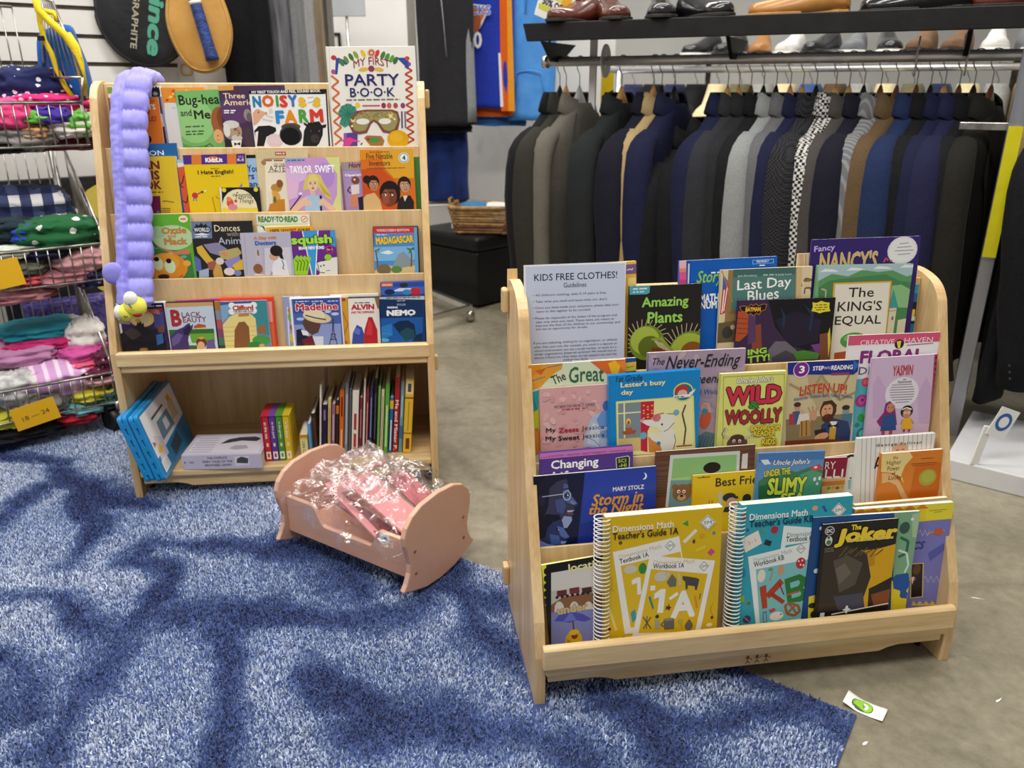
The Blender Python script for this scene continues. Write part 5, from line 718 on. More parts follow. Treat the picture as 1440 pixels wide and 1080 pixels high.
b.draw('cover_print', [('p', '#9a9494', [(718, 146), (900, 138), (900, 200), (720, 206)]), ('e', '#7a4a34', 822, 275, 30, 28), ('e', '#e6dccc', 815, 270, 8, 8), ('p', '#e6dcdc', [(790, 310), (850, 305), (850, 370), (795, 380)]), ('p', '#d88a6a', [(785, 380), (840, 375), (838, 470), (785, 470)]), ('l', '#5a3424', [(785, 320), (765, 350), (790, 370)], 9), ('p', '#2a2230', [(840, 400), (880, 390), (880, 500), (850, 500)])])
b.draw('lettering', [tx('#8a2430', 'Horrid', 770, 900, 164, 40, sh=.2, b=.04), tx('#ffffff', 'Operation', 745, 905, 238, 22, b=.04)])
b = Book('L2', (1150, 112), (1292, 106), .007, .005, '#4a8a44', 'green book at the right end of the second ledge', G2, cv=C7)
b = Book('L2', (853, 57), (1240, 49), .022, .003, '#d8701c', 'orange inventors book with three dark haired portraits', G2, cv=C7)
iv = [('p', '#dea42c', [(1000, 54), (1242, 48), (1245, 260), (1100, 260), (1030, 180)]), ('p', '#c8501c', [(855, 200), (1000, 180), (1130, 300), (1120, 500), (870, 500)]), ('p', '#e08a1c', [(853, 57), (1000, 54), (1000, 120), (860, 130)]), ('e', '#e6ecec', 1172, 112, 38, 38), ('e', '#5a9aa4', 1172, 112, 34, 34), ('e', '#eef2f0', 1172, 112, 28, 28)]
iv += [('p', '#d9b47a', [(870, 420), (900, 380), (960, 365), (1000, 420), (1020, 500), (870, 500)])]+face(950, 300, 48, '#b8825c', '#241a18', look=1)+[('e', '#241a18', 905, 270, 30, 30)]
iv += [('p', '#23201f', [(1130, 420), (1170, 380), (1220, 385), (1245, 430), (1245, 500), (1120, 500)]), ('p', '#e3d9c4', [(1165, 385), (1200, 385), (1180, 430)])]+face(1175, 310, 50, '#c09470', '#241a16', look=1)+face(1072, 380, 80, '#7a3f28', '#1c1412', look=-1, shade='#94553a')
b.draw('cover_print', iv)
b.draw('lettering', [tx('#4a2c1c', 'Five Notable', 900, 1090, 100, 42, b=.006), tx('#4a2c1c', 'Inventors', 922, 1072, 150, 38, b=.006), ('s', '#7a4a1c', 925, 1065, 72, 9), tx('#2a3a4a', '4', 1160, 1184, 112, 34, b=.03), ('s', '#8a5a24', 905, 1180, 190, 9)])
# --- third ledge
b = Book('L3', (250, 530), (650, 518), .012, .005, '#5fae34', 'green picture book with a round orange creature with big eyes', G3, cv=C6)
oz = [('p', '#3c7a44', [(250, 600), (370, 590), (420, 760), (660, 800), (690, 990), (250, 990)]), ('e', '#b8d0a0', 530, 690, 150, 90), ('e', '#a4c896', 420, 650, 60, 44), ('p', '#c87a54', [(410, 760), (540, 790), (655, 770), (650, 810), (540, 812)]), ('l', '#7fae5c', [(352, 700), (380, 760), (420, 770)], 7), ('e', '#d98a24', 490, 905, 148, 105), ('e', '#e09a34', 470, 870, 110, 62), ('p', '#e0a040', [(470, 812), (520, 790), (540, 815)]), ('e', '#e6a83a', 632, 875, 28, 22), ('e', '#cfe0b4', 424, 880, 36, 46), ('e', '#cfe0b4', 510, 898, 40, 50), ('e', '#1c1614', 412, 846, 20, 16), ('e', '#1c1614', 500, 858, 20, 18), ('e', '#2c2024', 465, 972, 42, 18), ('l', '#3a2414', [(578, 978), (602, 960)], 5), ('e', '#5fae9a', 610, 828, 22, 10), ('e', '#efe3b8', 605, 555, 34, 26)]
b.draw('cover_print', oz)
b.draw('lettering', [tx('#c8863a', 'Ozzie', 448, 626, 637, 48, b=.03, out='#8a5220', ow=.02), tx('#c8863a', 'and', 490, 550, 676, 28, b=.02), tx('#c8863a', 'Mack', 468, 632, 716, 48, b=.03, out='#8a5220', ow=.02), ('s', '#c46a5a', 585, 626, 555, 16)])
b = Book('L3', (655, 576), (1104, 568), .013, .005, '#262326', 'black nature book with shells and crabs and pale title', G3, cv=C6)
da = [('p', '#c9b48a', [(652, 580), (662, 578), (690, 985), (680, 985)]), ('p', '#6a7a9a', [(660, 576), (808, 573), (815, 695), (668, 698)]), ('e', '#2a2c34', 740, 632, 66, 34), ('p', '#1e2026', [(690, 610), (700, 590), (718, 606), (735, 580), (750, 604), (770, 588), (780, 612)]), ('p', '#dfe3ea', [(680, 668), (740, 655), (800, 668), (740, 676)])]
da += [('p', c, p) for c, p in (('#d9b040', [(700, 760), (740, 745), (800, 830), (850, 880), (840, 930), (780, 880), (710, 800)]), ('#8a84a4', [(750, 740), (850, 725), (920, 770), (900, 830), (800, 800)]), ('#5a6ab0', [(690, 820), (730, 850), (740, 940), (690, 930)]), ('#b8a86a', [(860, 790), (1000, 760), (1030, 800), (960, 860), (880, 840)]), ('#a05a4a', [(780, 870), (850, 850), (860, 930), (790, 920)]), ('#8f8ac4', [(900, 860), (1010, 820), (1030, 870), (940, 920)]), ('#e0ba3c', [(960, 890), (1040, 840), (1045, 920), (980, 925)]), ('#c8a050', [(820, 940), (850, 860), (880, 900), (900, 985), (830, 985)]), ('#a4b4d0', [(720, 930), (790, 910), (790, 975), (720, 980)]))]
da += [('e', c, x, y, rx, ry, r) for c, x, y, rx, ry, r in (('#d9cfc8', 870, 860, 30, 26, 0), ('#e3d8d0', 940, 935, 40, 28, 0), ('#7f8ab8', 1000, 945, 26, 22, 0), ('#d9885a', 905, 810, 24, 12, 30))]
b.draw('cover_print', da)
b.draw('lettering', [tx('#efe3b8', 'Dances', 830, 1014, 621, 46), tx('#a8a094', 'with', 920, 1002, 662, 34), tx('#b8c8d8', 'Animals', 857, 1100, 711, 50), tx('#e6e9ee', 'WORLD', 682, 796, 633, 30, b=.03), ('s', '#e9ecf2', 692, 784, 684, 12)])
b = Book('L3', (103, 528), (487, 526), .007, .005, '#e6e8dc', 'white reader with a green banner peeping above the doctor book', G3, cv=C7)
b.draw('cover_print', [('l', '#2c2c28', [(110, 600), (150, 610), (170, 640)], 6), ('l', '#2c2c28', [(140, 590), (165, 625)], 6), ('e', '#d08a3c', 452, 556, 26, 24), ('e', '#f0e4c4', 452, 556, 20, 18), ('l', '#b0441c', [(440, 565), (464, 546)], 5), ('p', '#c8d8a0', [(115, 590), (480, 585), (480, 600), (116, 606)])])
b.draw('lettering', [tx('#4f8a2c', 'READY·TO·READ', 118, 406, 557, 44, b=.06)])
b = Book('L3', (175, 616), (517, 604), .012, .005, '#e3a82c', 'yellow orange joke book edge just above the green fingered comic', G3, cv=C7)
b.draw('lettering', [tx('#3a2c14', '100%', 205, 272, 638, 22, b=.03), tx('#8a2a1c', 'GREATEST', 280, 395, 637, 22, b=.03), tx('#3a2c14', 'JOKES', 402, 495, 634, 22, b=.03)])
b = Book('L3', (-16, 658), (350, 646), .020, .004, '#b9b6c6', 'pale grey picture book of a doctor in a white coat with a boy', G3, cv=C7)
b.draw('cover_print', [('p', '#cfccd8', [(160, 765), (352, 758), (360, 960), (165, 965)]), ('l', '#a49fb0', [(160, 765), (165, 965)], 5), ('r', '#c4bccb', 100, 780, 135, 860), ('e', '#8a6a5a', 118, 800, 8, 24), ('l', '#a49fb0', [(20, 680), (40, 960)], 4), ('p', '#e6e4ea', [(215, 965), (225, 880), (260, 830), (320, 850), (345, 965)]), ('e', '#d2a184', 232, 825, 34, 30), ('e', '#221a1c', 250, 785, 46, 40), ('p', '#221a1c', [(225, 770), (285, 780), (305, 850), (280, 840), (262, 810)]), ('l', '#4a4650', [(290, 850), (305, 890), (295, 910), (310, 920)], 6), ('e', '#c9a08a', 135, 940, 26, 36), ('e', '#8a5a3c', 118, 915, 34, 36), ('p', '#d9d4dc', [(85, 965), (100, 950), (160, 955), (165, 965)]), ('p', '#b09ab0', [(210, 930), (225, 940), (220, 965), (205, 965)])])
b.draw('lettering', [tx('#cf7a2a', 'A Day with', 85, 251, 694, 28, b=.05), tx('#2c5fae', 'Doctors', 95, 249, 728, 32, b=.06)])
b = Book('L3', (352, 646), (672, 635), .020, .004, '#6a2a8a', 'purple and blue comic with green fingers and a squiggly green title', G3, cv=C7)
sq = [('p', '#3b9bdc', [(435, 643), (552, 639), (530, 960), (510, 960)]), ('p', '#ffffff', [(435, 643), (441, 643), (512, 960), (505, 960)]), ('p', '#ffffff', [(548, 639), (555, 639), (536, 960), (530, 960)]), ('p', '#3b9bdc', [(640, 637), (673, 635), (680, 760), (640, 740)]), ('e', '#d63a7a', 636, 776, 27, 27), ('e', '#5a1a4a', 636, 776, 22, 22), ('p', '#e3e6dc', [(560, 960), (580, 870), (620, 840), (690, 830), (695, 960)])]
sq += [('p', '#9ad02c', [(372+28*i, 850-4*i), (400+28*i, 815+2*i), (424+26*i, 840), (412+26*i, 880), (410+22*i, 960), (376+22*i, 960)]) for i in range(4)]+[('l', '#1c3a10', [(386+26*i, 850), (408+24*i, 870), (400+22*i, 930)], 5) for i in range(4)]+[('e', '#e3e6dc', 575, 900, 34, 42), ('l', '#1c1c1c', [(550, 880), (560, 940), (600, 945)], 5), ('e', '#1c1c1c', 572, 896, 6, 7), ('e', '#1c1c1c', 594, 890, 6, 7), ('l', '#1c1c1c', [(540, 870), (590, 855), (640, 850)], 5), ('e', '#9ad02c', 624, 832, 26, 22), ('l', '#1c1c1c', [(610, 930), (640, 926)], 4)]
b.draw('cover_print', sq)
b.draw('lettering', [tx('#a8e04a', 'squish', 355, 654, 712, 84, b=.05, out='#1c2c10', ow=.07), tx('#ffffff', 'BRAVE NEW POND', 412, 598, 764, 24, b=.05), tx('#f3c8dc', 'No. 2', 618, 655, 775, 16, b=.03)])
def pic(b, bg, items): b.draw('cover_print', [('r', bg, *b.win)]+items)
b = case('L3', (945, 611), (1276, 606), .016, 'film case with a red top band over a blue island sky', cv=C7, art='#6aa6d8')
b.draw('cover_print', [('p', '#c8343c', [(950, 615), (1245, 612), (1247, 655), (952, 660)]), ('p', '#4a90d0', [(956, 660), (1246, 655), (1250, 960), (962, 960)]), ('p', '#7cb8e4', [(956, 760), (1250, 750), (1250, 850), (958, 860)]), ('p', '#e9eef0', [(1000, 800), (1060, 780), (1100, 800), (1060, 812)]), ('p', '#8a9aa0', [(1090, 900), (1130, 810), (1170, 790), (1210, 830), (1250, 870), (1250, 960), (1080, 960)]), ('p', '#d9c08a', [(960, 930), (1060, 890), (1150, 910), (1252, 890), (1252, 960), (962, 960)]), ('l', '#6a4a24', [(985, 940), (980, 850), (968, 780)], 9), ('p', '#3a7a3c', [(968, 780), (1005, 762), (990, 785)]), ('p', '#3a7a3c', [(968, 780), (1000, 800), (980, 795)]), ('p', '#3a7a3c', [(968, 780), (956, 800), (962, 780)]), ('l', '#6a4a24', [(1225, 900), (1228, 820), (1220, 770)], 9), ('p', '#3a7a3c', [(1220, 770), (1185, 760), (1210, 785)]), ('p', '#3a7a3c', [(1220, 770), (1245, 755), (1250, 780), (1230, 778)]), ('p', '#3a7a3c', [(1220, 772), (1200, 810), (1225, 790)]), ('e', '#7a6a4a', 1030, 920, 50, 40), ('e', '#5a8a4a', 1120, 920, 40, 26)])
b.draw('lettering', [tx('#f3dcdc', 'WIDESCREEN EDITION', 975, 1210, 636, 18, b=.02), tx('#f0c82c', 'MADAGASCAR', 970, 1242, 706, 56, b=.06, rot=-3, out='#5a3a10', ow=.04), ('s', '#e9eef4', 975, 1050, 670, 10)])
# --- lowest ledge
b = Book('L4', (590, 291), (1000, 270), .010, .004, '#d83a86', 'bright pink book edge rising behind the horse film case', G4, cv=C8)
b = Book('L4', (930, 273), (1348, 264), .020, .014, '#dc4a34', 'red orange hardcover behind the doghouse picture book', G4, hard=True, cv=C8)
b.draw('cover_print', [('p', '#e89a94', [(1305, 300), (1340, 298), (1350, 460), (1312, 462)]), ('p', '#e3663c', [(1318, 470), (1352, 468), (1372, 660), (1330, 660)])])
b = Book('L4', (820, 302), (985, 296), .022, .004, '#8a6a5a', 'multicoloured comic edge between the horse film case and the doghouse book', G4, cv=C8)
b.draw('cover_print', [('p', c, [(885, y), (985, y), (985, y+70), (885, y+70)]) for c, y in (('#b0762c', 300), ('#8a8fa0', 370), ('#b8585a', 440), ('#8a4a6a', 510), ('#4a7a6a', 580), ('#2c4a5a', 640))])
b = Book('L4', (936, 302), (1300, 288), .0275, .005, '#6f8fb0', 'picture book with a bone shaped title sign over a yellow doghouse', G4, cv=C8)
b.draw('cover_print', [('p', '#3a5a9a', [(936, 302), (1300, 288), (1300, 330), (940, 340)]), ('p', '#3f8a94', [(1205, 300), (1300, 290), (1320, 560), (1230, 540), (1200, 420)]), ('p', '#7fa8cc', [(940, 330), (1010, 320), (1000, 420), (950, 470)]), ('p', '#e6d488', [(960, 480), (1010, 420), (1060, 395), (1170, 390), (1215, 430), (1235, 660), (975, 665)])]+[('l', '#c8b060', [(965, 500+36*i), (1225, 490+36*i)], 4) for i in range(5)]+[('p', '#8a5a34', [(1050, 660), (1052, 520), (1085, 460), (1130, 455), (1165, 500), (1175, 655)]), ('p', '#b8834a', [(1085, 395), (1165, 390), (1165, 412), (1080, 418)]), ('e', '#4a9a4a', 1260, 600, 70, 40), ('e', '#3a8440', 1210, 640, 60, 30), ('e', '#e0a880', 1265, 645, 22, 18), ('p', '#9a6a3c', [(1230, 490), (1290, 480), (1296, 545), (1240, 550)]),
  ('e', '#eef0ee', 1030, 330, 26, 24), ('e', '#eef0ee', 1030, 378, 26, 24), ('e', '#eef0ee', 1200, 325, 26, 24), ('e', '#eef0ee', 1200, 370, 26, 24), ('p', '#eef0ee', [(1030, 318), (1200, 312), (1202, 385), (1032, 392)])])
b.draw('lettering', [tx('#b02c2c', 'Clifford', 1035, 1198, 348, 42, b=.06), tx('#33302c', 'THE BIG RED DOG', 1040, 1198, 377, 14, b=.04)])
b = case('L4', (120, 317), (507, 299), .024, 'white edged film case with a big moon over dark hills', '#e3e5ec', G4, cv=C8, art='#3a2450')
b.draw('cover_print', [('p', '#2c1a3c', [(128, 324), (492, 308), (505, 360), (130, 372)]), ('p', '#7a2f4a', [(130, 372), (490, 352), (490, 420), (140, 430)]), ('e', '#e8c47a', 330, 432, 98, 66), ('e', '#f0d89a', 330, 440, 76, 50), ('p', '#4a4a8a', [(420, 400), (495, 380), (510, 520), (430, 500)]), ('p', '#8a8070', [(140, 440), (240, 452), (240, 478), (150, 470)]), ('p', '#241f2c', [(150, 560), (210, 520), (270, 500), (290, 480), (296, 450), (306, 470), (318, 440), (330, 474), (342, 462), (350, 500), (420, 520), (500, 500), (520, 700), (160, 700)]), ('p', '#4a4238', [(190, 540), (240, 505), (290, 515), (330, 560), (260, 600)]), ('p', '#1a161f', [(160, 640), (240, 590), (360, 620), (460, 580), (520, 610), (522, 700), (165, 700)]), ('p', '#3a6ab0', [(440, 560), (490, 545), (500, 620), (450, 640)]), ('e', '#d9b43c', 300, 446, 22, 14), ('e', '#b0803c', 345, 672, 34, 12), ('p', '#7a4a3c', [(450, 500), (500, 480), (505, 540), (460, 540)])])
b.draw('lettering', [tx('#c8442c', 'HOTEL TRANSYLVANIA', 200, 470, 388, 34, b=.03, arc=12, out='#f3dc9a', ow=.03)]+[('s', '#e3dcec', 140+60*i, 185+60*i, 346-2.6*i, 12) for i in range(6)])
b = case('L4', (510, 306), (890, 294), .024, 'black film case with a violet horse and green meadow', '#15161a', G4, cv=C8, art='#cfd9e6')
b.draw('cover_print', [('p', '#c9a06a', [(514, 312), (880, 302), (882, 332), (516, 348)]), ('p', '#c3d0e0', [(516, 348), (884, 332), (895, 520), (525, 520)]), ('p', '#b0582c', [(735, 490), (770, 472), (825, 480), (830, 500), (735, 510)]), ('p', '#e0c888', [(740, 508), (825, 500), (825, 525), (740, 530)]), ('p', '#3a6a34', [(530, 520), (890, 510), (895, 560), (530, 570)]), ('p', '#6aa83c', [(700, 550), (895, 545), (900, 620), (720, 620)]), ('p', '#4a3a6a', [(540, 580), (600, 520), (650, 500), (680, 475), (700, 465), (712, 490), (730, 470), (725, 510), (700, 540), (690, 600), (710, 690), (545, 690)]), ('p', '#6a5a94', [(560, 590), (610, 545), (650, 560), (620, 620), (570, 650)]), ('p', '#2c2444', [(650, 520), (700, 480), (716, 520), (690, 560), (660, 560)]), ('p', '#e3e3ea', [(695, 570), (706, 560), (706, 610), (696, 610)]), ('p', '#6a5a9a', [(840, 600), (890, 590), (910, 680), (830, 680)]), ('e', '#6a3f24', 795, 620, 42, 40), ('e', '#e3b08c', 792, 640, 28, 30), ('p', '#3f6a34', [(700, 640), (760, 640), (760, 690), (700, 690)]), ('p', '#d9a03c', [(760, 580), (800, 572), (825, 585), (790, 595)])])
b.draw('lettering', [tx('#a82c30', 'B', 555, 638, 428, 132, b=.05), tx('#7a1f28', 'LACK', 640, 790, 400, 40, b=.01), tx('#7a1f28', 'EAUTY', 650, 832, 440, 42, b=.01)])
b = Book('L4', (150, 262), (300, 258), .016, .006, '#9a9fc4', 'lavender sticker book edge left of the tower film case', G4, cv=C9)
b.draw('cover_print', [('l', '#d9dcea', [(190, 340), (205, 640)], 10), ('e', '#7fae4a', 212, 420, 20, 36), ('e', '#a83a3c', 232, 500, 22, 26), ('e', '#d9c43c', 232, 580, 22, 40), ('e', '#b8863c', 215, 370, 24, 22)])
b = Book('L4', (520, 248), (898, 236), .010, .006, '#eceae4', 'white topped book behind the white film case with red lettering', G4, cv=C9)
b = Book('L4', (600, 268), (720, 264), .018, .004, '#dfa32c', 'yellow orange book edge between the tower film case and the white one', G4, cv=C9)
b.draw('cover_print', [('e', '#a8482c', 628, 284, 16, 14), ('l', '#a86a1c', [(622, 380), (660, 480), (630, 560)], 6), ('e', '#b8741c', 640, 620, 20, 16)])
b = case('L4', (200, 272), (606, 258), .028, 'white film case with a tower and a straw hat under a blue sky', '#e6e7ea', G4, cv=C9, art='#4a62ae')
b.draw('cover_print', [('p', '#3a4fa0', [(235, 282), (588, 268), (590, 380), (240, 390)]), ('p', '#8a9cd0', [(245, 480), (605, 470), (612, 640), (255, 650)]), ('e', '#c3cfe6', 505, 378, 26, 10), ('e', '#c3cfe6', 560, 395, 30, 12), ('e', '#b4c3e0', 290, 435, 30, 12), ('l', '#3a3a50', [(545, 430), (540, 540), (515, 640)], 7), ('l', '#3a3a50', [(545, 430), (552, 540), (580, 640)], 7), ('l', '#3a3a50', [(528, 555), (566, 553)], 8), ('l', '#3a3a50', [(522, 595), (575, 593)], 8), ('l', '#3a3a50', [(530, 560), (572, 595)], 4), ('l', '#3a3a50', [(565, 560), (524, 596)], 4),
  ('p', '#221f3c', [(258, 520), (300, 510), (330, 560), (420, 600), (432, 650), (262, 650)]), ('p', '#6a2430', [(300, 600), (380, 560), (420, 640), (330, 650)]), ('p', '#e6e6ec', [(295, 520), (350, 530), (355, 565), (310, 560)]), ('p', '#cfd9ec', [(385, 570), (470, 570), (470, 645), (410, 645)]), ('p', '#5a4034', [(305, 470), (330, 420), (420, 415), (450, 480), (430, 540), (380, 560), (330, 520)]), ('e', '#d9c9a0', 420, 420, 112, 44, 12), ('e', '#e6dab4', 400, 398, 84, 42, 10), ('l', '#2c2c44', [(330, 405), (400, 425), (490, 440)], 10)])
b.draw('lettering', [tx('#c02c3c', 'Madeline', 255, 582, 340, 56, b=.04, out='#f3eef0', ow=.06)]+[('s', '#e6e9f4', 252+126*i, 358+112*i, 300-2*i, 11) for i in range(3)])
b = case('L4', (655, 268), (908, 262), .022, 'white film case with red lettering between two blue sleeved cases', '#1c1a1c', G4, cv=C9, art='#e6e3e0')
b.draw('cover_print', [('p', '#e9e6e2', [(660, 276), (868, 270), (895, 640), (675, 645)]), ('p', '#8a6a4a', [(868, 270), (905, 268), (905, 360), (890, 350)]), ('p', '#3a4fa4', [(690, 640), (700, 540), (730, 480), (770, 500), (790, 560), (790, 640)]), ('p', '#5a74c8', [(700, 540), (730, 500), (760, 520), (750, 560)]), ('p', '#b42430', [(780, 640), (790, 520), (820, 420), (850, 420), (890, 520), (895, 640)]), ('p', '#cf3a3c', [(800, 560), (824, 440), (850, 470), (850, 560)])])
b.draw('lettering', [tx('#b8242c', 'ALVIN', 685, 866, 341, 44, b=.06), tx('#b8242c', 'AND THE CHIPMUNKS', 685, 866, 382, 18, b=.05), ('s', '#4a3a34', 712, 830, 310, 12)])
b = case('L4', (910, 150), (1262, 138), .016, 'tall blue film case with an orange label, behind the dark ocean case', '#2a3a8a', G4, cv=C9, art='#274fa8')
b.draw('cover_print', [('r', '#e06a2c', 920, 152, 1010, 184), ('p', '#3a6ac8', [(915, 190), (1260, 180), (1262, 240), (920, 250)]), ('p', '#d9e3f0', [(1000, 220), (1060, 195), (1160, 195), (1230, 225), (1160, 215), (1060, 220)]), ('e', '#c42c34', 1185, 220, 46, 30), ('e', '#2c2c34', 1095, 172, 34, 18), ('e', '#1c2c5a', 985, 225, 40, 22), ('e', '#3a8ad0', 1120, 225, 34, 22)])
b.draw('lettering', [tx('#fbeee6', 'nickelodeon', 926, 1004, 168, 14, b=.03)])
b = case('L4', (905, 264), (1260, 254), .030, 'dark ocean film case with a silver top band', '#1a2230', G4, cv=C9, art='#123a78')
b.draw('cover_print', [('p', '#c3c8d0', [(905, 266), (1256, 256), (1258, 284), (906, 280)]), ('p', '#12305f', [(910, 284), (1245, 286), (1245, 420), (905, 430)]), ('p', '#1a5aa8', [(905, 430), (1245, 420), (1240, 620), (900, 620)]), ('p', '#2a7ac4', [(905, 500), (1000, 470), (1010, 560), (905, 600)]), ('p', '#0f2848', [(1010, 480), (1060, 450), (1130, 445), (1180, 480), (1190, 560), (1130, 600), (1070, 560)]), ('p', '#1e4a5a', [(1060, 540), (1120, 500), (1175, 520), (1180, 580), (1110, 610)]), ('p', '#0f2a50', [(1160, 610), (1190, 560), (1240, 540), (1240, 615)]), ('e', '#5ab0d8', 940, 600, 44, 14), ('l', '#3a90d0', [(910, 560), (950, 545), (1000, 556)], 7), ('e', '#9ac8e0', 1150, 410, 8, 3)])
b.draw('lettering', [tx('#eef2f6', 'NEMO', 962, 1188, 386, 46, b=.07), tx('#eef2f6', 'FINDING', 968, 1048, 345, 16, b=.05), ('s', '#b8c8dc', 1042, 1110, 294, 9), tx('#b8c8dc', 'PIXAR', 1044, 1112, 323, 16), ('s', '#3a4450', 960, 1225, 272, 11)])
# ------------------------------------------------------------------ rug
from mathutils import noise as NZ
RC = V((.570, 1.037, 0)); RD1 = V((-.8235, .567, 0)); RD2 = V((-.567, -.8235, 0)); RS, RTT = 2.35, 1.75
def rug_mat():
    m, N, L, b = newmat('blue_shag'); tc = N.new('ShaderNodeTexCoord')
    at = N.new('ShaderNodeAttribute'); at.attribute_name = 'dye'
    r = N.new('ShaderNodeValToRGB'); el = r.color_ramp.elements; el[0].position = 0; el[0].color = lin('#d2dcee'); el[1].position = 1; el[1].color = lin('#2e3f78')
    k = el.new(.35); k.color = lin('#9bb0d4'); k = el.new(.7); k.color = lin('#5068a2')
    L.new(at.outputs['Fac'], r.inputs[0])
    g = N.new('ShaderNodeNewGeometry'); hs = N.new('ShaderNodeHueSaturation'); mr = N.new('ShaderNodeMapRange'); mr.inputs[3].default_value = .72; mr.inputs[4].default_value = 1.32
    L.new(g.outputs['Random Per Island'], mr.inputs[0]); L.new(mr.outputs[0], hs.inputs['Value']); L.new(r.outputs[0], hs.inputs['Color']); L.new(hs.outputs[0], b.inputs['Base Color'])
    b.inputs['Roughness'].default_value = .7; b.inputs['Specular IOR Level'].default_value = .25; b.inputs['Sheen Weight'].default_value = .3
    return m
RUGM = rug_mat()
rug = thing('area_rug', 'blue shag area rug with dark navy streaks covering the concrete floor', 'rug', M4.Translation(V((-.8, 1.1, 0))))
cs = [RC, RC+RD1*RS, RC+RD1*RS+RD2*RTT, RC+RD2*RTT]
MB().prism([((c-V((-.8, 1.1, 0))).x, (c-V((-.8, 1.1, 0))).y) for c in cs], .0005, .004, noisy('rug_backing', '#3a4d80', '#2c3c68', 3, .9, .2, 80), 'z').build('backing', rug)
def pile():
    n = 520000
    s = RNG.uniform(.002, RS-.002, n); t = RNG.uniform(.002, RTT-.002, n)
    X = RC.x+RD1.x*s+RD2.x*t; Y = RC.y+RD1.y*s+RD2.y*t
    keep = (Y > .74)
    for U in (UR, UL):
        Ui = U.inverted(); a = Ui[0][0]*X+Ui[0][1]*Y+Ui[0][3]; d = Ui[1][0]*X+Ui[1][1]*Y+Ui[1][3]
        for a0 in (0, UW-TH): keep &= ~((a > a0-.004) & (a < a0+TH+.004) & (d > -.006) & (d < .32))
    X, Y = X[keep], Y[keep]; n = len(X)
    s, t = s[keep], t[keep]; cell = .0068
    ci = np.floor(s/cell).astype(int); cj = np.floor((t+cell*.5*(ci % 2))/cell).astype(int); key = (ci*7919+cj*104729) % 65536
    jx, jy, hh = RNG.uniform(-.3, .3, 65536), RNG.uniform(-.3, .3, 65536), RNG.uniform(.7, 1.35, 65536)
    ds = (ci+.5+jx[key])*cell-s; dt = (cj+.5+jy[key])*cell-cell*.5*(ci % 2)-t
    ang = RNG.uniform(0, 2*np.pi, n); ln = RNG.uniform(.006, .0095, n)*hh[key]; wd = RNG.uniform(.0009, .0015, n); be = np.full(n, .5)
    lean_x = (RD1.x*ds+RD2.x*dt)*.75+RNG.normal(0, .0016, n)+(jx[key]*.008); lean_y = (RD1.y*ds+RD2.y*dt)*.75+RNG.normal(0, .0016, n)+jy[key]*.008
    # the dyed vein pattern of the rug: distance to drawn veins, on the floor
    def nz(f, q): return np.sin(X*f+q)*np.cos(Y*f*1.13+q*2.1)+.6*np.sin((X*.7-Y)*f*1.9+q*1.7)+.4*np.cos((X+Y*.8)*f*3.3+q)
    wx, wy = X+.016*nz(11, 1.3)+.006*nz(40, .4), Y+.016*nz(12, 4.1)+.006*nz(43, 2.4)
    veins = [[(0, 841), (79, 847), (122, 878), (165, 896), (207, 872), (226, 841)], [(165, 896), (146, 951), (104, 1024), (61, 1080)], [(207, 868), (292, 869), (390, 872), (487, 878), (573, 866), (634, 817)], [(317, 878), (332, 939), (305, 975), (317, 1036), (323, 1080)], [(122, 701), (128, 744), (122, 768), (110, 790)], [(183, 798), (225, 768), (280, 774), (390, 771), (463, 786), (512, 841)], [(0, 640), (61, 652), (140, 701), (200, 715)], [(0, 740), (20, 715), (60, 690)], [(573, 829), (646, 841), (713, 845)], [(640, 800), (670, 890), (720, 935)], [(512, 1048), (597, 1024), (690, 1030), (760, 1032)], [(717, 1017), (760, 1030), (797, 1050), (830, 1080)], [(850, 985), (900, 1005), (972, 1036), (1060, 1010), (1120, 1000)], [(940, 1080), (930, 1040), (900, 1005)], [(1040, 940), (1090, 965), (1150, 1000), (1190, 1030)], [(430, 950), (500, 985), (560, 1040)], [(0, 930), (40, 960), (60, 1010)], [(226, 841), (235, 810), (183, 798)]]
    D = np.full(n, 9.0)
    for vn in veins:
        q = [floor_at(*p) for p in vn]
        for A, B in zip(q, q[1:]):
            dx, dy = B.x-A.x, B.y-A.y; u = np.clip(((wx-A.x)*dx+(wy-A.y)*dy)/(dx*dx+dy*dy), 0, 1); D = np.minimum(D, np.hypot(wx-A.x-dx*u, wy-A.y-dy*u)*(1+.25*nz(7, 5)))
    dye = np.clip(1.12-np.abs(D)/.049, 0, 1)**.8*(.74+.14*nz(9, 2))+.16+.13*nz(5.5, .7)+.06*nz(17, 3.3)+RNG.normal(0, .09, n)
    dye = np.clip(dye, 0, 1)
    P = np.empty((n, 5, 3)); cx, cy = np.cos(ang)*wd, np.sin(ang)*wd
    for k, (f, h, wf) in enumerate(((0, 0, 1), (0, 0, -1), (.35, .62, 1), (.35, .62, -1), (1, .97, 0))):
        P[:, k, 0] = X+.8+lean_x*f+cx*wf; P[:, k, 1] = Y-1.1+lean_y*f+cy*wf; P[:, k, 2] = .003+ln*h*np.sqrt(np.maximum(1-(be*f)**2*.6, .3))
    me = bpy.data.meshes.new('pile'); me.vertices.add(n*5); me.vertices.foreach_set('co', P.reshape(-1))
    base = np.arange(n)[:, None]*5
    loops = (base+np.array([[0, 1, 3, 2, 2, 3, 4]])).reshape(-1)
    st = (np.arange(n)[:, None]*7+np.array([[0, 4]])).reshape(-1)
    me.loops.add(n*7); me.loops.foreach_set('vertex_index', loops.astype(np.int32)); me.polygons.add(n*2); me.polygons.foreach_set('loop_start', st.astype(np.int32))
    me.polygons.foreach_set('loop_total', np.tile([4, 3], n).astype(np.int32)); me.update(calc_edges=True); me.materials.append(RUGM)
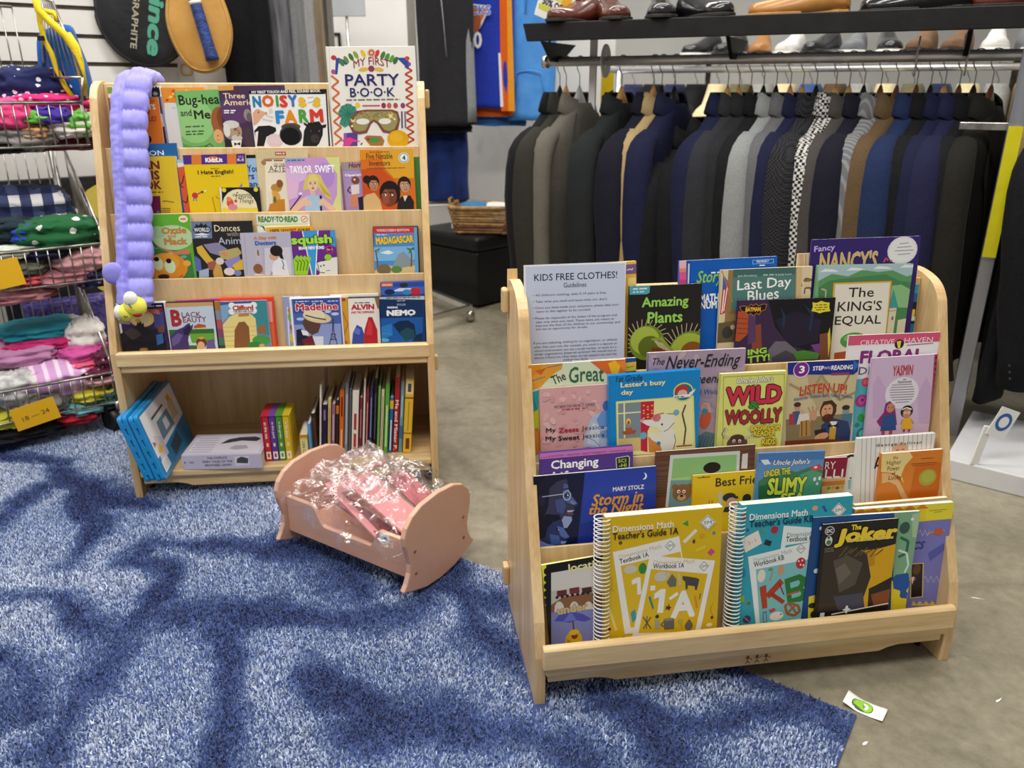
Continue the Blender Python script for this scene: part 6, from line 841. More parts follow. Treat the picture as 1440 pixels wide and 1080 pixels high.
    ab = me.attributes.new('dye', 'FLOAT', 'POINT'); ab.data.foreach_set('value', np.repeat(dye, 5).astype(np.float32))
    o = bpy.data.objects.new('pile', me); COL.objects.link(o); o.parent = rug; tag(o, kind='stuff')
pile()
# ------------------------------------------------------------------ floor litter
tg = MB(); p0 = floor_at(1186, 976, .004)
Tt = M4.Translation(floor_at(1216, 996, 0)) @ M4.Rotation(math.radians(-38), 4, 'Z')
def sheet(m, name, root, lx, ly, f, mt, nx=10, ny=5, th=.0006, poly=None):
    R = MB(); vs = []; 
    for k in (0, th):
        for i in range(nx+1):
            for j in range(ny+1):
                x, y = lx*(i/nx-.5), ly*(j/ny-.5); vs.append((x, y, f(x, y)+k))
    q = (nx+1)*(ny+1); fs = []
    for i in range(nx):
        for j in range(ny):
            a = i*(ny+1)+j; fs += [(a, a+1, a+ny+2, a+ny+1), (q+a, q+a+ny+1, q+a+ny+2, q+a+1)]
    per = [i*(ny+1) for i in range(nx+1)]+[nx*(ny+1)+j for j in range(1, ny+1)]+[i*(ny+1)+ny for i in range(nx-1, -1, -1)]+[j for j in range(ny-1, 0, -1)]
    for a, b in zip(per, per[1:]+per[:1]): fs.append((a, b, q+b, q+a))
    R.add(vs, fs, mt, True); return R.build(name, root)
root = thing('paper_tag', 'small curled white tag with a green ring lying beside the rug corner', 'tag', Tt)
fz = lambda x, y: .0008+max(0, -x-.01)*.35+max(0, x-.012)*.12
sheet(None, 'tag_card', root, .064, .034, fz, paper('#eef0ec'))
m = MB()
for r, c, dz in ((.0135, '#2f4a24', .0009), (.0125, '#8fc43c', .0011), (.0075, '#f0f3ea', .0013)):
    m.add([(1.25*r*math.copysign(abs(math.cos(a))**.8, math.cos(a))-.004, r*math.copysign(abs(math.sin(a))**.8, math.sin(a)), fz(1.25*r*math.cos(a)-.004, 0)+dz) for a in [2*math.pi*i/28 for i in range(28)]], [list(range(28))], paper(c))
for k in range(3): m.box(-.008, .001, -.003+.0025*k, -.002+.0025*k, .0024, .0025, paper('#4a4a48'))
m.build('green_ring_print', root)
for x, y, s_, rz, lb in ((1217, 1046, .007, .4, 'tiny white paper scrap on the concrete below the curled tag'), (1375, 842, .014, -.3, 'thin white thread scrap on the concrete right of the low shelf'), (1405, 985, .010, .5, 'pale paper fleck on the concrete at the bottom right')):
    o = MB().prism([(-s_, -.001), (-s_*.2, -.0025 if s_ < .009 else -.0018), (s_, .001), (s_*.3, .003 if s_ < .009 else .001), (-s_*.6, .002)], 0, .0012, paper('#e6e4dc'), 'z').build('paper_scrap')
    o.matrix_world = M4.Translation(floor_at(x, y)) @ M4.Rotation(rz, 4, 'Z'); tag(o, lb, 'scrap')
# ------------------------------------------------------------------ bottom cubby of the tall shelf
ZB = .0740
def cubby_book(a, w, d0, dep, h, lean, cover, label, name='storybook', group='storybooks standing in the bottom cubby', items=None, top=None, pages=True, z=None):
    R3 = UL.to_3x3(); lr = math.radians(lean); N = R3 @ V((0, -1, 0)); X = R3 @ V((math.cos(lr), 0, -math.sin(lr))); Z = R3 @ V((math.sin(lr), 0, math.cos(lr)))
    O = UL @ V((a, d0, (ZB if z is None else z)+w/2*abs(math.sin(lr))))
    s = Sheet(); s.gloss = .35; s.y0 = 0; s.frame(O-X*(w/2)+Z*h, X, Z, w, h, N)
    Mx = M4.Translation(O) @ M4(((X.x, -N.x, Z.x, 0), (X.y, -N.y, Z.y, 0), (X.z, -N.z, Z.z, 0), (0, 0, 0, 1)))
    s.root = thing(name, label, 'book', Mx, group); c = paper(cover, .35); b = min(.0016, w*.2)
    m = MB(); m.box(-w/2, w/2, 0, b, 0, h, c); m.box(-w/2, -w/2+b, 0, dep, 0, h, c); m.box(w/2-b, w/2, 0, dep, 0, h, c); m.build('cover', s.root, bevel=.0006)
    MB().box(-w/2+b, w/2-b, b, dep-.003, .002, h-.002, PAGE).build('pages', s.root)
    if items:      # (colour, v0, v1) bands of the spine, 0 = top, 1 = bottom
        mb = MB()
        for it in items:
            s.k += 1
            if it[0] == 'T':
                g, fs = glyphs(it[2], .02); lo, hi = g.min(0), g.max(0); q = (g-(lo+hi)/2)/(hi-lo)*np.array([(it[4]-it[3])*h, w*it[5]])
                s.emit(mb, [(w/2+y, (it[3]+it[4])/2*h+x) for x, y in q], it[1], fs)
            else:
                c_, v0, v1 = it[:3]; u0, u1 = (it[3], it[4]) if len(it) > 3 else (0, 1); s.emit(mb, [(w*u0, h*v0), (w*u1, h*v0), (w*u1, h*v1), (w*u0, h*v1)], c_)
        mb.build('spine_print', s.root)
    return s
row = [(.0045, .205, '#e9e6dc', 'thin white spine, leftmost of the leaning row in the cubby', [('#b8b4a8', .2, .8, .4, .6)]), (.013, .150, '#2a1f3c', 'dark purple storybook spine second from the left of the leaning row', [('#8a6a9a', .1, .3, .3, .7)]), (.0075, .165, '#d9c27a', 'cream yellow spine between the dark purple and mauve storybooks', [('#8a6a2c', .15, .75, .42, .58)]), (.0085, .150, '#9a6a86', 'mauve storybook spine in the leaning row', [('#d9b8cc', .2, .7, .35, .65)]),
       (.007, .160, '#2f2a30', 'charcoal spine left of the orange storybook', [('#c87a2c', .1, .25)]), (.0115, .185, '#d86a1f', 'orange storybook spine in the leaning row', [('#7a2a14', .1, .4, .3, .7), ('#f0c890', .6, .9, .35, .65)]), (.0095, .205, '#7f8a96', 'blue grey storybook spine right of the orange one', [('#d0d8de', .15, .85, .4, .6)]), (.006, .190, '#5a5c60', 'dark grey slim spine beside the white red lettered book', None),
       (.0165, .185, '#e6e2da', 'white storybook spine with red lettering', [('#b8322c', .35, .6, .3, .7), ('#b8322c', .66, .9, .3, .7)]), (.0075, .165, '#7a2a3c', 'burgundy slim spine right of the white red lettered book', [('#c8a0a8', .2, .7, .4, .6)]), (.005, .215, '#e3dfd6', 'thin white spine between burgundy and maroon books', None), (.007, .185, '#8a2c34', 'maroon slim spine in the middle right of the row', [('#e0c0b8', .2, .8, .4, .6)]), (.0085, .190, '#2c3560', 'navy storybook spine left of the tall black one', [('#9aa4d0', .15, .75, .4, .6)]),
       (.0095, .215, '#17181c', 'tall black storybook spine near the right of the row', [('#6a6a70', .2, .8, .42, .58)]), (.0065, .195, '#6fae5a', 'pale green slim spine beside the tall black book', None), (.0075, .185, '#d3c8a4', 'cream spine between pale green and bright green books', [('#6a5a3c', .1, .9, .42, .58)]), (.011, .200, '#55a838', 'bright green storybook spine near the right end', [('#d8ecc0', .3, .9, .35, .65)]), (.009, .160, '#2a6ab0', 'short blue storybook spine left of the red one', [('#f0f0f0', .4, .95, .35, .65), ('#d9b83c', .05, .2)]),
       (.0135, .215, '#a8232c', 'red storybook spine with white lettering near the right end', [('T', '#f3ece4', 'Me and Mister P.', .3, .97, .62)]), (.0095, .205, '#6f98a8', 'teal grey spine between the red and the thick yellow book', [('#c9dce0', .2, .5, .4, .6), ('#3a6a9a', .62, .8)]), (.022, .210, '#e3bb3a', 'thick yellow storybook spine, rightmost of the leaning row', [('#f0d890', .02, .2, .1, .9), ('#3a4a6a', .06, .17, .3, .7), ('#8a4a2c', .24, .26), ('#8a6a2c', .3, .7, .46, .54), ('#b0682c', .72, .74), ('#7a3a24', .8, .95, .3, .75)])]
a = .456
for wd, h, c, lb, it in row:
    cubby_book(a+wd/2, wd, .045+.004*math.sin(a*90), .14, h-.004, 5, c, lb, items=it); a += wd*1.004+.0018
cubby_book(.4215, .020, .030, .10, .070, 1, '#dfc76a', 'small pale yellow paperback standing right of the boxed set', items=[('#c9862c', .0, .12), ('#e6dc9a', .2, .85, .1, .9), ('T', '#5a5424', 'Little Cat', .25, .8, .4)])
cubby_book(.4365, .008, .035, .11, .098, 1, '#5f9fd0', 'slim light blue book between the small yellow one and the brown one')
cubby_book(.4475, .0105, .055, .12, .118, 0, '#5a3c28', 'dark brown book standing left of the leaning row', items=[('#3a2418', .0, .1)])
# boxed set
bx = thing('boxed_set', 'small boxed set slipcase with red, purple, green and yellow stripes', 'slipcase', UL @ M4.Translation(V((.357, .03, ZB))))
m = MB(); hw, hh, dp = .036, .126, .088
for i, c in enumerate(('#c42a3c', '#7a4aa0', '#5a9a34', '#dcc02c')):
    x0 = -hw+i*hw/2; m.box(x0, x0+hw/2, 0, dp, hh-.0015, hh, paper(c)); m.box(x0, x0+hw/2, 0, dp, 0, .0015, paper(c))
m.box(-hw, -hw+.0015, 0, dp, .0015, hh-.0015, paper('#c42a3c')); m.box(hw-.0015, hw, 0, dp, .0015, hh-.0015, paper('#dcc02c')); m.box(-hw+.0015, hw-.0015, dp-.0015, dp, .0015, hh-.0015, paper('#d8d4c8'))
m.build('slipcase', bx)
for i, (c, t_) in enumerate((('#c0283a', 'at the sea'), ('#5f3a94', 'in the park'), ('#4a8f30', 'in the garden'), ('#e0bc22', 'in the snow'))):
    cubby_book(.357-hw+.0017+hw/2*(i+.5)*.95, hw/2*.90, .0315, dp-.008, hh-.005, 0, c, ('red', 'purple', 'green', 'yellow')[i]+' little board book inside the striped slipcase', 'board_book', 'little books in the slipcase', z=ZB+.0018,
               items=[('T', '#f3ecdc', t_, .12, .5, .45), ('#f3ecdc', .8, .97, .15, .85), (c, .84, .93, .35, .65), ('#f0d8c8', .6, .68, .35, .65)])
# thick book lying flat
ly = thing('fairy_tale_book', 'thick pale lavender fairy tale book lying flat in the cubby', 'book', UL @ M4.Translation(V((.2255, .062, ZB))) @ M4.Rotation(math.radians(-3), 4, 'Z'))
lc = paper('#c3bdd0'); m = MB(); m.box(-.098, .098, -.064, .064, 0, .0015, lc); m.box(-.098, .098, -.064, .064, .0385, .040, lc); m.box(-.098, .098, -.064, -.0625, .0015, .0385, lc); m.build('cover', ly, bevel=.0006)
MB().box(-.096, .096, -.0625, .062, .0015, .0385, PAGE).build('pages', ly)
m = MB(); s = Sheet()
def flat(mb, pts, c, z=.0403): mb.add([(x, y, z) for x, y in pts], [list(range(len(pts)))], paper(c))
flat(m, [(-.088, -.056), (.09, -.056), (.09, .056), (-.088, .056)], '#d3cfda'); flat(m, [(-.02, .0), (-.005, .028), (.02, .040), (.06, .042), (.078, .03), (.07, .012), (.03, .018), (.0, .006)], '#3a3a40', .0405); flat(m, [(.01, -.03), (.03, -.038), (.06, -.03), (.05, -.012), (.02, -.01)], '#a8a4b0', .0405)
for k in range(7): flat(m, [(-.085+.008*(k % 2), -.05+.014*k), (-.03, -.05+.014*k), (-.03, -.044+.014*k), (-.085, -.044+.014*k)], '#b3aec2', .0404)
def front(mb, txt, c, x0, x1, zc, h, y=-.0643):
    g, fs = glyphs(txt, .02); lo, hi = g.min(0), g.max(0); q = (g-(lo+hi)/2)/(hi-lo)*np.array([x1-x0, h]); mb.add([((x0+x1)/2+p[0], y-step(i, len(q)), zc+p[1]) for i, p in enumerate(q)], fs, paper(c))
m.add([(.032, -.0642, .008), (.068, -.0642, .008), (.068, -.0642, .034), (.032, -.0642, .034)], [(0, 1, 2, 3)], paper('#d9d5e0')); m.add([(.036, -.0644, .016), (.064, -.0644, .014), (.066, -.0644, .028), (.05, -.0644, .033), (.038, -.0644, .028)], [(0, 1, 2, 3, 4)], paper('#45454c'))
for t_, zc, x0, x1 in (('THE COMPLETE', .031, -.036, .014), ('FAIRY TALES OF THE', .021, -.048, .026), ('BROTHERS GRIMM', .011, -.043, .022)): front(m, t_, '#5a4a62', x0, x1, zc, .0062)
front(m, '8 · 30', '#6a6478', -.094, -.07, .02, .006); m.build('cover_print', ly)
# two blue carry cases leaning on the side panel
BLUEC = noisy('blue_case_plastic', '#1f93d2', '#187fbe', 6, .22, .05, 40, coat=.4)
def carry(a, dd, tilt, label, art):
    T = UL @ M4.Translation(V((a, dd, ZB+.0015))) @ M4.Rotation(math.radians(-tilt), 4, 'Y')
    t = thing('carry_case', label, 'case', T, 'blue carry cases in the cubby'); H, D, W = .178, .262, .0235
    for x0 in (-W, -W/2+.0006):
        P = []
        for cx, cz, a0 in ((.010, .010, 180), (D-.010, .010, 270), (D-.010, H-.010, 0), (.010, H-.010, 90)):
            P += [(cx+.010*math.cos(math.radians(a0+q)), cz+.010*math.sin(math.radians(a0+q))) for q in range(0, 91, 18)]
        MB().prism(P, x0, x0+W/2-.0006, BLUEC, 'x').build('shell_half', t, bevel=.003)
    m = MB()
    for k in range(5): m.box(-W/2-.003, -W/2+.003, -.0012, .002, .02+.032*k, .034+.032*k, BLUEC)
    m.build('hinge_knuckle', t, bevel=.001)
    if art:
        m = MB(); 
        def fl(pts, c, e): m.add([(e, D-.01-u*(D-.02), .008+v*(H-.016)) for u, v in pts], [list(range(len(pts)))], paper(c, .2))
        fl([(0, 0), (1, 0), (1, 1), (0, 1)], '#e9eaec', .0003); fl([(0, 0), (1, 0), (1, .30), (0, .42)], '#1f86c4', .0005); fl([(.3, .44), (.72, .42), (.70, .72), (.34, .74)], '#6f8fa8', .0006); fl([(.42, .5), (.56, .49), (.55, .66), (.43, .67)], '#d8dee4', .0008); fl([(.1, .5), (.3, .5), (.28, .78), (.12, .8)], '#cfc6a8', .0006); fl([(.72, .2), (.95, .22), (.9, .62), (.74, .5)], '#d9d3d6', .0007); fl([(.8, .36), (.86, .3), (.93, .36), (.86, .46)], '#e3b53a', .0009); fl([(.9, .5), (.97, .46), (.97, .56)], '#c46a7a', .0009); fl([(.78, .05), (.97, .03), (.97, .22), (.80, .24)], '#f3f4f6', .0009); fl([(.15, .8), (.24, .78), (.26, .88), (.17, .9)], '#e0a83a', .0009); fl([(.3, .12), (.6, .06), (.62, .26), (.34, .34)], '#3a4f66', .0008)
        fl([(.4, .82), (.78, .80), (.78, .84), (.4, .86)], '#5a5f68', .0009)
        for k in range(6): fl([(.81+.025*k, .06), (.82+.025*k, .06), (.82+.025*k, .20), (.81+.025*k, .2)], '#c8ccd6', .0011)
        m.build('cover_print', t)
    return t
carry(.0735, -.055, 14, 'clear fronted blue carry case with a white printed cover, leaning in the cubby', False)['label'] = 'plain blue carry case between the side panel and the printed case'
carry(.0995, -.055, 14, 'blue carry case with a white printed cover, leaning in the bottom cubby', True)
# ------------------------------------------------------------------ purple plush draped over the tall shelf
LAV = cloth('lavender_satin', '#8f8ae0', '#a09cea', sc=9); YEL = cloth('yellow_plush', '#e6e24a', '#f0ee6a', sc=30); WHT = cloth('white_plush', '#efeee6', '#e2e0d8', sc=30)
pt = UL @ V((.09, .10, .46)); pl = thing('plush_toy', 'long lavender quilted plush creature with a yellow face hanging over the tall shelf', 'plush toy', M4.Translation(pt) @ M4.Rotation(.110, 4, 'Z'))
Pi = pl.matrix_world.inverted() @ UL
path = [(.100, .275, .90), (.100, .268, .955), (.100, .248, .988), (.098, .215, .998), (.096, .178, .990), (.092, .146, .958), (.088, .118, .90), (.086, .096, .82), (.085, .075, .73), (.082, .052, .65), (.079, .030, .58), (.077, .012, .53), (.076, .004, .495)]
pts = [V(p) for p in path]; L0 = [0]
for p, q in zip(pts, pts[1:]): L0.append(L0[-1]+(q-p).length)
def along(s):
    for i in range(len(pts)-1):
        if s <= L0[i+1] or i == len(pts)-2:
            f = (s-L0[i])/(L0[i+1]-L0[i]); return pts[i].lerp(pts[i+1], f), (pts[i+1]-pts[i]).normalized()
R = []; n = 260; sx = V((1, 0, 0)); tot = L0[-1]; seg = .042
for i in range(n+1):
    s = tot*i/n; c, t = along(s); out = t.cross(sx).normalized()
    ph = (s/seg) % 1; bulge = math.sin(math.pi*ph)**.55; endf = min(1, (tot-s)/.03+.55, s/.02+.4); ring = []
    for j in range(56):
        A = 2*math.pi*j/56; u, v = math.cos(A), math.sin(A)
        lobe = -.30
        wx = .041*endf; th = .023*(.55+.45*bulge) if u > lobe else .017
        groove = 1-.55*math.exp(-((u-lobe)/.10)**2)
        wob = 1+.05*NZ.noise(V((s*60, j*.6, 3)))*(1.6-bulge)
        px = u*wx*(.95+.11*bulge*(u > 0))*(1+.015*math.sin(s*150)*(u < lobe))
        py = math.copysign(abs(v)**.75, v)*th*groove*wob*endf
        crease = (.0042*math.sin(j*2.6+s*25)*(1-bulge)**.8+.0016*NZ.noise(V((j*.9, s*45, 2))))*(u > lobe)+.0018*NZ.noise(V((u*3, s*90, 7)))*(u <= lobe)
        ring.append(Pi @ (c+sx*px+out*(py+crease*(v > 0)+.004)))
    R.append(ring)
MB().rings(R, LAV).build('body', pl)
m = MB(); c = Pi @ V((.036, .018, .575)); m.ball(c, (.026, .011, .026), LAV, 18, 12, T=M4.Translation(c) @ M4.Rotation(.5, 4, 'Y') @ M4.Translation(-c)); m.build('hand', pl)
m = MB()
for x, d, z, r, mt in ((.083, -.018, .505, (.026, .018, .024), YEL), (.060, -.014, .490, (.022, .018, .020), YEL), (.079, -.026, .524, (.016, .012, .018), WHT), (.045, -.018, .492, (.010, .013, .017), WHT)): m.ball(Pi @ V((x, d, z)), r, mt, 18, 12)
m.build('face', pl, 0); m = MB(); m.ball(Pi @ V((.088, -.027, .488)), (.011, .007, .006), paper('#a8281c', .7), 14, 8); m.build('mouth', pl)
m = MB(); m.tube([Pi @ V(p) for p in ((.078, -.040, .517), (.080, -.041, .512), (.083, -.040, .508))], .0012, BLACKP); m.tube([Pi @ V(p) for p in ((.060, -.033, .487), (.064, -.034, .484), (.068, -.033, .485))], .0012, BLACKP); m.build('stitched_eyes', pl)
# ------------------------------------------------------------------ doll cradle with a bag of pink pieces
CRM = wood('cradle_board', '#dcab92', '#cf9c84', 'x'); CRZ = noisy('cradle_end_board', '#d4a48c', '#caa08a', 5, .42, .03, 60, coat=.2)
CT = rot(math.radians(-33), (-.5165, 1.541, 0)); cr = thing('doll_cradle', 'small pinkish wooden doll cradle with rounded rocker ends on the rug edge', 'cradle', CT)
hp = [(-.017, .038), (-.006, .052), (.004, .072), (.006, .092), (.001, .115), (-.006, .138), (-.007, .156), (.001, .175), (.020, .193), (.050, .205), (.1025, .210)]
prof = hp+[(.205-y, z) for y, z in hp[-2::-1]]+[(.19, .025), (.15, .012), (.1025, .008), (.055, .012), (.015, .025)]
LN = .372
for x in (0, LN-.012):
    right_end = MB().prism([(y, z) for y, z in prof], x, x+.012, CRZ, 'x').build('end_board', cr, bevel=.003, seg=3)
z1, zc, z0 = .135, .092, .048
sp = [(.012, z0), (LN-.012, z0), (LN-.012, z1), (.285, z1)]+[(.285-.03*i/6, z1-(z1-zc)*(.5-.5*math.cos(math.pi*i/6))) for i in range(1, 7)]+[(.125-.035*i/6, zc+(z1-zc)*(.5-.5*math.cos(math.pi*i/6))) for i in range(0, 7)]+[(.012, z1)]
sides = []
for y in (.016, .178):
    sb_ = MB().prism([(x, z) for x, z in sp], y, y+.011, CRM, 'y').build('side_board', cr, bevel=.002); sides.append(sb_)
MB().box(.012, LN-.012, .027, .178, .048, .056, CRM).build('base_board', cr)
m = MB()
for y in (.022, .183):
    for z in (.065, .115): m.tube([(LN-.0005, y, z), (LN+.0012, y, z)], .0035, noisy('screw_head', '#9a7a66', '#7a5c4a', 40, .4, 0), 12)
m.build('screw_head', right_end)
st = MB(); st.box(.286, .312, .0152, .0158, .115, .1345, paper('#e9eae6')); g, fs = glyphs('1.00', .03); lo, hi = g.min(0), g.max(0); q = (g-(lo+hi)/2)/(hi-lo)*np.array([.014, .007]); st.add([(.299+p[0], .0150-step(i, len(q)), .124+p[1]) for i, p in enumerate(q)], fs, paper('#2c2c30')); st.build('price_sticker', sides[0])['label'] = 'small white price sticker with black figures'
PINK = noisy('pink_painted_wood', '#dd9494', '#d58a8c', 4, .4, .03, 60)
PINKD = noisy('dark_pink_painted_wood', '#b9656c', '#a9555e', 4, .4, .03, 60)
slats = [(.245, .085, .158, .20, .074, .007, 14, 10, -6, PINK, 'broad pink toy board lying on top inside the clear bag'), (.190, .042, .140, .20, .016, .007, 17, 12, 0, PINK, 'narrow pink toy slat beside the broad board in the bag'), (.275, .155, .150, .18, .050, .007, 13, 14, 8, PINKD, 'dark pink toy board behind the broad board in the bag'), (.120, .105, .150, .11, .045, .007, -16, -25, 8, PINK, 'pink toy board at the left end of the bag'), (.180, .075, .112, .17, .032, .007, 6, 10, 12, PINKD, 'dark pink toy piece low at the front of the bag'), (.110, .150, .165, .13, .035, .007, -30, -8, -14, PINK, 'tilted pink toy board against the left cradle end'), (.315, .060, .105, .07, .022, .007, 10, 20, 0, PINKD, 'short dark pink toy block near the right cradle end')]
for x, y, z, lx, ly_, lz, ry, rz, rx, mt, lb in slats:
    T = CT @ M4.Translation(V((x, y, z))) @ M4.Rotation(math.radians(-rz), 4, 'Z') @ M4.Rotation(math.radians(ry), 4, 'Y') @ M4.Rotation(math.radians(rx), 4, 'X')
    o = thing('toy_board', lb, 'toy piece', T, 'pink toy pieces in the clear bag')
    MB().box(-lx/2, lx/2, -ly_/2, ly_/2, -lz/2, lz/2, mt).build('board', o, bevel=.0015)
    m = MB()
    for sx_ in (-.38, .38): m.tube([(lx*sx_, 0, lz/2-.0005), (lx*sx_, 0, lz/2+.0006)], .0025, paper('#8a4a50'), 10)
    m.build('peg_hole', o)
def film():
    m, N, L, b = newmat('clear_plastic_film'); N.remove(b); out = N['Material Output']
    tr = N.new('ShaderNodeBsdfTransparent'); tr.inputs[0].default_value = (.97, .97, .98, 1); gl = N.new('ShaderNodeBsdfGlossy'); gl.inputs['Roughness'].default_value = .16; gl.inputs['Color'].default_value = (1, 1, 1, 1)
    tl = N.new('ShaderNodeBsdfTranslucent'); tl.inputs[0].default_value = (.95, .95, .97, 1)
    lw = N.new('ShaderNodeLayerWeight'); lw.inputs[0].default_value = .35
    mr = N.new('ShaderNodeMapRange'); mr.inputs[3].default_value = .05; mr.inputs[4].default_value = .6; L.new(lw.outputs['Facing'], mr.inputs[0])
    m1 = N.new('ShaderNodeMixShader'); m1.inputs[0].default_value = .09; L.new(tr.outputs[0], m1.inputs[1]); L.new(tl.outputs[0], m1.inputs[2])
    m2 = N.new('ShaderNodeMixShader'); L.new(mr.outputs[0], m2.inputs[0]); L.new(m1.outputs[0], m2.inputs[1]); L.new(gl.outputs[0], m2.inputs[2]); L.new(m2.outputs[0], out.inputs[0])
    tc = N.new('ShaderNodeTexCoord'); n = N.new('ShaderNodeTexNoise'); n.inputs['Scale'].default_value = 24; n.inputs['Detail'].default_value = 4; n.inputs['Distortion'].default_value = 1.5; L.new(tc.outputs['Object'], n.inputs[0])
    bp = N.new('ShaderNodeBump'); bp.inputs['Strength'].default_value = .55; bp.inputs['Distance'].default_value = .006; L.new(n.outputs[0], bp.inputs['Height']); L.new(bp.outputs[0], gl.inputs['Normal'])
    return m
FILM = film()
def bag():
    t = thing('plastic_bag', 'crumpled clear plastic bag spilling over the doll cradle', 'plastic bag', CT @ M4.Translation(V((.190, .116, .10))))
    def rid(p): return 1-abs(NZ.noise(p))*2
    nx, ny = 90, 64
    for name, seed, lift, fx, fy in (('film_sheet', 3.1, .0, 1, 1), ('film_fold', 9.7, .020, .62, .66)):
        vs = []; cxo, cyo = (0, 0) if name == 'film_sheet' else (-.035, .015)
        for i in range(nx+1):
            for j in range(ny+1):
                u, v = i/nx*2-1, j/ny*2-1; rr = math.hypot(u, v); 
                x = u*.155*fx*(1+.10*NZ.noise(V((v*2.2, seed, 1)))); y = v*.136*fy*(1+.16*NZ.noise(V((u*2.4, seed, 5))))
                p = V((x*9, y*9, seed))
                h = .108*(1-.62*u*u)*(1-.75*v*v)+lift-.02*u+.012*(v > 0)*v
                h += .030*(rid(p)-.55)*(.55+.45*rr)+.014*(rid(p*2.3+V((5, 1, 2)))-.5)+.006*(rid(p*5.1)-.5)
                if name == 'film_sheet': h = max(h, .002-.3*(abs(v) > .86))
                if abs(v) > .9 and v < 0 and abs(u+.25) < .40: h -= (abs(v)-.9)*.35
                x += .012*NZ.noise(p*1.7+V((9, 2, 4))); y += .012*NZ.noise(p*1.7+V((1, 7, 3)))
                vs.append((x+cxo, y+cyo, h+.008))
        fs = [(i*(ny+1)+j, (i+1)*(ny+1)+j, (i+1)*(ny+1)+j+1, i*(ny+1)+j+1) for i in range(nx) for j in range(ny)]
        MB().add(vs, fs, FILM, False).build(name, t)
bag()
# ------------------------------------------------------------------ slat wall and what hangs on it
SY = math.radians(35); SWO = V((-2.3, 2.9-(2.3-1.371)*math.tan(SY), 0)); SW = rot(SY, SWO)      # x runs along the wall to the right and away, y into it
SLAT = noisy('white_slat_panel', '#e4e2de', '#d8d6d2', 3, .45, .03, 60)
m = MB(); wl = 1.62; m.box(0, wl, .012, .03, 0, 2.2, noisy('slat_groove', '#6a5f56', '#5a5048', 20, .7, .05)); m.box(0, wl, 0, .012, 0, .965, SLAT)
z = .972
while z < 2.1:
    m.prism([(0, z), (.004, z), (.012, z+.002), (.012, z+.070), (.006, z+.072), (0, z+.072)], 0, wl, SLAT, 'x'); z += .0855
struct(m.build('wall_left', world=SW))
def on_slat(x, y, off=0):
    n = SW.to_3x3() @ V((0, -1, 0)); p = hit((x, y), n, SWO+n*off); return p
def outline(pts, n=4):      # smooth closed outline through points
    out = []; K = len(pts)
    for i in range(K):
        p0, p1, p2, p3 = [V(pts[(i+j-1) % K]) for j in range(4)]
        for q in range(n):
            t = q/n; out.append(tuple(.5*((2*p1)+(p2-p0)*t+(2*p0-5*p1+4*p2-p3)*t*t+(3*p1-p0-3*p2+p3)*t**3)))
    return out
def padded(pl, th, mt, puff=.6):
    """a soft padded shape: outline (x,z), domed front at -y"""
    m = MB(); n = len(pl); cx = sum(p[0] for p in pl)/n; cz = sum(p[1] for p in pl)/n; R = []
    for s, y in ((1, 0), (1, -th*.35), (.985, -th*.6), (.93, -th*.8), (.8, -th*.93), (.5, -th), (.15, -th*1.02)):
        R.append([V((cx+(p[0]-cx)*s, y, cz+(p[1]-cz)*s)) for p in pl])
    return m.rings(R, mt)
LEATHB = noisy('black_vinyl', '#26282b', '#1c1d20', 8, .38, .2, 40); LEATHT = noisy('tan_leather', '#c99a52', '#b4833c', 7, .42, .12, 50)
def wall_frame(px, off=.0):
    p = on_slat(*px, off); return M4.Translation(p) @ M4.Rotation(SY*.35, 4, 'Z')
k = 2.72/1115*1.03
T = wall_frame((202, 15), .06); rc = thing('racket_cover', 'round black racket cover with green and tan lettering on the slat wall', 'racket cover', T)
el = [(60*k*math.cos(a)*(1 if math.sin(a) < 0 else .97), 69*k*math.sin(a)*(1 if math.sin(a) < 0 else 1.15)) for a in [2*math.pi*i/48 for i in range(48)]]
padded(el, .034, LEATHB).build('padded_body', rc)
m = MB(); m.tube([(p[0], -.010, p[1]) for p in el], .004, BLACKP, 8, True); m.build('piping', rc)
def letters(root, name, txt, c, cx, cz, length, h, y, ang, bold=.03, sh=0):
    g, fs = glyphs(txt, bold, sh, 3); lo, hi = g.min(0), g.max(0); q = (g-(lo+hi)/2)/(hi-lo)*np.array([length, h]); t = math.radians(ang)
    mb = MB(); mb.add([(cx+p[0]*math.cos(t)-p[1]*math.sin(t), y-step(i, len(q)), cz+p[0]*math.sin(t)+p[1]*math.cos(t)) for i, p in enumerate(q)], fs, paper(c, .5)); return mb.build(name, root)
letters(rc, 'lettering', 'prince', '#4f9a80', 15*k, -1*k, 112*k, 24*k, -.0362, -101, .05, .1); letters(rc, 'lettering', 'GRAPHITE', '#a8a08a', -10*k, -14*k, 68*k, 8*k, -.0362, -102, .02); letters(rc, 'lettering', 'e', '#e6e6e2', -24*k, 18*k, 8*k, 8*k, -.0358, -10, .05)
T = wall_frame((281, 38), .16); tc_ = thing('paddle_cover', 'tan leather paddle cover with a stitched rim hanging on the slat wall', 'racket cover', T)
eg = outline([(-40*k, 14*k), (-36*k, -20*k), (-20*k, -50*k), (4*k, -57*k), (28*k, -44*k), (40*k, -12*k), (38*k, 18*k), (26*k, 50*k), (0, 66*k), (-28*k, 52*k)], 6)
padded(eg, .018, LEATHT).build('leather_body', tc_); m = MB(); m.tube([(p[0]*.95, -.0165, p[1]*.95) for p in eg], .0014, noisy('stitch_thread', '#d8b878', '#c8a464', 90, .7, 0), 6, True); m.tube([(p[0], -.004, p[1]) for p in eg], .003, LEATHT, 8, True); m.build('stitched_rim', tc_)
T = wall_frame((287, 30), .195); rk = thing('racket', 'blue gripped racket handle hanging upside down over the tan leather cover', 'racket', T)
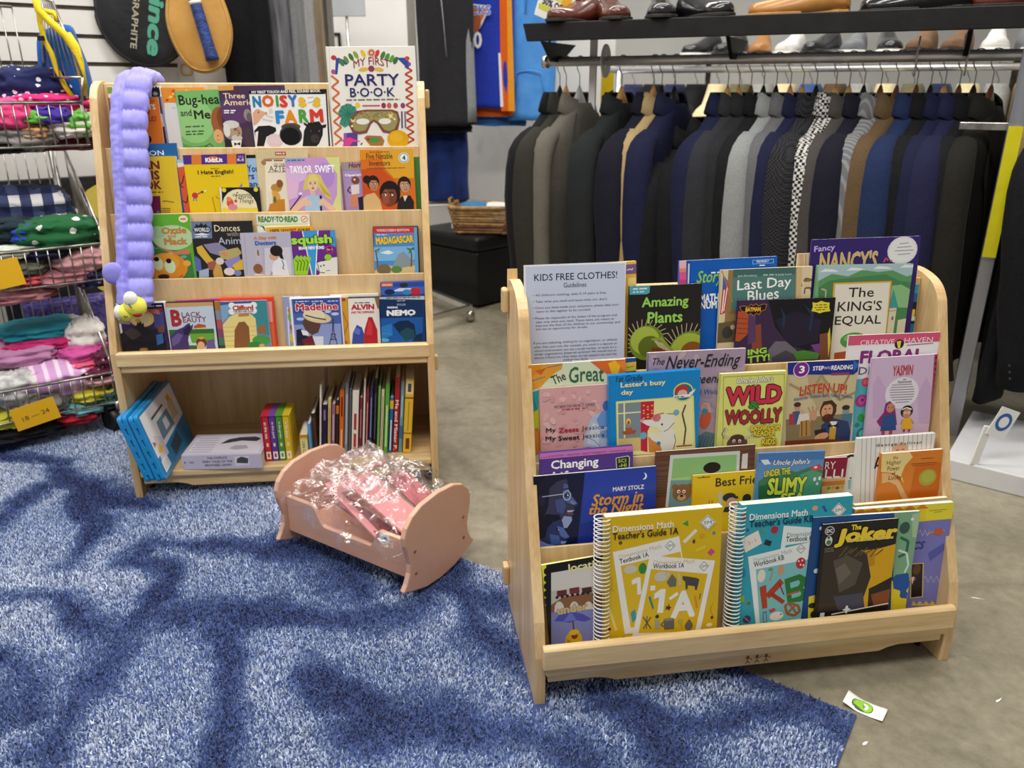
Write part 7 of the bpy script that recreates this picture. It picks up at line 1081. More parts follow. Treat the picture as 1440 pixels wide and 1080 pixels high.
GRIP = noisy('blue_grip_tape', '#2f4a94', '#1c2c5c', 25, .55, .5, 70, stretch=(1, 1, 3))
m = MB(); P = [(-8*k+13*k*i/10, 0, 22*k-70*k*i/10) for i in range(11)]; m.tube(P, [.0185, .0185, .019, .0188, .0192, .019, .0194, .019, .0198, .0212, .0225], GRIP, 10); m.build('grip', rk)
m = MB(); m.tube([(-10*k, 0, 36*k), (-8.2*k, 0, 23*k)], .018, paper('#2f6a5a'), 10); m.build('shaft', rk); m = MB(); m.tube([(-8.6*k, 0, 25*k), (-7.8*k, 0, 20.5*k)], .0198, paper('#e3e0da'), 10); m.build('grip_collar', rk)
T = wall_frame((262, 101), .02); o = thing('price_tag', 'square white tag with an orange ring below the tan paddle cover', 'tag', T)
MB().box(-.026, .026, -.001, 0, -.036, .034, paper('#dedcd8')).build('card', o); m = MB()
for r, c, y in ((.020, '#c8863a', -.0013), (.017, '#e6d2b0', -.0015), (.010, '#f0ece4', -.0017)): m.add([(r*math.copysign(abs(math.cos(a))**.6, math.cos(a))+.002, y, r*math.copysign(abs(math.sin(a))**.6, math.sin(a))+.006) for a in [2*math.pi*i/24 for i in range(24)]], [list(range(24))], paper(c))
m.build('ring_print', o)
# ------------------------------------------------------------------ hanging garments seen at the back
def drape(px0, px1, pyt, pyb, Y, mt, label, name='hanging_garment', cat='garment', group=None, folds=4, th=.07, amp=.35, taper=0, seed=1.0, yaw=0):
    a, b = at_y(px0, pyt, Y), at_y(px1, pyt, Y); c = at_y((px0+px1)/2, pyb, Y); w = (b-a).length; H = a.z-c.z
    t = thing(name, label, cat, M4.Translation(V(((a.x+b.x)/2, Y, c.z))) @ M4.Rotation(yaw, 4, 'Z'), group)
    R = []; n = 48
    for i in range(25):
        f = i/24; ww = w*(1-taper*f)/2; ring = []
        for j in range(n):
            A = 2*math.pi*j/n; x = math.copysign(abs(math.cos(A))**.6, math.cos(A)); y = math.copysign(abs(math.sin(A))**.7, math.sin(A))
            d = 1+amp*math.sin(x*folds*2.6+seed*5+f*.9)*(1-.45*f)+.25*NZ.noise(V((x*2.5, f*2.2, seed)))
            ring.append(V((x*ww*(1+.02*math.sin(f*9+seed)), y*th/2*d+.012*math.sin(x*folds+seed), H*f+.004*math.sin(x*6+seed)*(f < .05))))
        R.append(ring)
    MB().rings(R, mt).build('cloth_body', t)
    return t, w, H
BLK = cloth('black_cloth', '#0e0e11', '#151518'); NVY = cloth('navy_cloth', '#1b1f3c', '#23284a'); CHAR = cloth('charcoal_cloth', '#303236', '#3a3c40', sc=260)
SLVR = noisy('shiny_grey_cloth', '#6f7074', '#4a4b50', 9, .3, .5, 16, stretch=(3, 3, .6), spec=.6)
drape(300, 372, -45, 190, 3.05, BLK, 'long black coat hanging right of the tan paddle cover', seed=2, folds=2)
drape(350, 404, -45, 190, 3.1, SLVR, 'shiny dark grey garment bag hanging beside the long black coat', seed=3, folds=4)
drape(396, 424, -45, 190, 3.12, cloth('mid_grey_cloth', '#6a6b6e', '#77787a'), 'flat mid grey garment hanging between the shiny bag and the taupe coat', seed=4, folds=2)
drape(414, 436, -45, 190, 3.16, cloth('light_grey_cloth', '#8a8a8c', '#9a9a9c'), 'pale grey narrow garment beside the taupe coat', seed=5, folds=2)
drape(424, 448, -45, 150, 3.2, cloth('taupe_cloth', '#8a7a62', '#7a6c58', sc=20), 'taupe coat hanging left of the party book', seed=6, folds=3)
drape(440, 462, -45, 200, 3.26, cloth('grey_taupe_cloth', '#6a6660', '#74706a'), 'grey taupe coat at the end of the rail left of the party book', seed=7, folds=2)
# white partition, framed picture, doorway post, sign on a stand
PT = noisy('white_partition_paint', '#ecebe8', '#e2e1de', 2, .55, .03, 60)
a, b = at_y(440, 100, 5.2), at_y(640, 100, 5.2); struct(MB().box(a.x, b.x, 5.2, 5.26, 0, 2.6, PT).build('wall_partition'))
p = at_y(468, 74, 5.198); fr = thing('framed_picture', 'dark framed picture on the white wall left of the party book', 'picture', M4.Translation(p))
m = MB(); [m.box(x0, x1, -.02, 0, z0, z1, BLACKP) for x0, x1, z0, z1 in ((-.14, .055, .095, .11), (.04, .055, -.12, .095), (-.14, -.125, -.12, .095), (-.125, .04, -.12, -.105))]; m.build('frame', fr, bevel=.002)
MB().box(-.125, .04, -.012, -.004, -.105, .095, paper('#e3dfd6')).build('mount', fr); MB().box(-.10, .015, -.0135, -.0121, -.085, .04, paper('#b8705a')).build('print', fr)
p = at_y(490, 62, 4.6); sg = thing('sign_stand', 'grey sign plate on a thin stand in front of the white wall', 'sign stand', M4.Translation(V((p.x, 4.6, 0))))
m = MB(); m.tube([(0, 0, .012), (0, 0, 1.36)], .007, STEEL, 10); m.build('pole', sg); m = MB(); m.tube([(0, 0, 0), (0, 0, .012)], .12, BLACKP, 24); m.build('base', sg); MB().box(-.10, .10, -.01, .01, 1.33, 1.62, noisy('grey_sign_plate', '#b8bcc0', '#aab0b4', 5, .4, 0)).build('sign_plate', sg, bevel=.002)
p = at_y(578, 20, 4.05); struct(MB().box(p.x-.018, p.x+.018, 4.03, 4.07, 0, 1.9, noisy('grey_post', '#a8a49c', '#98948c', 6, .4, .02)).build('trim_1'))
GREYW = noisy('grey_panel', '#e2e1de', '#cfcecb', 1.6, .4, .03, 60)
a, b = at_y(590, 200, 4.5), at_y(860, 200, 4.5); struct(MB().box(a.x, b.x, 4.5, 4.56, 0, 1.5, GREYW).build('wall_panel'))
# black jacket, sports jersey, pale blue hoodie
t, w_, H = drape(583, 664, -60, 176, 3.85, cloth('black_jersey_cloth', '#26262a', '#2e2e32'), 'black zip jacket hanging left of the blue sports jersey', 'zip_jacket', 'jacket', seed=1.3, folds=2, th=.10, amp=.15)
m = MB(); zx = -w_*.02; m.tube([(zx-.018, -.060, H*.98), (zx+.004, -.064, H*.6), (zx+.012, -.066, H*.42)], .0022, noisy('zip_tape', '#9a9a9c', '#86868a', 40, .4, 0), 6); m.build('zip', t)
m = MB(); m.rings([[V((w_*.40+.035*math.cos(a)*(1-.5*f), .03*math.sin(a), H*(.02+.9*f))) for a in [2*math.pi*i/14 for i in range(14)]] for f in [i/8 for i in range(9)]], cloth('grey_side_cloth', '#8f9496', '#7f8486')); m.build('side_panel', t)
drape(592, 664, 176, 186, 3.88, cloth('black_lining', '#17171a', '#1c1c1f'), 'black hem of an under layer below the zip jacket', 'jacket_lining', 'garment', seed=1.9, folds=2, th=.08, amp=.1)
drape(596, 658, 186, 281, 3.95, cloth('royal_navy_cloth', '#1c2f6a', '#142352', sc=12), 'navy blue garment hanging below the black zip jacket', seed=8, folds=3, th=.09)
OR = cloth('orange_cloth', '#e0671c', '#d85a14'); RB_ = cloth('royal_blue_cloth', '#2a3fb4', '#2438a4')
t, w_, H = drape(640, 722, -50, 152, 4.02, RB_, 'royal blue sports jersey with orange trim and white numbers', 'sports_jersey', 'jersey', seed=2.2, folds=1.5, th=.06, amp=.12)
m = MB(); yk = -.047
s4 = 4.02/1115*1.0
def jp(x, y): q = at_y(x, y, 4.02); c = t.location; return (q.x-c.x, q.z-c.z)
def jpoly(pts, c, e): m.add([(jp(*p)[0], yk-e, jp(*p)[1]) for p in pts], [list(range(len(pts)))], paper(c, .7))
jpoly([(653, 5), (690, 10), (676, 40), (668, 46), (658, 30)], '#eef0f2', 0); jpoly([(655, 9), (687, 13), (674, 38), (668, 42), (660, 28)], '#d86a2c', .001); m.add([(jp(665, 32)[0]+11*s4*math.cos(a), yk-.002, jp(665, 32)[1]+13*s4*math.sin(a)) for a in [2*math.pi*i/20 for i in range(20)]], [list(range(20))], paper('#a8542c', .6))
m.build('emblem_print', t)
def jtext(txt, c, x0, x1, y0, y1, e, nm, out=None):
    mb = MB(); g0, _ = glyphs(txt, .03); lo, hi = g0.min(0), g0.max(0); p, q = jp(x0, y1), jp(x1, y0)
    for cc, bo, ee in ((out, .08, e), (c, .03, e+.0006)):
        if not cc: continue
        g, fs = glyphs(txt, bo); r = (g-(lo+hi)/2)/(hi-lo); mb.add([((p[0]+q[0])/2+v[0]*(q[0]-p[0]), yk-ee-step(i, len(r)), (p[1]+q[1])/2+v[1]*(q[1]-p[1])) for i, v in enumerate(r)], fs, paper(cc, .7))
    return mb.build(nm, t)
jtext('KNICKS', '#3f6fd0', 636, 690, 9, 22, .003, 'lettering', '#eef0f4'); jtext('00', '#f0f0f0', 655, 678, 45, 69, .001, 'number_print')
m = MB()
for x0, x1, c in ((702, 712, OR), (712, 718, cloth('amber_cloth', '#e8a02c', '#e0942a'))):
    p, q = jp(x0, -50), jp(x1+4, 156); m.add([(jp(x0, -50)[0], yk+.012, jp(x0, -50)[1]), (jp(x1, -50)[0], yk+.014, jp(x1, -50)[1]), (jp(x1+6, 156)[0], yk+.014, jp(x1+6, 156)[1]), (jp(x0+3, 156)[0], yk+.012, jp(x0+3, 156)[1])], [(0, 1, 2, 3)], c)
m.add([(jp(701, 75)[0], yk+.01, jp(701, 75)[1]), (jp(704, 75)[0], yk+.01, jp(704, 75)[1]), (jp(708, 150)[0], yk+.01, jp(708, 150)[1]), (jp(704, 150)[0], yk+.01, jp(704, 150)[1])], [(0, 1, 2, 3)], paper('#e9eaee', .7)); m.build('side_stripe', t)
drape(662, 722, 151, 163, 4.06, OR, 'orange shirt hem showing below the blue jersey', 'shirt_hem', 'garment', seed=3.1, folds=1, th=.06, amp=.1)
HB = cloth('pale_blue_fleece', '#4a90dc', '#5a9ce4', sc=14)
t, w_, H = drape(712, 784, -60, 168, 4.10, HB, 'light blue hoodie with a front pocket behind the jersey', 'hoodie', 'hoodie', seed=4.4, folds=1.6, th=.14, amp=.14)
m = MB(); m.tube([(-w_*.34, -.085, H*.12), (-w_*.30, -.088, H*.30), (-w_*.05, -.092, H*.315), (w_*.2, -.088, H*.30), (w_*.3, -.084, H*.1)], .003, HB, 6); m.build('front_pocket', t)
m = MB(); [m.tube([(x, -.088, H*.98), (x+.004, -.092, H*.8), (x, -.09, H*.66)], .0035, HB, 6) for x in (-.03, .03)]; m.build('drawstring', t)
drape(655, 740, 164, 176, 4.12, cloth('steel_blue_cloth', '#2f62a8', '#3a6cb4'), 'steel blue hem under the light blue hoodie', 'garment_hem', 'garment', seed=5.2, th=.1, amp=.1)
for x, y, r, lb in ((668, 194, .1, 'white paper tag on the grey panel below the jersey'), (703, 186, -.25, 'white tag hanging askew below the hoodie')):
    o = thing('paper_tag', lb, 'tag', M4.Translation(at_y(x, y, 4.46)) @ M4.Rotation(r, 4, 'Y')); MB().box(-.014, .014, -.001, .001, -.042, .042, paper('#e3e3e0')).build('card', o)
# ------------------------------------------------------------------ ottoman, wicker basket, rack base
OT = rot(math.atan2(.23, -.24)+math.pi*0, (-.161, 3.618, 0)); LTH = noisy('black_leather', '#121214', '#0c0c0e', 10, .4, .15, 45, spec=.3)
ot = thing('ottoman', 'black leather cube ottoman under the wicker basket', 'ottoman', OT)   # x runs left-back, y runs left-front; body lies at -y
MB().box(0, .44, -.42, 0, .012, .265, LTH).build('body', ot, bevel=.012, seg=3); MB().box(-.006, .446, -.426, .006, .265, .335, LTH).build('lid', ot, bevel=.022, seg=4)
m = MB(); [m.tube([(x, y, 0), (x, y, .013)], .018, BLACKP, 12) for x in (.04, .40) for y in (-.04, -.38)]; m.build('foot', ot)
WK = noisy('wicker', '#a8834e', '#7a5c34', 40, .6, .4, 120); WKD = noisy('dark_wicker', '#7a4a34', '#5f3826', 40, .6, .4, 120)
wb_ = thing('wicker_basket', 'shallow brown wicker basket standing on the black ottoman', 'basket', M4.Translation(V((-.135, 3.80, .337))) @ M4.Rotation(math.radians(-6), 4, 'Z'))
def rrect(w, d, r, n=8): 
    P = []
    for cx, cy, a0 in ((w-r, d-r, 0), (r-w, d-r, 90), (r-w, r-d, 180), (w-r, r-d, 270)): P += [(cx+r*math.cos(math.radians(a0+90*i/n)), cy+r*math.sin(math.radians(a0+90*i/n))) for i in range(n+1)]
    return P
m = MB()
for i in range(9):
    f = i/8; P = rrect(.125+.022*f, .085+.02*f, .03); m.tube([(p[0], p[1], .008+.105*f+.004*math.sin(q*1.7+i*math.pi)) for q, p in enumerate(P)], .0078, WKD if i in (1, 2) else WK, 7, True)
m.prism(rrect(.123, .083, .03), .001, .008, WK, 'z'); m.build('woven_body', wb_)
m = MB(); P = rrect(.150, .108, .035); m.tube([(p[0], p[1], .122+.003*math.sin(q*2.1)) for q, p in enumerate(P)], .010, WK, 8, True); m.build('rim', wb_)
m = MB(); [m.tube([(s_*.15, -.045, .12), (s_*.158, -.03, .15), (s_*.158, .03, .15), (s_*.15, .045, .12)], .006, WK, 8) for s_ in (-1, 1)]; m.build('handle', wb_)
for x, y, z, mt, lb in ((-.04, .0, .118, cloth('teal_blue_knit', '#2f6a94', '#3a78a4'), 'blue cloth folded in the wicker basket'), (.06, .01, .114, cloth('pale_knit', '#d9dcdc', '#c6caca'), 'pale cloth folded in the wicker basket')):
    o = MB().ball((0, 0, 0), (.075, .06, .022), mt, 20, 12).build('folded_cloth', world=wb_.matrix_world @ M4.Translation(V((x, y, z)))); tag(o, lb, 'cloth')
rb = thing('rolling_rack', 'chrome wheeled foot of a rolling clothes rack on the floor right of the tall shelf', 'clothes rack', M4.Identity(4))
c0 = floor_at(658, 456); A_ = at_y(661, 425, 3.5); z_ = .075
m = MB(); e1 = floor_at(575, 395, z_); e2 = floor_at(661, 429, z_); e3 = floor_at(575, 452, z_)
for p, q in ((e1, e2), (e2, e3)):
    d = (q-p).normalized(); n_ = V((-d.y, d.x, 0))*.012; m.add([p+n_, q+n_, q-n_, p-n_, p+n_-V((0, 0, .022)), q+n_-V((0, 0, .022)), q-n_-V((0, 0, .022)), p-n_-V((0, 0, .022))], [(0, 1, 2, 3), (7, 6, 5, 4), (0, 4, 5, 1), (1, 5, 6, 2), (2, 6, 7, 3), (3, 7, 4, 0)], CHROME)
m.build('base_bar', rb); m = MB(); m.tube([e2+V((0, 0, -.02)), V((e2.x, e2.y, .05))], .006, CHROME); m.ball((e2.x, e2.y, .028), (.022, .026, .028), STEEL, 18, 12); m.build('caster', rb)
sh_ = thing('wire_shelf', 'small white wire shelf seen behind the tall display shelf', 'shelf', M4.Identity(4)); m = MB(); P0, P1 = at_y(560, 290, 3.9), at_y(636, 288, 3.9)
for i in range(6): m.tube([P0+V((0, .05*i, 0)), P1+V((0, .05*i, 0))], .004, WHITEP)
m.tube([P1, V((P1.x, P1.y, 0))], .006, WHITEP); m.tube([P1+V((0, .25, 0)), V((P1.x, P1.y+.25, 0))], .006, WHITEP); m.tube([P1, P1+V((0, .25, 0))], .005, WHITEP); m.build('wire_deck', sh_)
o = thing('handbag', 'brown leather handbag lying on the white wire shelf', 'bag', M4.Translation(at_y(620, 284, 3.95)+V((0, .05, .008)))); m = MB(); m.ball((0, 0, .028), (.085, .05, .03), noisy('brown_leather', '#6a3f30', '#553024', 9, .4, .2), 20, 12); m.build('body', o); m = MB(); m.tube([(-.07, 0, .04), (-.03, -.02, .075), (.03, -.02, .075), (.07, 0, .04)], .004, noisy('brown_leather', '#6a3f30', '#553024', 9, .4, .2)); m.build('strap', o)
# ------------------------------------------------------------------ suit rack
RP0, RPD = V((.137, 2.949, 1.06)), V((.895, -.446, 0)).normalized()
RN = V((RPD.y, -RPD.x, 0))          # toward the viewer
def rod_at_px(px, z=1.06):          # the place on the rail seen in this picture column
    lo, hi = -.3, 2.6
    for _ in range(40):
        mid = (lo+hi)/2; p = RP0+RPD*mid; x = 720+FPX*(p-EYE).dot(RT)/(p-EYE).dot(FW)
        lo, hi = (mid, hi) if x < px else (lo, mid)
    return RP0+RPD*lo
sr = thing('garment_rail', 'chrome garment rail holding the row of suit jackets', 'clothes rack', M4.Identity(4))
RAILM = noisy('rail_chrome', '#e4e4e4', '#d4d4d4', 20, .3, 0, metal=.65)
m = MB(); m.tube([RP0-RPD*.015, RP0+RPD*2.1], .0155, RAILM, 18); m.build('rail', sr)
m = MB(); m.tube([RP0-RPD*.03, RP0-RPD*.012], .021, CHROME, 18); m.tube([RP0-RPD*.012+V((0, 0, .015)), RP0-RPD*.012+V((0, 0, .045)), RP0-RPD*.012+V((0, 0, .10))], [.012, .006, .008], CHROME, 10); m.build('end_finial', sr)
pw = rod_at_px(830)+RN*-.03
def upright(p, wd, mt, z1, z0=0): return MB().box(-wd, wd, -wd*.6, wd*.6, z0, z1, mt, M4.Translation(V((p.x, p.y, 0))) @ M4.Rotation(math.atan2(RPD.y, RPD.x), 4, 'Z'))
upright(pw, .012, WHITEP, 1.17).build('upright', sr, bevel=.002)
pr = V((1.318, 2.18, 1.06))
upright(pr, .018, noisy('brushed_steel', '#a8aab4', '#8a8c98', 15, .35, .05, 80, metal=.8, stretch=(1, 1, .1)), 1.20).build('upright', sr, bevel=.002)
zt_ = [at_y(1400, y_, 2.16).z for y_ in (178, 362, 196, 228)]
m = upright(pr+RN*.0125, .0165, noisy('yellow_tape', '#d8cf1c', '#c8bf14', 6, .3, .1, 30), zt_[0], zt_[1]); m.build('yellow_tape', sr); m = upright(pr+RN*.0127+RPD*.006, .011, noisy('blue_tape', '#5f74b0', '#4f64a0', 6, .3, .1, 30), zt_[2], zt_[3]); m.build('blue_tape', sr)
MB().box(-.13, 0, .012, .022, zt_[0]-.012, zt_[0]+.008, STEEL, M4.Translation(V((pr.x, pr.y, 0))) @ M4.Rotation(math.atan2(RPD.y, RPD.x), 4, 'Z')).build('cross_bar', sr, bevel=.002)
DISC = noisy('frosted_disc', '#c9c9c6', '#b4b4b0', 9, .4, .05)
for px, lb in ((852, 'grey round size divider near the left end of the suit rail'), (1290, 'frosted round size divider above the blue jackets'), (1361, 'pale slim size divider at the right end of the suit rail')):
    p = rod_at_px(px); o = thing('size_divider', lb, 'divider', M4.Translation(p) @ M4.Rotation(math.atan2(RPD.y, RPD.x), 4, 'Z')); m = MB(); r0, r1 = .0165, .046; n = 32; th = .0022
    R = [[V((x, r*math.cos(2*math.pi*j/n), r*1.15*math.sin(2*math.pi*j/n))) for j in range(n)] for x, r in ((-th, r0), (-th, r1), (th, r1), (th, r0), (-th, r0))]
    m.rings(R, DISC, cap=False, smooth=False); m.build('disc', o, bevel=.0006)
# one jacket of each cut, hung from a hanger
JN = math.radians(0)
def jacket_mesh(L=.76, wd=.205, seed=0.0):
    parts = {}
    n = 36; R = []
    for z, wx, wy, cy in ((-.090, .056, .034, .004), (-.105, .064, .040, .002), (-.120, .078, .043, 0), (-.143, .105, .044, 0), (-.170, .140, .045, 0), (-.198, .172, .046, 0), (-.222, wd*.95, .047, 0), (-.25, wd*.99, .047, 0), (-.30, wd*1.0, .047, 0), (-.38, wd*.97, .047, 0), (-.48, wd*.93, .044, 0), (-.60, wd*.92, .042, 0), (-.72, wd*.98, .040, 0), (-.82, wd*1.04, .037, 0), (-.10-L, wd*1.07, .034, 0)):
        ring = []
        for j in range(n):
            A = 2*math.pi*j/n; cx, sy = math.cos(A), math.sin(A); x = math.copysign(abs(cx)**.75, cx)*wx; y = math.copysign(abs(sy)**.85, sy)*wy+cy
            dn = min(1, max(0, (-.25-z)/.5)); y += .010*dn*math.sin(x*34+seed*3+z*3)+.006*dn*NZ.noise(V((x*9, z*5, seed)))
            ring.append(V((x, y, z)))
        R.append(ring)
    b = MB(); b.rings(R, BLK); parts['body'] = b
    for s in (-1, 1):
        q = MB(); R = []; n2 = 18
        for f, x, y, z, rx, ry in ((0, .128, 0, -.176, .026, .026), (.03, .158, 0, -.194, .032, .038), (.07, .184, .001, -.216, .036, .045), (.12, .206, .003, -.246, .037, .051), (.20, .222, .007, -.30, .038, .054), (.32, .235, .015, -.39, .038, .055), (.5, .243, .027, -.50, .036, .051), (.65, .247, .040, -.60, .035, .048), (.85, .248, .058, -.73, .033, .045), (1, .248, .070, -.815, .032, .044)):
            R.append([V((s*(x*wd/.205+rx*math.cos(2*math.pi*j/n2)), -y+ry*math.sin(2*math.pi*j/n2)+.006*math.sin(f*14+seed+j*.7)*f, z+.012*math.cos(2*math.pi*j/n2)*(f < .2))) for j in range(n2)])
        q.rings(R, BLK); parts['sleeve%d' % s] = q
    c = MB(); R = []       # standing, folded-over collar
    for r, dz, k_ in ((.058, -.060, 1), (.066, -.055, 1), (.080, -.088, 1), (.088, -.116, 1), (.082, -.122, 1), (.070, -.090, 1)):
        R.append([V((r*1.06*math.sin(a), .006+r*.58*math.cos(a), dz-.028*max(0, -math.cos(a)))) for a in [math.radians(-150+300*j/24) for j in range(25)]])
    vs = [p for r in R for p in r]; c.add(vs, [(a*25+j, a*25+j+1, (a+1)*25+j+1, (a+1)*25+j) for a in range(5) for j in range(24)], BLK, True); parts['collar'] = c
    l = MB()
    for s in (-1, 1): l.add([(s*.058, -.038, -.118), (s*.100, -.052, -.23), (s*.108, -.054, -.265), (s*.07, -.055, -.32), (s*.006, -.054, -.44), (s*.02, -.053, -.28)], [(0, 1, 2, 3, 4, 5)] if s > 0 else [(5, 4, 3, 2, 1, 0)], BLK)
    parts['lapel'] = l
    for s in (-1, 1):
        bt = MB()
        for k_ in range(3): bt.ball((s*.276*wd/.205, -.050-.004*k_, -.745-.018*k_), .005, BLACKP, 10, 6)
        parts['zbutton%d' % s] = bt
    return parts
protos = []
for sd, L, wd in ((0.3, .76, .205), (1.7, .79, .212), (3.1, .74, .20)):
    pr_ = {}
    for k_, q in jacket_mesh(L, wd, sd).items():
        o = q.build('proto'); pr_[k_] = o.data; bpy.data.objects.remove(o)
    protos.append(pr_)
HOOKM = STEEL; _hg = {}
def hanger(T, mt, label, group='hangers on the suit rail'):
    t = thing('clothes_hanger', label, 'hanger', T, group)
    if mt.name not in _hg:
        h = MB(); pts = [(0, .0155*math.cos(a)+.0, .0155*math.sin(a)+.0) for a in [math.radians(-50+23*i) for i in range(11)]]; pts = [(0, -p[1]*1.15, p[2]*1.15) for p in pts]
        h.tube(pts+[(0, .010, -.026), (0, 0, -.042), (0, 0, -.125)], .0017, HOOKM, 7); ho = h.build('hook'); a = MB()
        R = []
        for i in range(17):
            u = i/16*2-1; x = u*.185; z = -.112-.067*min(1, abs(x)/.06)-.115*max(0, abs(x)-.06)/.125; R.append([V((x, .010*math.cos(c)*(1+.4*abs(u)), z+(.012+.026*max(0, 1-abs(x)/.05))*math.sin(c))) for c in [2*math.pi*j/10 for j in range(10)]])
        a.rings(R, mt); ao = a.build('hanger_arm'); _hg[mt.name] = (ho.data, ao.data); bpy.data.objects.remove(ho); bpy.data.objects.remove(ao)
    for nm, d in zip(('hook', 'hanger_arm'), _hg[mt.name]): o = bpy.data.objects.new(nm, d); COL.objects.link(o); o.parent = t
    return t
def suit(p, yaw, mt, label, v=0, group='suit jackets on the rail', name='suit_jacket', cat='suit jacket', full=True, dz=0):
    T = M4.Translation(p+V((0, 0, -.042+dz))) @ M4.Rotation(yaw, 4, 'Z'); t = thing(name, label, cat, T, group)
    sl = {}
    for k_, d in protos[v % 3].items():
        if not full and k_ not in ('body', 'sleeve-1', 'sleeve1'): continue
        if k_[0] == 'z': o = bpy.data.objects.new('cuff_buttons', d); COL.objects.link(o); o.parent = sl[k_[7:]]; continue
        o = bpy.data.objects.new('sleeve' if k_.startswith('sleeve') else k_, d); COL.objects.link(o); o.parent = t
        if k_[:6] == 'sleeve': sl[k_[6:]] = o
        o.material_slots[0].link = 'OBJECT'; o.material_slots[0].material = mt
    return t
WH = noisy('hanger_wood', '#c89a5c', '#b4854a', 14, .35, .05, coat=.3); DWH = noisy('dark_hanger_wood', '#6a3f2a', '#55301e', 14, .35, .05, coat=.3); BHP = BLACKP; CLH = noisy('clear_hanger_plastic', '#b9bab8', '#a4a5a3', 9, .15, 0, spec=.6)
def suiting(name, c1, c2, k, kind='plain', sc=300):
    return cloth(name, tuple(v*k for v in lin(c1)[:3]), tuple(v*k for v in lin(c2)[:3]), kind, sc)
GREY = suiting('taupe_grey_suiting', '#6a665e', '#77736a', .65); DKOL = suiting('dark_olive_suiting', '#3a3a34', '#45443c', .45); CHG = suiting('charcoal_green_suiting', '#2b3032', '#353b3c', .42); DNV = suiting('dark_navy_suiting', '#1c1c2c', '#242436', .5); TAN = suiting('tan_suiting', '#a08a62', '#ae976c', .8); NV = suiting('navy_suiting', '#1d2142', '#262b50', .5); LG = suiting('light_grey_suiting', '#8f9292', '#9fa2a2', .7); MG = suiting('mid_grey_suiting', '#66666a', '#737377', .65)
BN = suiting('black_fine_check', '#16161a', '#3a3a3e', .7, 'check', 190); HT = suiting('houndstooth_suiting', '#d8d6d0', '#22222a', .75, 'check', 120); GB = suiting('grey_brown_suiting', '#55504e', '#625d5a', .5); GPS = suiting('grey_pinstripe', '#77797c', '#9a9ca0', .65, 'stripe', 26); BR = suiting('brown_suiting', '#5f4c34', '#6c583e', .7); BL = suiting('blue_suiting', '#24355e', '#2e406c', .5); PN = suiting('purple_navy_suiting', '#25264a', '#2e2f58', .5); DG = suiting('dark_grey_green_suiting', '#33343a', '#3e3f45', .5); OLB = suiting('olive_black_suiting', '#2a2823', '#34322c', .45); CHS = suiting('charcoal_suiting', '#26282a', '#303234', .55, 'plain', 280)
jl = [(788, BLK, BHP, 'black suit jacket, leftmost on the suit rail'), (797, DKOL, WH, 'dark olive jacket between the black and the taupe grey ones'), (816, GREY, CLH, 'taupe grey suit jacket left of the white upright'), (876, CHG, WH, 'charcoal jacket just right of the hazard striped pole'), (921, DNV, WH, 'dark plum navy jacket left of the tan one'), (933, TAN, BHP, 'tan suit jacket between two dark navy ones'), (951, NV, BHP, 'navy suit jacket right of the tan one'), (978, BLK, BHP, 'low collared black jacket in the gap beside the navy one', -.10), (1003, BLK, BHP, 'second black jacket in the gap of the rail', -.075),
      (1027, NV, WH, 'navy jacket under a pale wooden hanger mid rail'), (1043, DG, WH, 'dark slate jacket mid rail'), (1060, CHS, DWH, 'charcoal jacket on a reddish hanger mid rail'), (1078, BLK, BHP, 'black jacket left of the light grey one'), (1096, LG, BHP, 'light grey suit jacket in the middle of the rail'), (1116, MG, WH, 'mid grey jacket right of the light grey one'), (1134, NV, WH, 'navy jacket left of the checked ones'), (1153, BN, BHP, 'black jacket with a fine check'), (1181, HT, WH, 'black and white houndstooth jacket'), (1200, GB, WH, 'grey brown jacket right of the houndstooth one'), (1221, DNV, BHP, 'dark navy jacket left of the pinstriped one'), (1245, GPS, DWH, 'grey pinstriped suit jacket'), (1268, BR, DWH, 'warm brown suit jacket near the right of the rail'), (1296, BL, DWH, 'mid blue jacket right of the brown one'), (1316, BLK, BHP, 'black jacket behind the blue ones'), (1336, NV, WH, 'navy jacket under a golden hanger near the right end'), (1357, PN, DWH, 'purple navy jacket near the right end of the rail'), (1378, BLK, BHP, 'black jacket left of the yellow taped upright'), (1403, OLB, DWH, 'olive black jacket at the yellow taped upright'),
      (1500, BLK, BHP, 'black jacket right of the yellow taped upright'), (1560, CHS, WH, 'large charcoal jacket cut by the right picture edge')]
for i, q in enumerate(jl):
    p = rod_at_px(q[0]); yaw = math.atan2(.73, .68)+random.uniform(-.05, .05)
    if q[0] > 1440: yaw = math.atan2(.80, .60)
    suit(p, yaw, q[1], q[3], i, dz=q[4] if len(q) > 4 else 0)
    hn = {id(BHP): 'black plastic', id(WH): 'pale wooden', id(DWH): 'reddish wooden', id(CLH): 'clear plastic'}[id(q[2])]
    if q[0] not in (978, 1003): hanger(M4.Translation(p+V((0, 0, 0))) @ M4.Rotation(yaw, 4, 'Z'), q[2], hn+' hanger carrying the '+q[3].split(' left of')[0].split(' right of')[0].split(',')[0].split(' on the')[0])
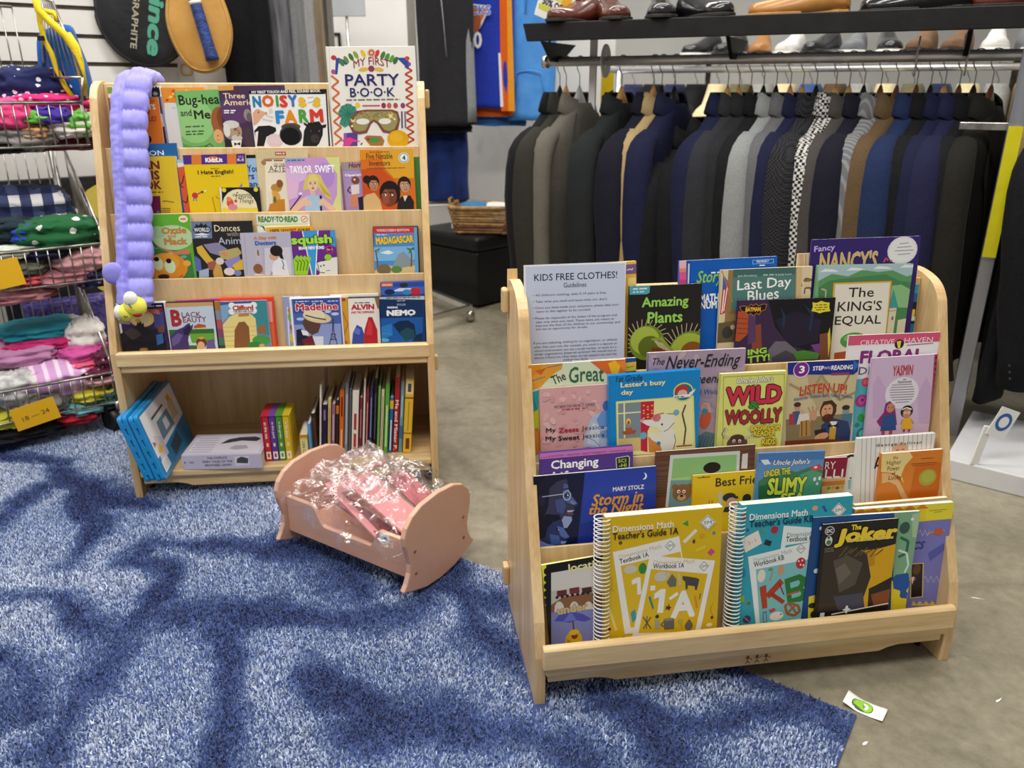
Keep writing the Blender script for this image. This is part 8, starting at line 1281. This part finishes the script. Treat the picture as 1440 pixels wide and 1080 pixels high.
# ------------------------------------------------------------------ black shelf with dress shoes above the suits
RY = math.atan2(RPD.y, RPD.x); SH = rot(RY, RP0+RN*.16-V((0, 0, 1.06))+V((0, 0, 1.118)))     # x along, y away
bs = thing('shoe_shelf', 'long black shelf above the suit jackets carrying dress shoes', 'shelf', SH)
BSH = noisy('black_laminate', '#0f0f11', '#161618', 20, .5, .04, 80, spec=.3)
MB().prism([(-.02, 0), (2.2, 0), (2.2, .054), (-.035, .054)], 0, .02, BSH, 'y').build('front_lip', bs, bevel=.002); MB().box(-.035, 2.2, .02, .36, .030, .052, BSH).build('shelf_board', bs, bevel=.002)
[MB().prism([(.02, 0.0), (.30, 0.0), (.17, -.06), (.10, -.06)], x, x+.012, BSH, 'x').build('bracket', bs) for x in (.02, .62, 1.25)]
def shoe(T, mt, sole, label, group=None, n='dress_shoe', L=.285, tall=.085, lace=True):
    t = thing(n, label, 'shoe', T, group); R = []; k_ = 20
    for f, w_, h, zb in ((0, .020, .045, .012), (.04, .030, .060, .012), (.15, .036, tall, .012), (.30, .037, tall*.95, .010), (.45, .038, tall*.80, .008), (.60, .044, tall*.62, .008), (.75, .048, .044, .008), (.90, .040, .036, .010), (.97, .026, .030, .012), (1, .010, .022, .014)):
        x = f*L-L/2; R.append([V((x, w_*math.copysign(abs(math.cos(a))**.8, math.cos(a)), zb+h*max(0, math.sin(a))**.8 if math.sin(a) > 0 else zb)) for a in [2*math.pi*j/k_ for j in range(k_)]])
    MB().rings(R, mt).build('upper', t)
    so = [(-L/2-.004, -.022), (-L/2+.02, -.036), (-.03, -.036), (.05, -.050), (L/2-.04, -.048), (L/2, -.026), (L/2+.008, 0)]; so = so+[(x, -y) for x, y in so[-2::-1]]
    MB().prism(so, 0.003, .013, sole, 'z').build('sole', t, bevel=.002); MB().box(-L/2-.003, -L/2+.075, -.033, .033, 0, .008, sole).build('heel', t)
    if lace:
        m = MB(); [m.tube([(.0-.014*i, -.020, .062+.008*i), (.0-.014*i, 0, .070+.009*i), (.0-.014*i, .020, .062+.008*i)], .0018, mt, 6) for i in range(4)]; m.build('laces', t)
    return t
BRL = noisy('brown_patent', '#5f2e22', '#4a2018', 6, .18, .08, 30, coat=.6); BKL = noisy('black_patent', '#131315', '#1b1b1e', 6, .15, .06, 30, coat=.6); TNL = noisy('tan_shoe_leather', '#b07a3c', '#9a642c', 7, .35, .15, 30, coat=.3); SOLB = noisy('dark_sole', '#201c1a', '#2a2522', 20, .6, .1); SOLT = noisy('tan_sole', '#b8884c', '#a6763e', 20, .5, .1)
for x, mt, so, rz, lb in ((.10, BRL, SOLB, -100, 'brown polished dress shoe, left of its pair on the black shelf'), (.225, BRL, SOLB, -60, 'brown polished dress shoe, right of its pair on the black shelf'), (.385, BKL, SOLB, -70, 'black polished dress shoe beside the brown pair'), (.52, BKL, SOLB, -45, 'black polished dress shoe, second in the black pair'), (.80, TNL, SOLT, 175, 'tan leather shoe lying lengthwise on the black shelf'), (1.11, BKL, SOLB, 170, 'dark shoe right of the tan one on the black shelf'), (1.38, BRL, SOLB, 185, 'dark brown shoe at the right end of the black shelf')):
    shoe(SH @ M4.Translation(V((x, .125, .0525))) @ M4.Rotation(math.radians(rz), 4, 'Z'), mt, so, lb, 'dress shoes on the black shelf')
sc_ = thing('sale_card', 'tilted white and yellow discount card at the left end of the black shelf', 'sign', M4.Translation(at_y(783, -3, 2.9)) @ M4.Rotation(math.radians(25), 4, 'Z') @ M4.Rotation(math.radians(18), 4, 'Y'))
MB().box(-.062, .062, 0, .0015, -.075, .11, paper('#e9e8e2')).build('card', sc_); m = MB(); m.box(.022, .056, -.0006, -.0002, -.062, .10, paper('#e0a83a')); m.box(-.056, .022, -.0006, -.0002, -.008, .006, paper('#d8d43c')); m.box(-.056, .018, -.0006, -.0002, -.052, -.036, paper('#c8cc4a')); m.build('colour_bands', sc_); letters(sc_, 'lettering', '50% OFF', '#2a2a30', -.004, -.024, .086, .022, -.0010, 0, .04)
# hazard striped pole behind the suits
p = at_y(853, 140, 3.25); hz = thing('striped_pole', 'yellow and black hazard striped pole behind the suit rail', 'pole', M4.Translation(V((p.x, 3.25, 0)))); m = MB(); YT = noisy('hazard_yellow', '#e3c41c', '#d8b814', 8, .4, .03)
m.box(-.022, .022, -.022, .022, 0, 1.03, YT); m.build('pole', hz); m = MB()
for i in range(16): z0_ = .06*i+.02; m.add([(-.0222, -.0224, z0_), (.0222, -.0224, z0_+.022), (.0222, -.0224, z0_+.050), (-.0222, -.0224, z0_+.028)], [(0, 1, 2, 3)], BLACKP)
m.build('black_stripes', hz); m = MB(); m.prism(rrect(.09, .09, .02), 0, .012, BLACKP, 'z'); m.build('base_plate', hz)
# white base board, tag and post at the right
wbx = M4.Translation(V((1.173, 1.884, 0))) @ M4.Rotation(math.atan2(-.098, .128), 4, 'Z'); o = thing('rack_plinth', 'low white base board under the right end of the suit rail', 'plinth', wbx); MB().box(-.03, 1.1, 0, .42, 0, .055, noisy('scuffed_white_board', '#d3d4d6', '#c2c3c6', 5, .35, .05, 30)).build('board', o, bevel=.003)
tp = hit((1369, 653), V((0, 0, 1)), V((0, 0, .055))); o = thing('ticket_post', 'short leaning white post with a blue and white ticket', 'ticket', M4.Translation(tp) @ M4.Rotation(math.radians(8), 4, 'Y')); MB().box(-.010, .010, -.003, .003, .0, .11, WHITEP).build('post', o, bevel=.001)
m = MB(); T2 = M4.Translation(V((.030, -.006, .125))) @ M4.Rotation(math.radians(12), 4, 'Y'); m.box(-.026, .026, -.001, .001, -.040, .040, paper('#e6e8ea'), T2); m.build('ticket_card', o); m = MB()
for r, c, y in ((.020, '#2f62a8', -.0014), (.0125, '#e9ecf0', -.0018)): m.add([T2 @ V((r*math.cos(a), y, r*1.25*math.sin(a)+.003)) for a in [2*math.pi*i/24 for i in range(24)]], [list(range(24))], paper(c))
m.build('ring_print', o)
# ------------------------------------------------------------------ second rail and shoe shelf behind the suits
OFF = V((-RN.x, -RN.y, 0))*.85; R2 = RP0+OFF-V((0, 0, .012))
s2 = thing('garment_rail', 'second chrome rail behind the suit jackets', 'clothes rack', M4.Identity(4)); m = MB(); m.tube([R2-RPD*.1, R2+RPD*2.6], .013, RAILM, 14); m.build('rail', s2)
m = MB(); [m.tube([V((q.x, q.y, 0)), q], .013, CHROME, 12) for q in (R2-RPD*.05, R2+RPD*2.5)]; m.build('upright', s2)
cols = [('navy', NVY), ('black', BLK), ('navy', NVY), ('black', BLK), ('cream', cloth('cream_cloth', '#d8cba0', '#c8ba8e')), ('olive', cloth('olive_cloth', '#6a6648', '#5c583e')), ('grey', cloth('soft_grey_cloth', '#9a9a96', '#8a8a86')), ('cream', None), ('blue', cloth('denim_cloth', '#3a5688', '#324c7c')), ('brown', BR), ('grey', None), ('cream', None), ('olive', None), ('navy', NVY), ('cream', None), ('grey', None), ('tan', TAN), ('black', BLK), ('cream', None), ('white', cloth('white_cloth', '#e3e2dc', '#d4d3cc')), ('olive', None), ('cream', None), ('navy', NVY), ('grey', None), ('tan', TAN), ('cream', None)]
cm = {}
for i, (nm, mt) in enumerate(cols):
    cm[nm] = cm.get(nm) or mt; suit(R2+RPD*(.02+.092*i), math.atan2(.85, .55)+random.uniform(-.1, .1), cm[nm], nm+' shirt hanging on the rail behind the suit jackets', i, 'clothes on the second rail', 'hanging_shirt', 'shirt', full=False, dz=.075)
    hanger(M4.Translation(R2+RPD*(.02+.092*i)+V((0, 0, .0))) @ M4.Rotation(math.atan2(.85, .55), 4, 'Z'), (WH, CLH, BHP)[i % 3], ('pale wooden', 'clear plastic', 'black plastic')[i % 3]+' hanger on the rail behind the suit jackets', 'hangers on the second rail')
S2 = rot(RY, R2-RPD*.0+V((0, .10, 0))-V((0, 0, R2.z))+V((0, 0, 1.085))); t2 = thing('shoe_shelf', 'pale shelf full of shoes behind the suit rail', 'shelf', S2); MB().box(.25, 2.75, -.12, .22, 0, .016, WHITEP).build('shelf_board', t2, bevel=.002); m = MB(); [m.tube([(x, .05, -1.085), (x, .05, 0)], .012, STEEL) for x in (.35, 1.5, 2.65)]; m.build('leg', t2)
WS = noisy('white_trainer', '#e6e5e0', '#d6d5d0', 9, .5, .05); SOLW = noisy('white_sole', '#eceae4', '#dcdad4', 9, .5, .05); GRS = noisy('grey_trainer', '#7a7c80', '#66686c', 9, .6, .1); BRS = noisy('brown_suede', '#7a5c42', '#684c34', 9, .8, .1)
kinds = [('black trainer', BKL, SOLW), ('black trainer', BKL, SOLB), ('tan boot', TNL, SOLB), ('white trainer', WS, SOLW), ('black trainer', BKL, SOLB), ('grey trainer', GRS, SOLW), ('black trainer', BKL, SOLW), ('brown suede shoe', BRS, SOLB), ('brown suede shoe', BRS, SOLB), ('white trainer', WS, SOLW), ('grey trainer', GRS, SOLW), ('white trainer', WS, SOLW), ('tan boot', TNL, SOLB), ('white trainer', WS, SOLW), ('white trainer', WS, SOLW), ('black trainer', BKL, SOLB), ('grey trainer', GRS, SOLW), ('brown suede shoe', BRS, SOLB), ('white trainer', WS, SOLW), ('black trainer', BKL, SOLW)]
for i, (nm, a_, b_) in enumerate(kinds):
    shoe(S2 @ M4.Translation(V((.32+.122*i, .05, .0165))) @ M4.Rotation(math.radians(-90+random.uniform(-25, 25)), 4, 'Z'), a_, b_, nm+' on the pale shelf behind the suits', 'shoes on the shelf behind the suits', 'shoe', lace=False)
# ------------------------------------------------------------------ wire basket tower with children's clothes
BY = math.radians(215.6); B3, B2, B1 = [M4.Translation(V(p)) @ M4.Rotation(BY, 4, 'Z') for p in ((-1.18, 2.2, 0), (-1.166, 2.25, 0), (-1.176, 2.30, 0))]
bt = thing('wire_basket_rack', 'three tier chrome wire basket rack on casters heaped with clothes', 'basket rack', M4.Identity(4))
BW, BD = .66, .40
def wires(m, T, quad, n, r=.0021, across=0):
    a, b, c, d = [T @ V(p) for p in quad]       # a-b bottom, d-c top
    for i in range(n+1): f = i/n; m.tube([a.lerp(b, f), d.lerp(c, f)], r, STEEL, 5)
    for i in range(1, across+1): f = i/(across+1); m.tube([a.lerp(d, f), b.lerp(c, f)], r, STEEL, 5)
def basket(T, z0, z1, side=None):
    m = MB(); F = [(0, 0), (BW, 0), (BW, -BD), (0, -BD)]
    for z, r in ((z0, .0035), (z1, .0045)): m.tube([T @ V((x, y, z)) for x, y in F], r, STEEL, 8, True)
    for (x0, y0), (x1, y1), n in ((F[0], F[1], 24), (F[1], F[2], 14), (F[2], F[3], 24), (F[3], F[0], 14)): wires(m, T, [(x0, y0, z0), (x1, y1, z0), (x1, y1, z1), (x0, y0, z1)], n)
    wires(m, T, [(0, 0, z0), (BW, 0, z0), (BW, -BD, z0), (0, -BD, z0)], 24)
    if side:
        wires(m, T, [(0, 0, z1), (0, -BD, z1), (0, -BD, side), (0, 0, z1+.05)], 14); m.tube([T @ V((0, 0, z1+.05)), T @ V((0, -BD, side))], .004, STEEL, 8); wires(m, T, [(0, -BD, z1), (BW, -BD, z1), (BW, -BD, side), (0, -BD, side)], 24)
    m.build('basket', bt)
basket(B3, .098, .19, .44); basket(B2, .46, .562, .80); basket(B1, .827, .939)
m = MB()
for T in (B3,):
    for x in (0.0, BW): m.tube([T @ V((x, -BD, .07)), T @ V((x, -BD, .83 if x < .1 else 1.25))], .009, STEEL, 10); m.tube([T @ V((x, 0, .07)), T @ V((x, 0, .10))], .008, STEEL, 8); m.tube([T @ V((x, 0, .078)), T @ V((x, -BD, .078))], .008, STEEL, 8)
m.build('frame', bt)
m = MB(); wires(m, B1, [(.08, -BD-.01, .94), (BW, -BD-.01, .94), (BW, -BD-.01, 1.22), (.08, -BD-.01, 1.20)], 20); m.tube([B1 @ V((.08, -BD-.01, 1.20)), B1 @ V((BW, -BD-.01, 1.22))], .004, STEEL, 8); m.build('back_grid', bt)
m = MB(); q = [at_y(62, 109, 2.36), at_y(116, 109, 2.30), at_y(74, 2, 2.36), at_y(57, -4, 2.38)]; wires(m, M4.Identity(4), q, 7, .0018); [m.tube([a, b], .0035, STEEL, 8) for a, b in ((q[0], q[1]), (q[1], q[2]), (q[0], q[3]), (q[2], q[3]))]; m.tube([q[1], at_y(115, 146, 2.30)], .004, STEEL, 8); m.build('side_scoop', bt)
for x, y in ((.02, -.02), (BW-.02, -.02), (.02, -BD+.02), (BW-.02, -BD+.02)):
    c = B3 @ V((x, y, 0)); m = MB(); T = M4.Translation(V((c.x, c.y, .0385))) @ M4.Rotation(BY+.4, 4, 'Z'); R = [[T @ V((yy, rr*math.cos(a), rr*math.sin(a))) for a in [2*math.pi*j/24 for j in range(24)]] for yy, rr in ((-.013, .030), (-.011, .036), (-.006, .038), (.006, .038), (.011, .036), (.013, .030))]
    wh = MB().rings(R, BLACKP); m.box(-.017, -.0145, -.012, .012, -.004, .045, BLACKP, T); m.box(.0145, .017, -.012, .012, -.004, .045, BLACKP, T); m.box(-.018, .018, -.022, .022, .041, .048, BLACKP, T); cs_ = m.build('caster', bt); wh.build('wheel', cs_)
# clothes: each folded garment its own thing
def garment(px, py, w, h, T, inset, mt, label, seed, grp, name='folded_garment', dep=.15, tilt=0, cat='clothing', layers=3):
    inset = max(inset, dep/2+.012); n_ = T.to_3x3() @ V((0, 1, 0)); P = hit((px, py), n_, T @ V((0, -inset, 0))); sc = (P-EYE).dot(FW)/FPX
    W, H = w*sc/2*1.1, h*sc/2
    t = thing(name, label, cat, M4.Translation(P-V((0, 0, H))) @ M4.Rotation(BY+math.pi+tilt, 4, 'Z'), grp)
    R = []; n, k_ = 64, 30
    for a in range(k_+1):
        th = math.pi*a/k_; th = min(max(th, .05), math.pi-.05); ring = []
        for j in range(n):
            A = 2*math.pi*j/n; st_, ct = math.sin(th), math.cos(th); x = math.copysign(abs(st_)**.55, 1)*math.copysign(abs(math.cos(A))**.7, math.cos(A)); y = abs(st_)**.55*math.copysign(abs(math.sin(A))**.7, math.sin(A)); z = math.copysign(abs(ct)**.8, ct)
            p = V((x*2.1, y*1.6, z*1.2+seed)); q_ = V((x*4.2+seed, y*3, z*5.5)); d = 1+.16*NZ.noise(p)+.10*(1-2*abs(NZ.noise(p*2.3+V((seed, 0, 0)))))+.07*(1-2.4*abs(NZ.noise(q_)))+.05*math.sin(z*layers*3.1+x*2.5*NZ.noise(p)+seed*4)
            ring.append(V((x*W*d, y*dep/2*d, H+z*H*(1+.26*NZ.noise(p*1.3+V((7, 1, 3)))+.16*(1-2.2*abs(NZ.noise(V((x*5+seed, y*4, 2)))))))))
        R.append(ring)
    MB().rings(R, mt).build('cloth_fold', t); return t
GA1, GA2, GA3 = 'clothes in the top wire basket', 'clothes in the middle wire basket', 'clothes in the bottom wire basket'
NDOT = cloth('navy_dotted', '#1d2450', '#e6e6ee', 'dots', 34); PDOT = cloth('pink_dotted', '#c8206a', '#f0c8da', 'dots', 40); HPK = cloth('hot_pink', '#e8508a', '#dc3f7c', sc=20); GRN = cloth('leaf_green', '#5fa83c', '#6fb84a', sc=20); PUR = cloth('deep_purple', '#3c2a8a', '#4a369a', sc=20); BGE = cloth('beige_cotton', '#c8986a', '#b8885c', sc=20); OWH = cloth('off_white_cotton', '#dcd6d0', '#cbc4bd', sc=20); GYC = cloth('grey_cotton', '#8f8a88', '#7c7876', sc=20); BUR = cloth('burgundy_dotted', '#5a1f30', '#8a4a5c', 'dots', 60); BKC = cloth('black_cotton', '#1c1b20', '#26252a')
for a in [(100, 180, 60, 26, B1, .05, OWH, 'off white garment in the top basket front'), (30, 195, 75, 32, B1, .06, GYC, 'grey garment at the front left of the top basket'), (45, 186, 34, 26, B1, .04, BGE, 'beige garment in the middle of the top basket front'), (75, 200, 110, 20, B1, .12, BUR, 'burgundy dotted garment at the bottom of the top basket'), (12, 206, 50, 16, B1, .05, BKC, 'black garment at the bottom left of the top basket'), (105, 174, 34, 34, B1, .06, GRN, 'leaf green garment at the right of the top basket'), (45, 165, 40, 18, B1, .05, GRN, 'leaf green garment left of the purple one in the top basket'), (70, 163, 46, 26, B1, .07, PUR, 'deep purple garment in the top basket'), (12, 162, 52, 40, B1, .06, HPK, 'hot pink garment bulging at the left of the top basket'), (65, 146, 100, 24, B1, .12, PDOT, 'magenta dotted garment across the top basket'), (52, 122, 96, 48, B1, .17, NDOT, 'navy garment with white dots on top of the top basket')]:
    garment(*a, random.uniform(0, 9), GA1)
PLD = cloth('navy_white_plaid', '#1e2548', '#d0d0d4', 'plaid', 34); DKN = cloth('dark_teal_navy', '#16242c', '#1e3038', sc=20); ROY = cloth('royal_blue', '#2c4ab0', '#2440a0', sc=20); DGR = cloth('green_with_white', '#1f5a34', '#e3ebe2', 'dots', 22); PAL = cloth('pale_sage', '#c4ccc2', '#b0bab0', sc=20); PPK = cloth('pale_pink', '#d8a8ac', '#c8949a', sc=20); CRL = cloth('coral_red', '#d05a64', '#c04a56', sc=20); DRS = cloth('dusty_rose', '#b07880', '#a06a72', sc=20); OLV = cloth('grey_olive', '#6a6c5c', '#5c5e50', sc=20); NVF = cloth('navy_floral', '#23264c', '#8a7a90', 'dots', 50)
for a in [(35, 292, 100, 54, B2, .18, PLD, 'navy and white plaid shirt on top of the middle basket'), (14, 322, 60, 34, B2, .12, DKN, 'dark navy garment at the left of the middle basket'), (48, 326, 60, 30, B2, .10, ROY, 'royal blue garment under the green one'), (80, 328, 96, 46, B2, .07, DGR, 'green garment with white figures at the middle basket rim'), (14, 352, 70, 20, B2, .06, PAL, 'pale sage garment left of the green one'), (60, 352, 60, 18, B2, .05, NVY, 'navy garment behind the middle basket wires'), (112, 362, 70, 30, B2, .05, PPK, 'pale pink garment at the right of the middle basket'), (35, 372, 46, 22, B2, .05, OLV, 'grey olive garment inside the middle basket'), (40, 389, 36, 18, B2, .05, CRL, 'coral red garment low in the middle basket'), (85, 386, 70, 22, B2, .06, DRS, 'dusty rose garment low in the middle basket'), (128, 388, 46, 24, B2, .06, NVF, 'navy floral garment at the right corner of the middle basket'), (25, 412, 80, 18, B2, .07, DRS, 'dusty rose garment at the bottom left of the middle basket')]:
    garment(*a, random.uniform(0, 9), GA2)
TEA = cloth('teal_cotton', '#2f98a8', '#2688a0', sc=20); MGT = cloth('magenta_cotton', '#d0347a', '#bf2a6c', sc=20); WHC = cloth('white_cotton', '#eceae6', '#dcd9d4', sc=20); LIL = cloth('lilac_pink', '#c890ba', '#b87fa8', sc=20); ORC = cloth('orchid_pink', '#d05aa0', '#c04c92', sc=20); SAL = cloth('salmon_pink', '#d85a78', '#cc4c6c', sc=20); MAR = cloth('maroon_dotted', '#5a2038', '#c8a8a0', 'dots', 70); LVS = cloth('lavender_stripe', '#c898c8', '#e6d0e4', 'stripe', 10); LPK = cloth('light_pink', '#e0b4bc', '#d4a4ae', sc=20); GWH = cloth('grey_white_pattern', '#9a9c9e', '#d8d8d8', sc=40); YEL2 = cloth('yellow_cotton', '#d8d04a', '#c8c03c', sc=20); LTE = cloth('pale_teal', '#7fb8c0', '#6aa6b0', sc=20); RDC = cloth('red_cotton', '#b02438', '#9c1c30', sc=20); DTL = cloth('dark_teal_print', '#24484c', '#3a686c', sc=20)
for a in [(58, 462, 86, 24, B3, .20, TEA, 'teal garment on top of the bottom basket heap'), (62, 478, 90, 20, B3, .18, MGT, 'magenta garment under the teal one'), (116, 470, 44, 46, B3, .17, WHC, 'white garment with folds at the right of the heap'), (34, 494, 80, 26, B3, .16, LIL, 'lilac pink garment at the left of the heap'), (112, 492, 56, 26, B3, .14, ORC, 'orchid pink garment in the heap'), (112, 508, 56, 18, B3, .12, SAL, 'salmon pink garment in the heap'), (146, 500, 30, 26, B3, .10, MAR, 'maroon garment at the right of the heap'), (138, 516, 50, 14, B3, .09, MAR, 'brown dotted garment at the right of the heap'), (72, 530, 100, 44, B3, .10, LVS, 'lavender striped garment over the rim of the bottom basket'), (140, 526, 48, 14, B3, .06, LPK, 'light pink garment near the right rim of the bottom basket'), (18, 542, 60, 44, B3, .08, GWH, 'grey patterned garment at the left of the bottom basket'), (52, 562, 70, 34, B3, .05, GYC, 'grey striped garment behind the bottom basket wires'), (8, 582, 40, 24, B3, .05, YEL2, 'yellow garment at the left of the bottom basket'), (128, 548, 50, 20, B3, .06, YEL2, 'pale yellow garment at the right of the bottom basket'), (150, 552, 36, 28, B3, .05, DTL, 'dark teal garment at the right corner of the bottom basket'), (118, 566, 56, 18, B3, .05, LTE, 'pale teal garment low in the bottom basket'), (108, 578, 50, 18, B3, .05, RDC, 'red garment low in the bottom basket'), (35, 600, 90, 22, B3, .06, BKC, 'black garment at the bottom of the bottom basket')]:
    garment(*a, random.uniform(0, 9), GA3)
# yellow cards on the baskets
def card(px, py, T, w_, h_, rot_, label, txt=None):
    n_ = T.to_3x3() @ V((0, 1, 0)); P = hit((px, py), n_, T @ V((0, .012, 0))); t = thing('size_card', label, 'card', M4.Translation(P) @ M4.Rotation(BY+math.pi, 4, 'Z') @ M4.Rotation(math.radians(rot_), 4, 'Y'))
    MB().box(-w_/2, w_/2, -.0008, .0008, -h_/2, h_/2, paper('#e8b41c', .6)).build('card', t)
    if txt: letters(t, 'handwriting', txt, '#3a3424', .0, -.002, w_*.62, h_*.19, -.0012, 3, 0)
card(50, 582, B3, .112, .066, -9, 'yellow card with handwritten sizes on the bottom wire basket', '18 — 24'); card(4, 386, B2, .09, .075, -7, 'yellow card at the left edge on the middle wire basket')
# backpack hooked on the side scoop
BPB = cloth('blue_nylon', '#1f62b4', '#1a56a4', sc=14); BPY = noisy('yellow_webbing', '#e8cf1c', '#d8bf14', 30, .6, .2, 200)
bp0 = at_y(95, 158, 2.42); bk = thing('backpack', 'blue and yellow child backpack hanging at the top of the wire rack', 'backpack', M4.Translation(bp0))
def bp(x, y, o=0): q = at_y(x, y, 2.42+o); return q-bp0
ol = outline([tuple(V((bp(*p).x, bp(*p).z))) for p in ((60, 58), (68, 44), (88, 36), (102, 38), (112, 62), (124, 92), (132, 128), (130, 150), (112, 158), (86, 140), (66, 112))], 4)
padded(ol, .05, BPB).build('body', bk); m = MB()
def strap(pts, r): m.tube([bp(*p) for p in pts], r, BPY, 8)
strap([(50, -4, -.10), (54, 14, -.10), (72, 32, -.105), (92, 50, -.10), (104, 68, -.095), (114, 100, -.09), (119, 125, -.085)], .010); strap([(52, -4, -.08), (56, 30, -.08), (62, 56, -.08), (72, 74, -.075), (80, 98, -.075), (92, 122, -.07), (104, 140, -.065)], .007); strap([(96, 48, -.06), (108, 66, -.07), (114, 90, -.075), (119, 138, -.08)], .0085); strap([(62, 16, -.07), (76, 18, -.07), (82, 30, -.07)], .007); m.build('strap', bk)
m = MB(); [m.box(v.x-.008, v.x+.008, v.y-.012, v.y-.004, v.z-.006, v.z+.006, BLACKP) for v in (bp(112, 84, -.08), bp(60, 54, -.085), bp(118, 138, -.085))]; m.build('buckle', bk)
# black board with a yellow circle and purple wrapped package behind the rack
p = on_slat(92, 440, .10); bb = thing('printed_board', 'black board printed with a big yellow circle behind the wire rack', 'board', M4.Translation(V((p.x, p.y, 0))) @ M4.Rotation(SY, 4, 'Z')); zt = on_slat(92, 250, .10).z; MB().box(-.17, .24, 0, .03, 0, zt, noisy('black_flecked_print', '#232225', '#37353a', 60, .5, .05, lo=.5, hi=.75)).build('board', bb, bevel=.002)
m = MB(); c = (.21, zt-.22); m.add([(min(.239, c[0]+.155*math.cos(a)), -.0006, c[1]+.20*math.sin(a)) for a in [2*math.pi*i/40 for i in range(40)]], [list(range(40))], paper('#e3cf5a')); m.build('yellow_circle_print', bb)
p = on_slat(115, 470, .17); pk_ = thing('wrapped_package', 'purple foil package behind the bottom wire basket', 'package', M4.Translation(V((p.x, p.y, 0))) @ M4.Rotation(SY, 4, 'Z')); zt = on_slat(110, 418, .17).z; MB().box(-.16, .13, -.03, .05, 0, zt, noisy('purple_foil', '#3a2f7a', '#6a62a8', 26, .25, .6, 30, dist=2)).build('package', pk_, bevel=.015)
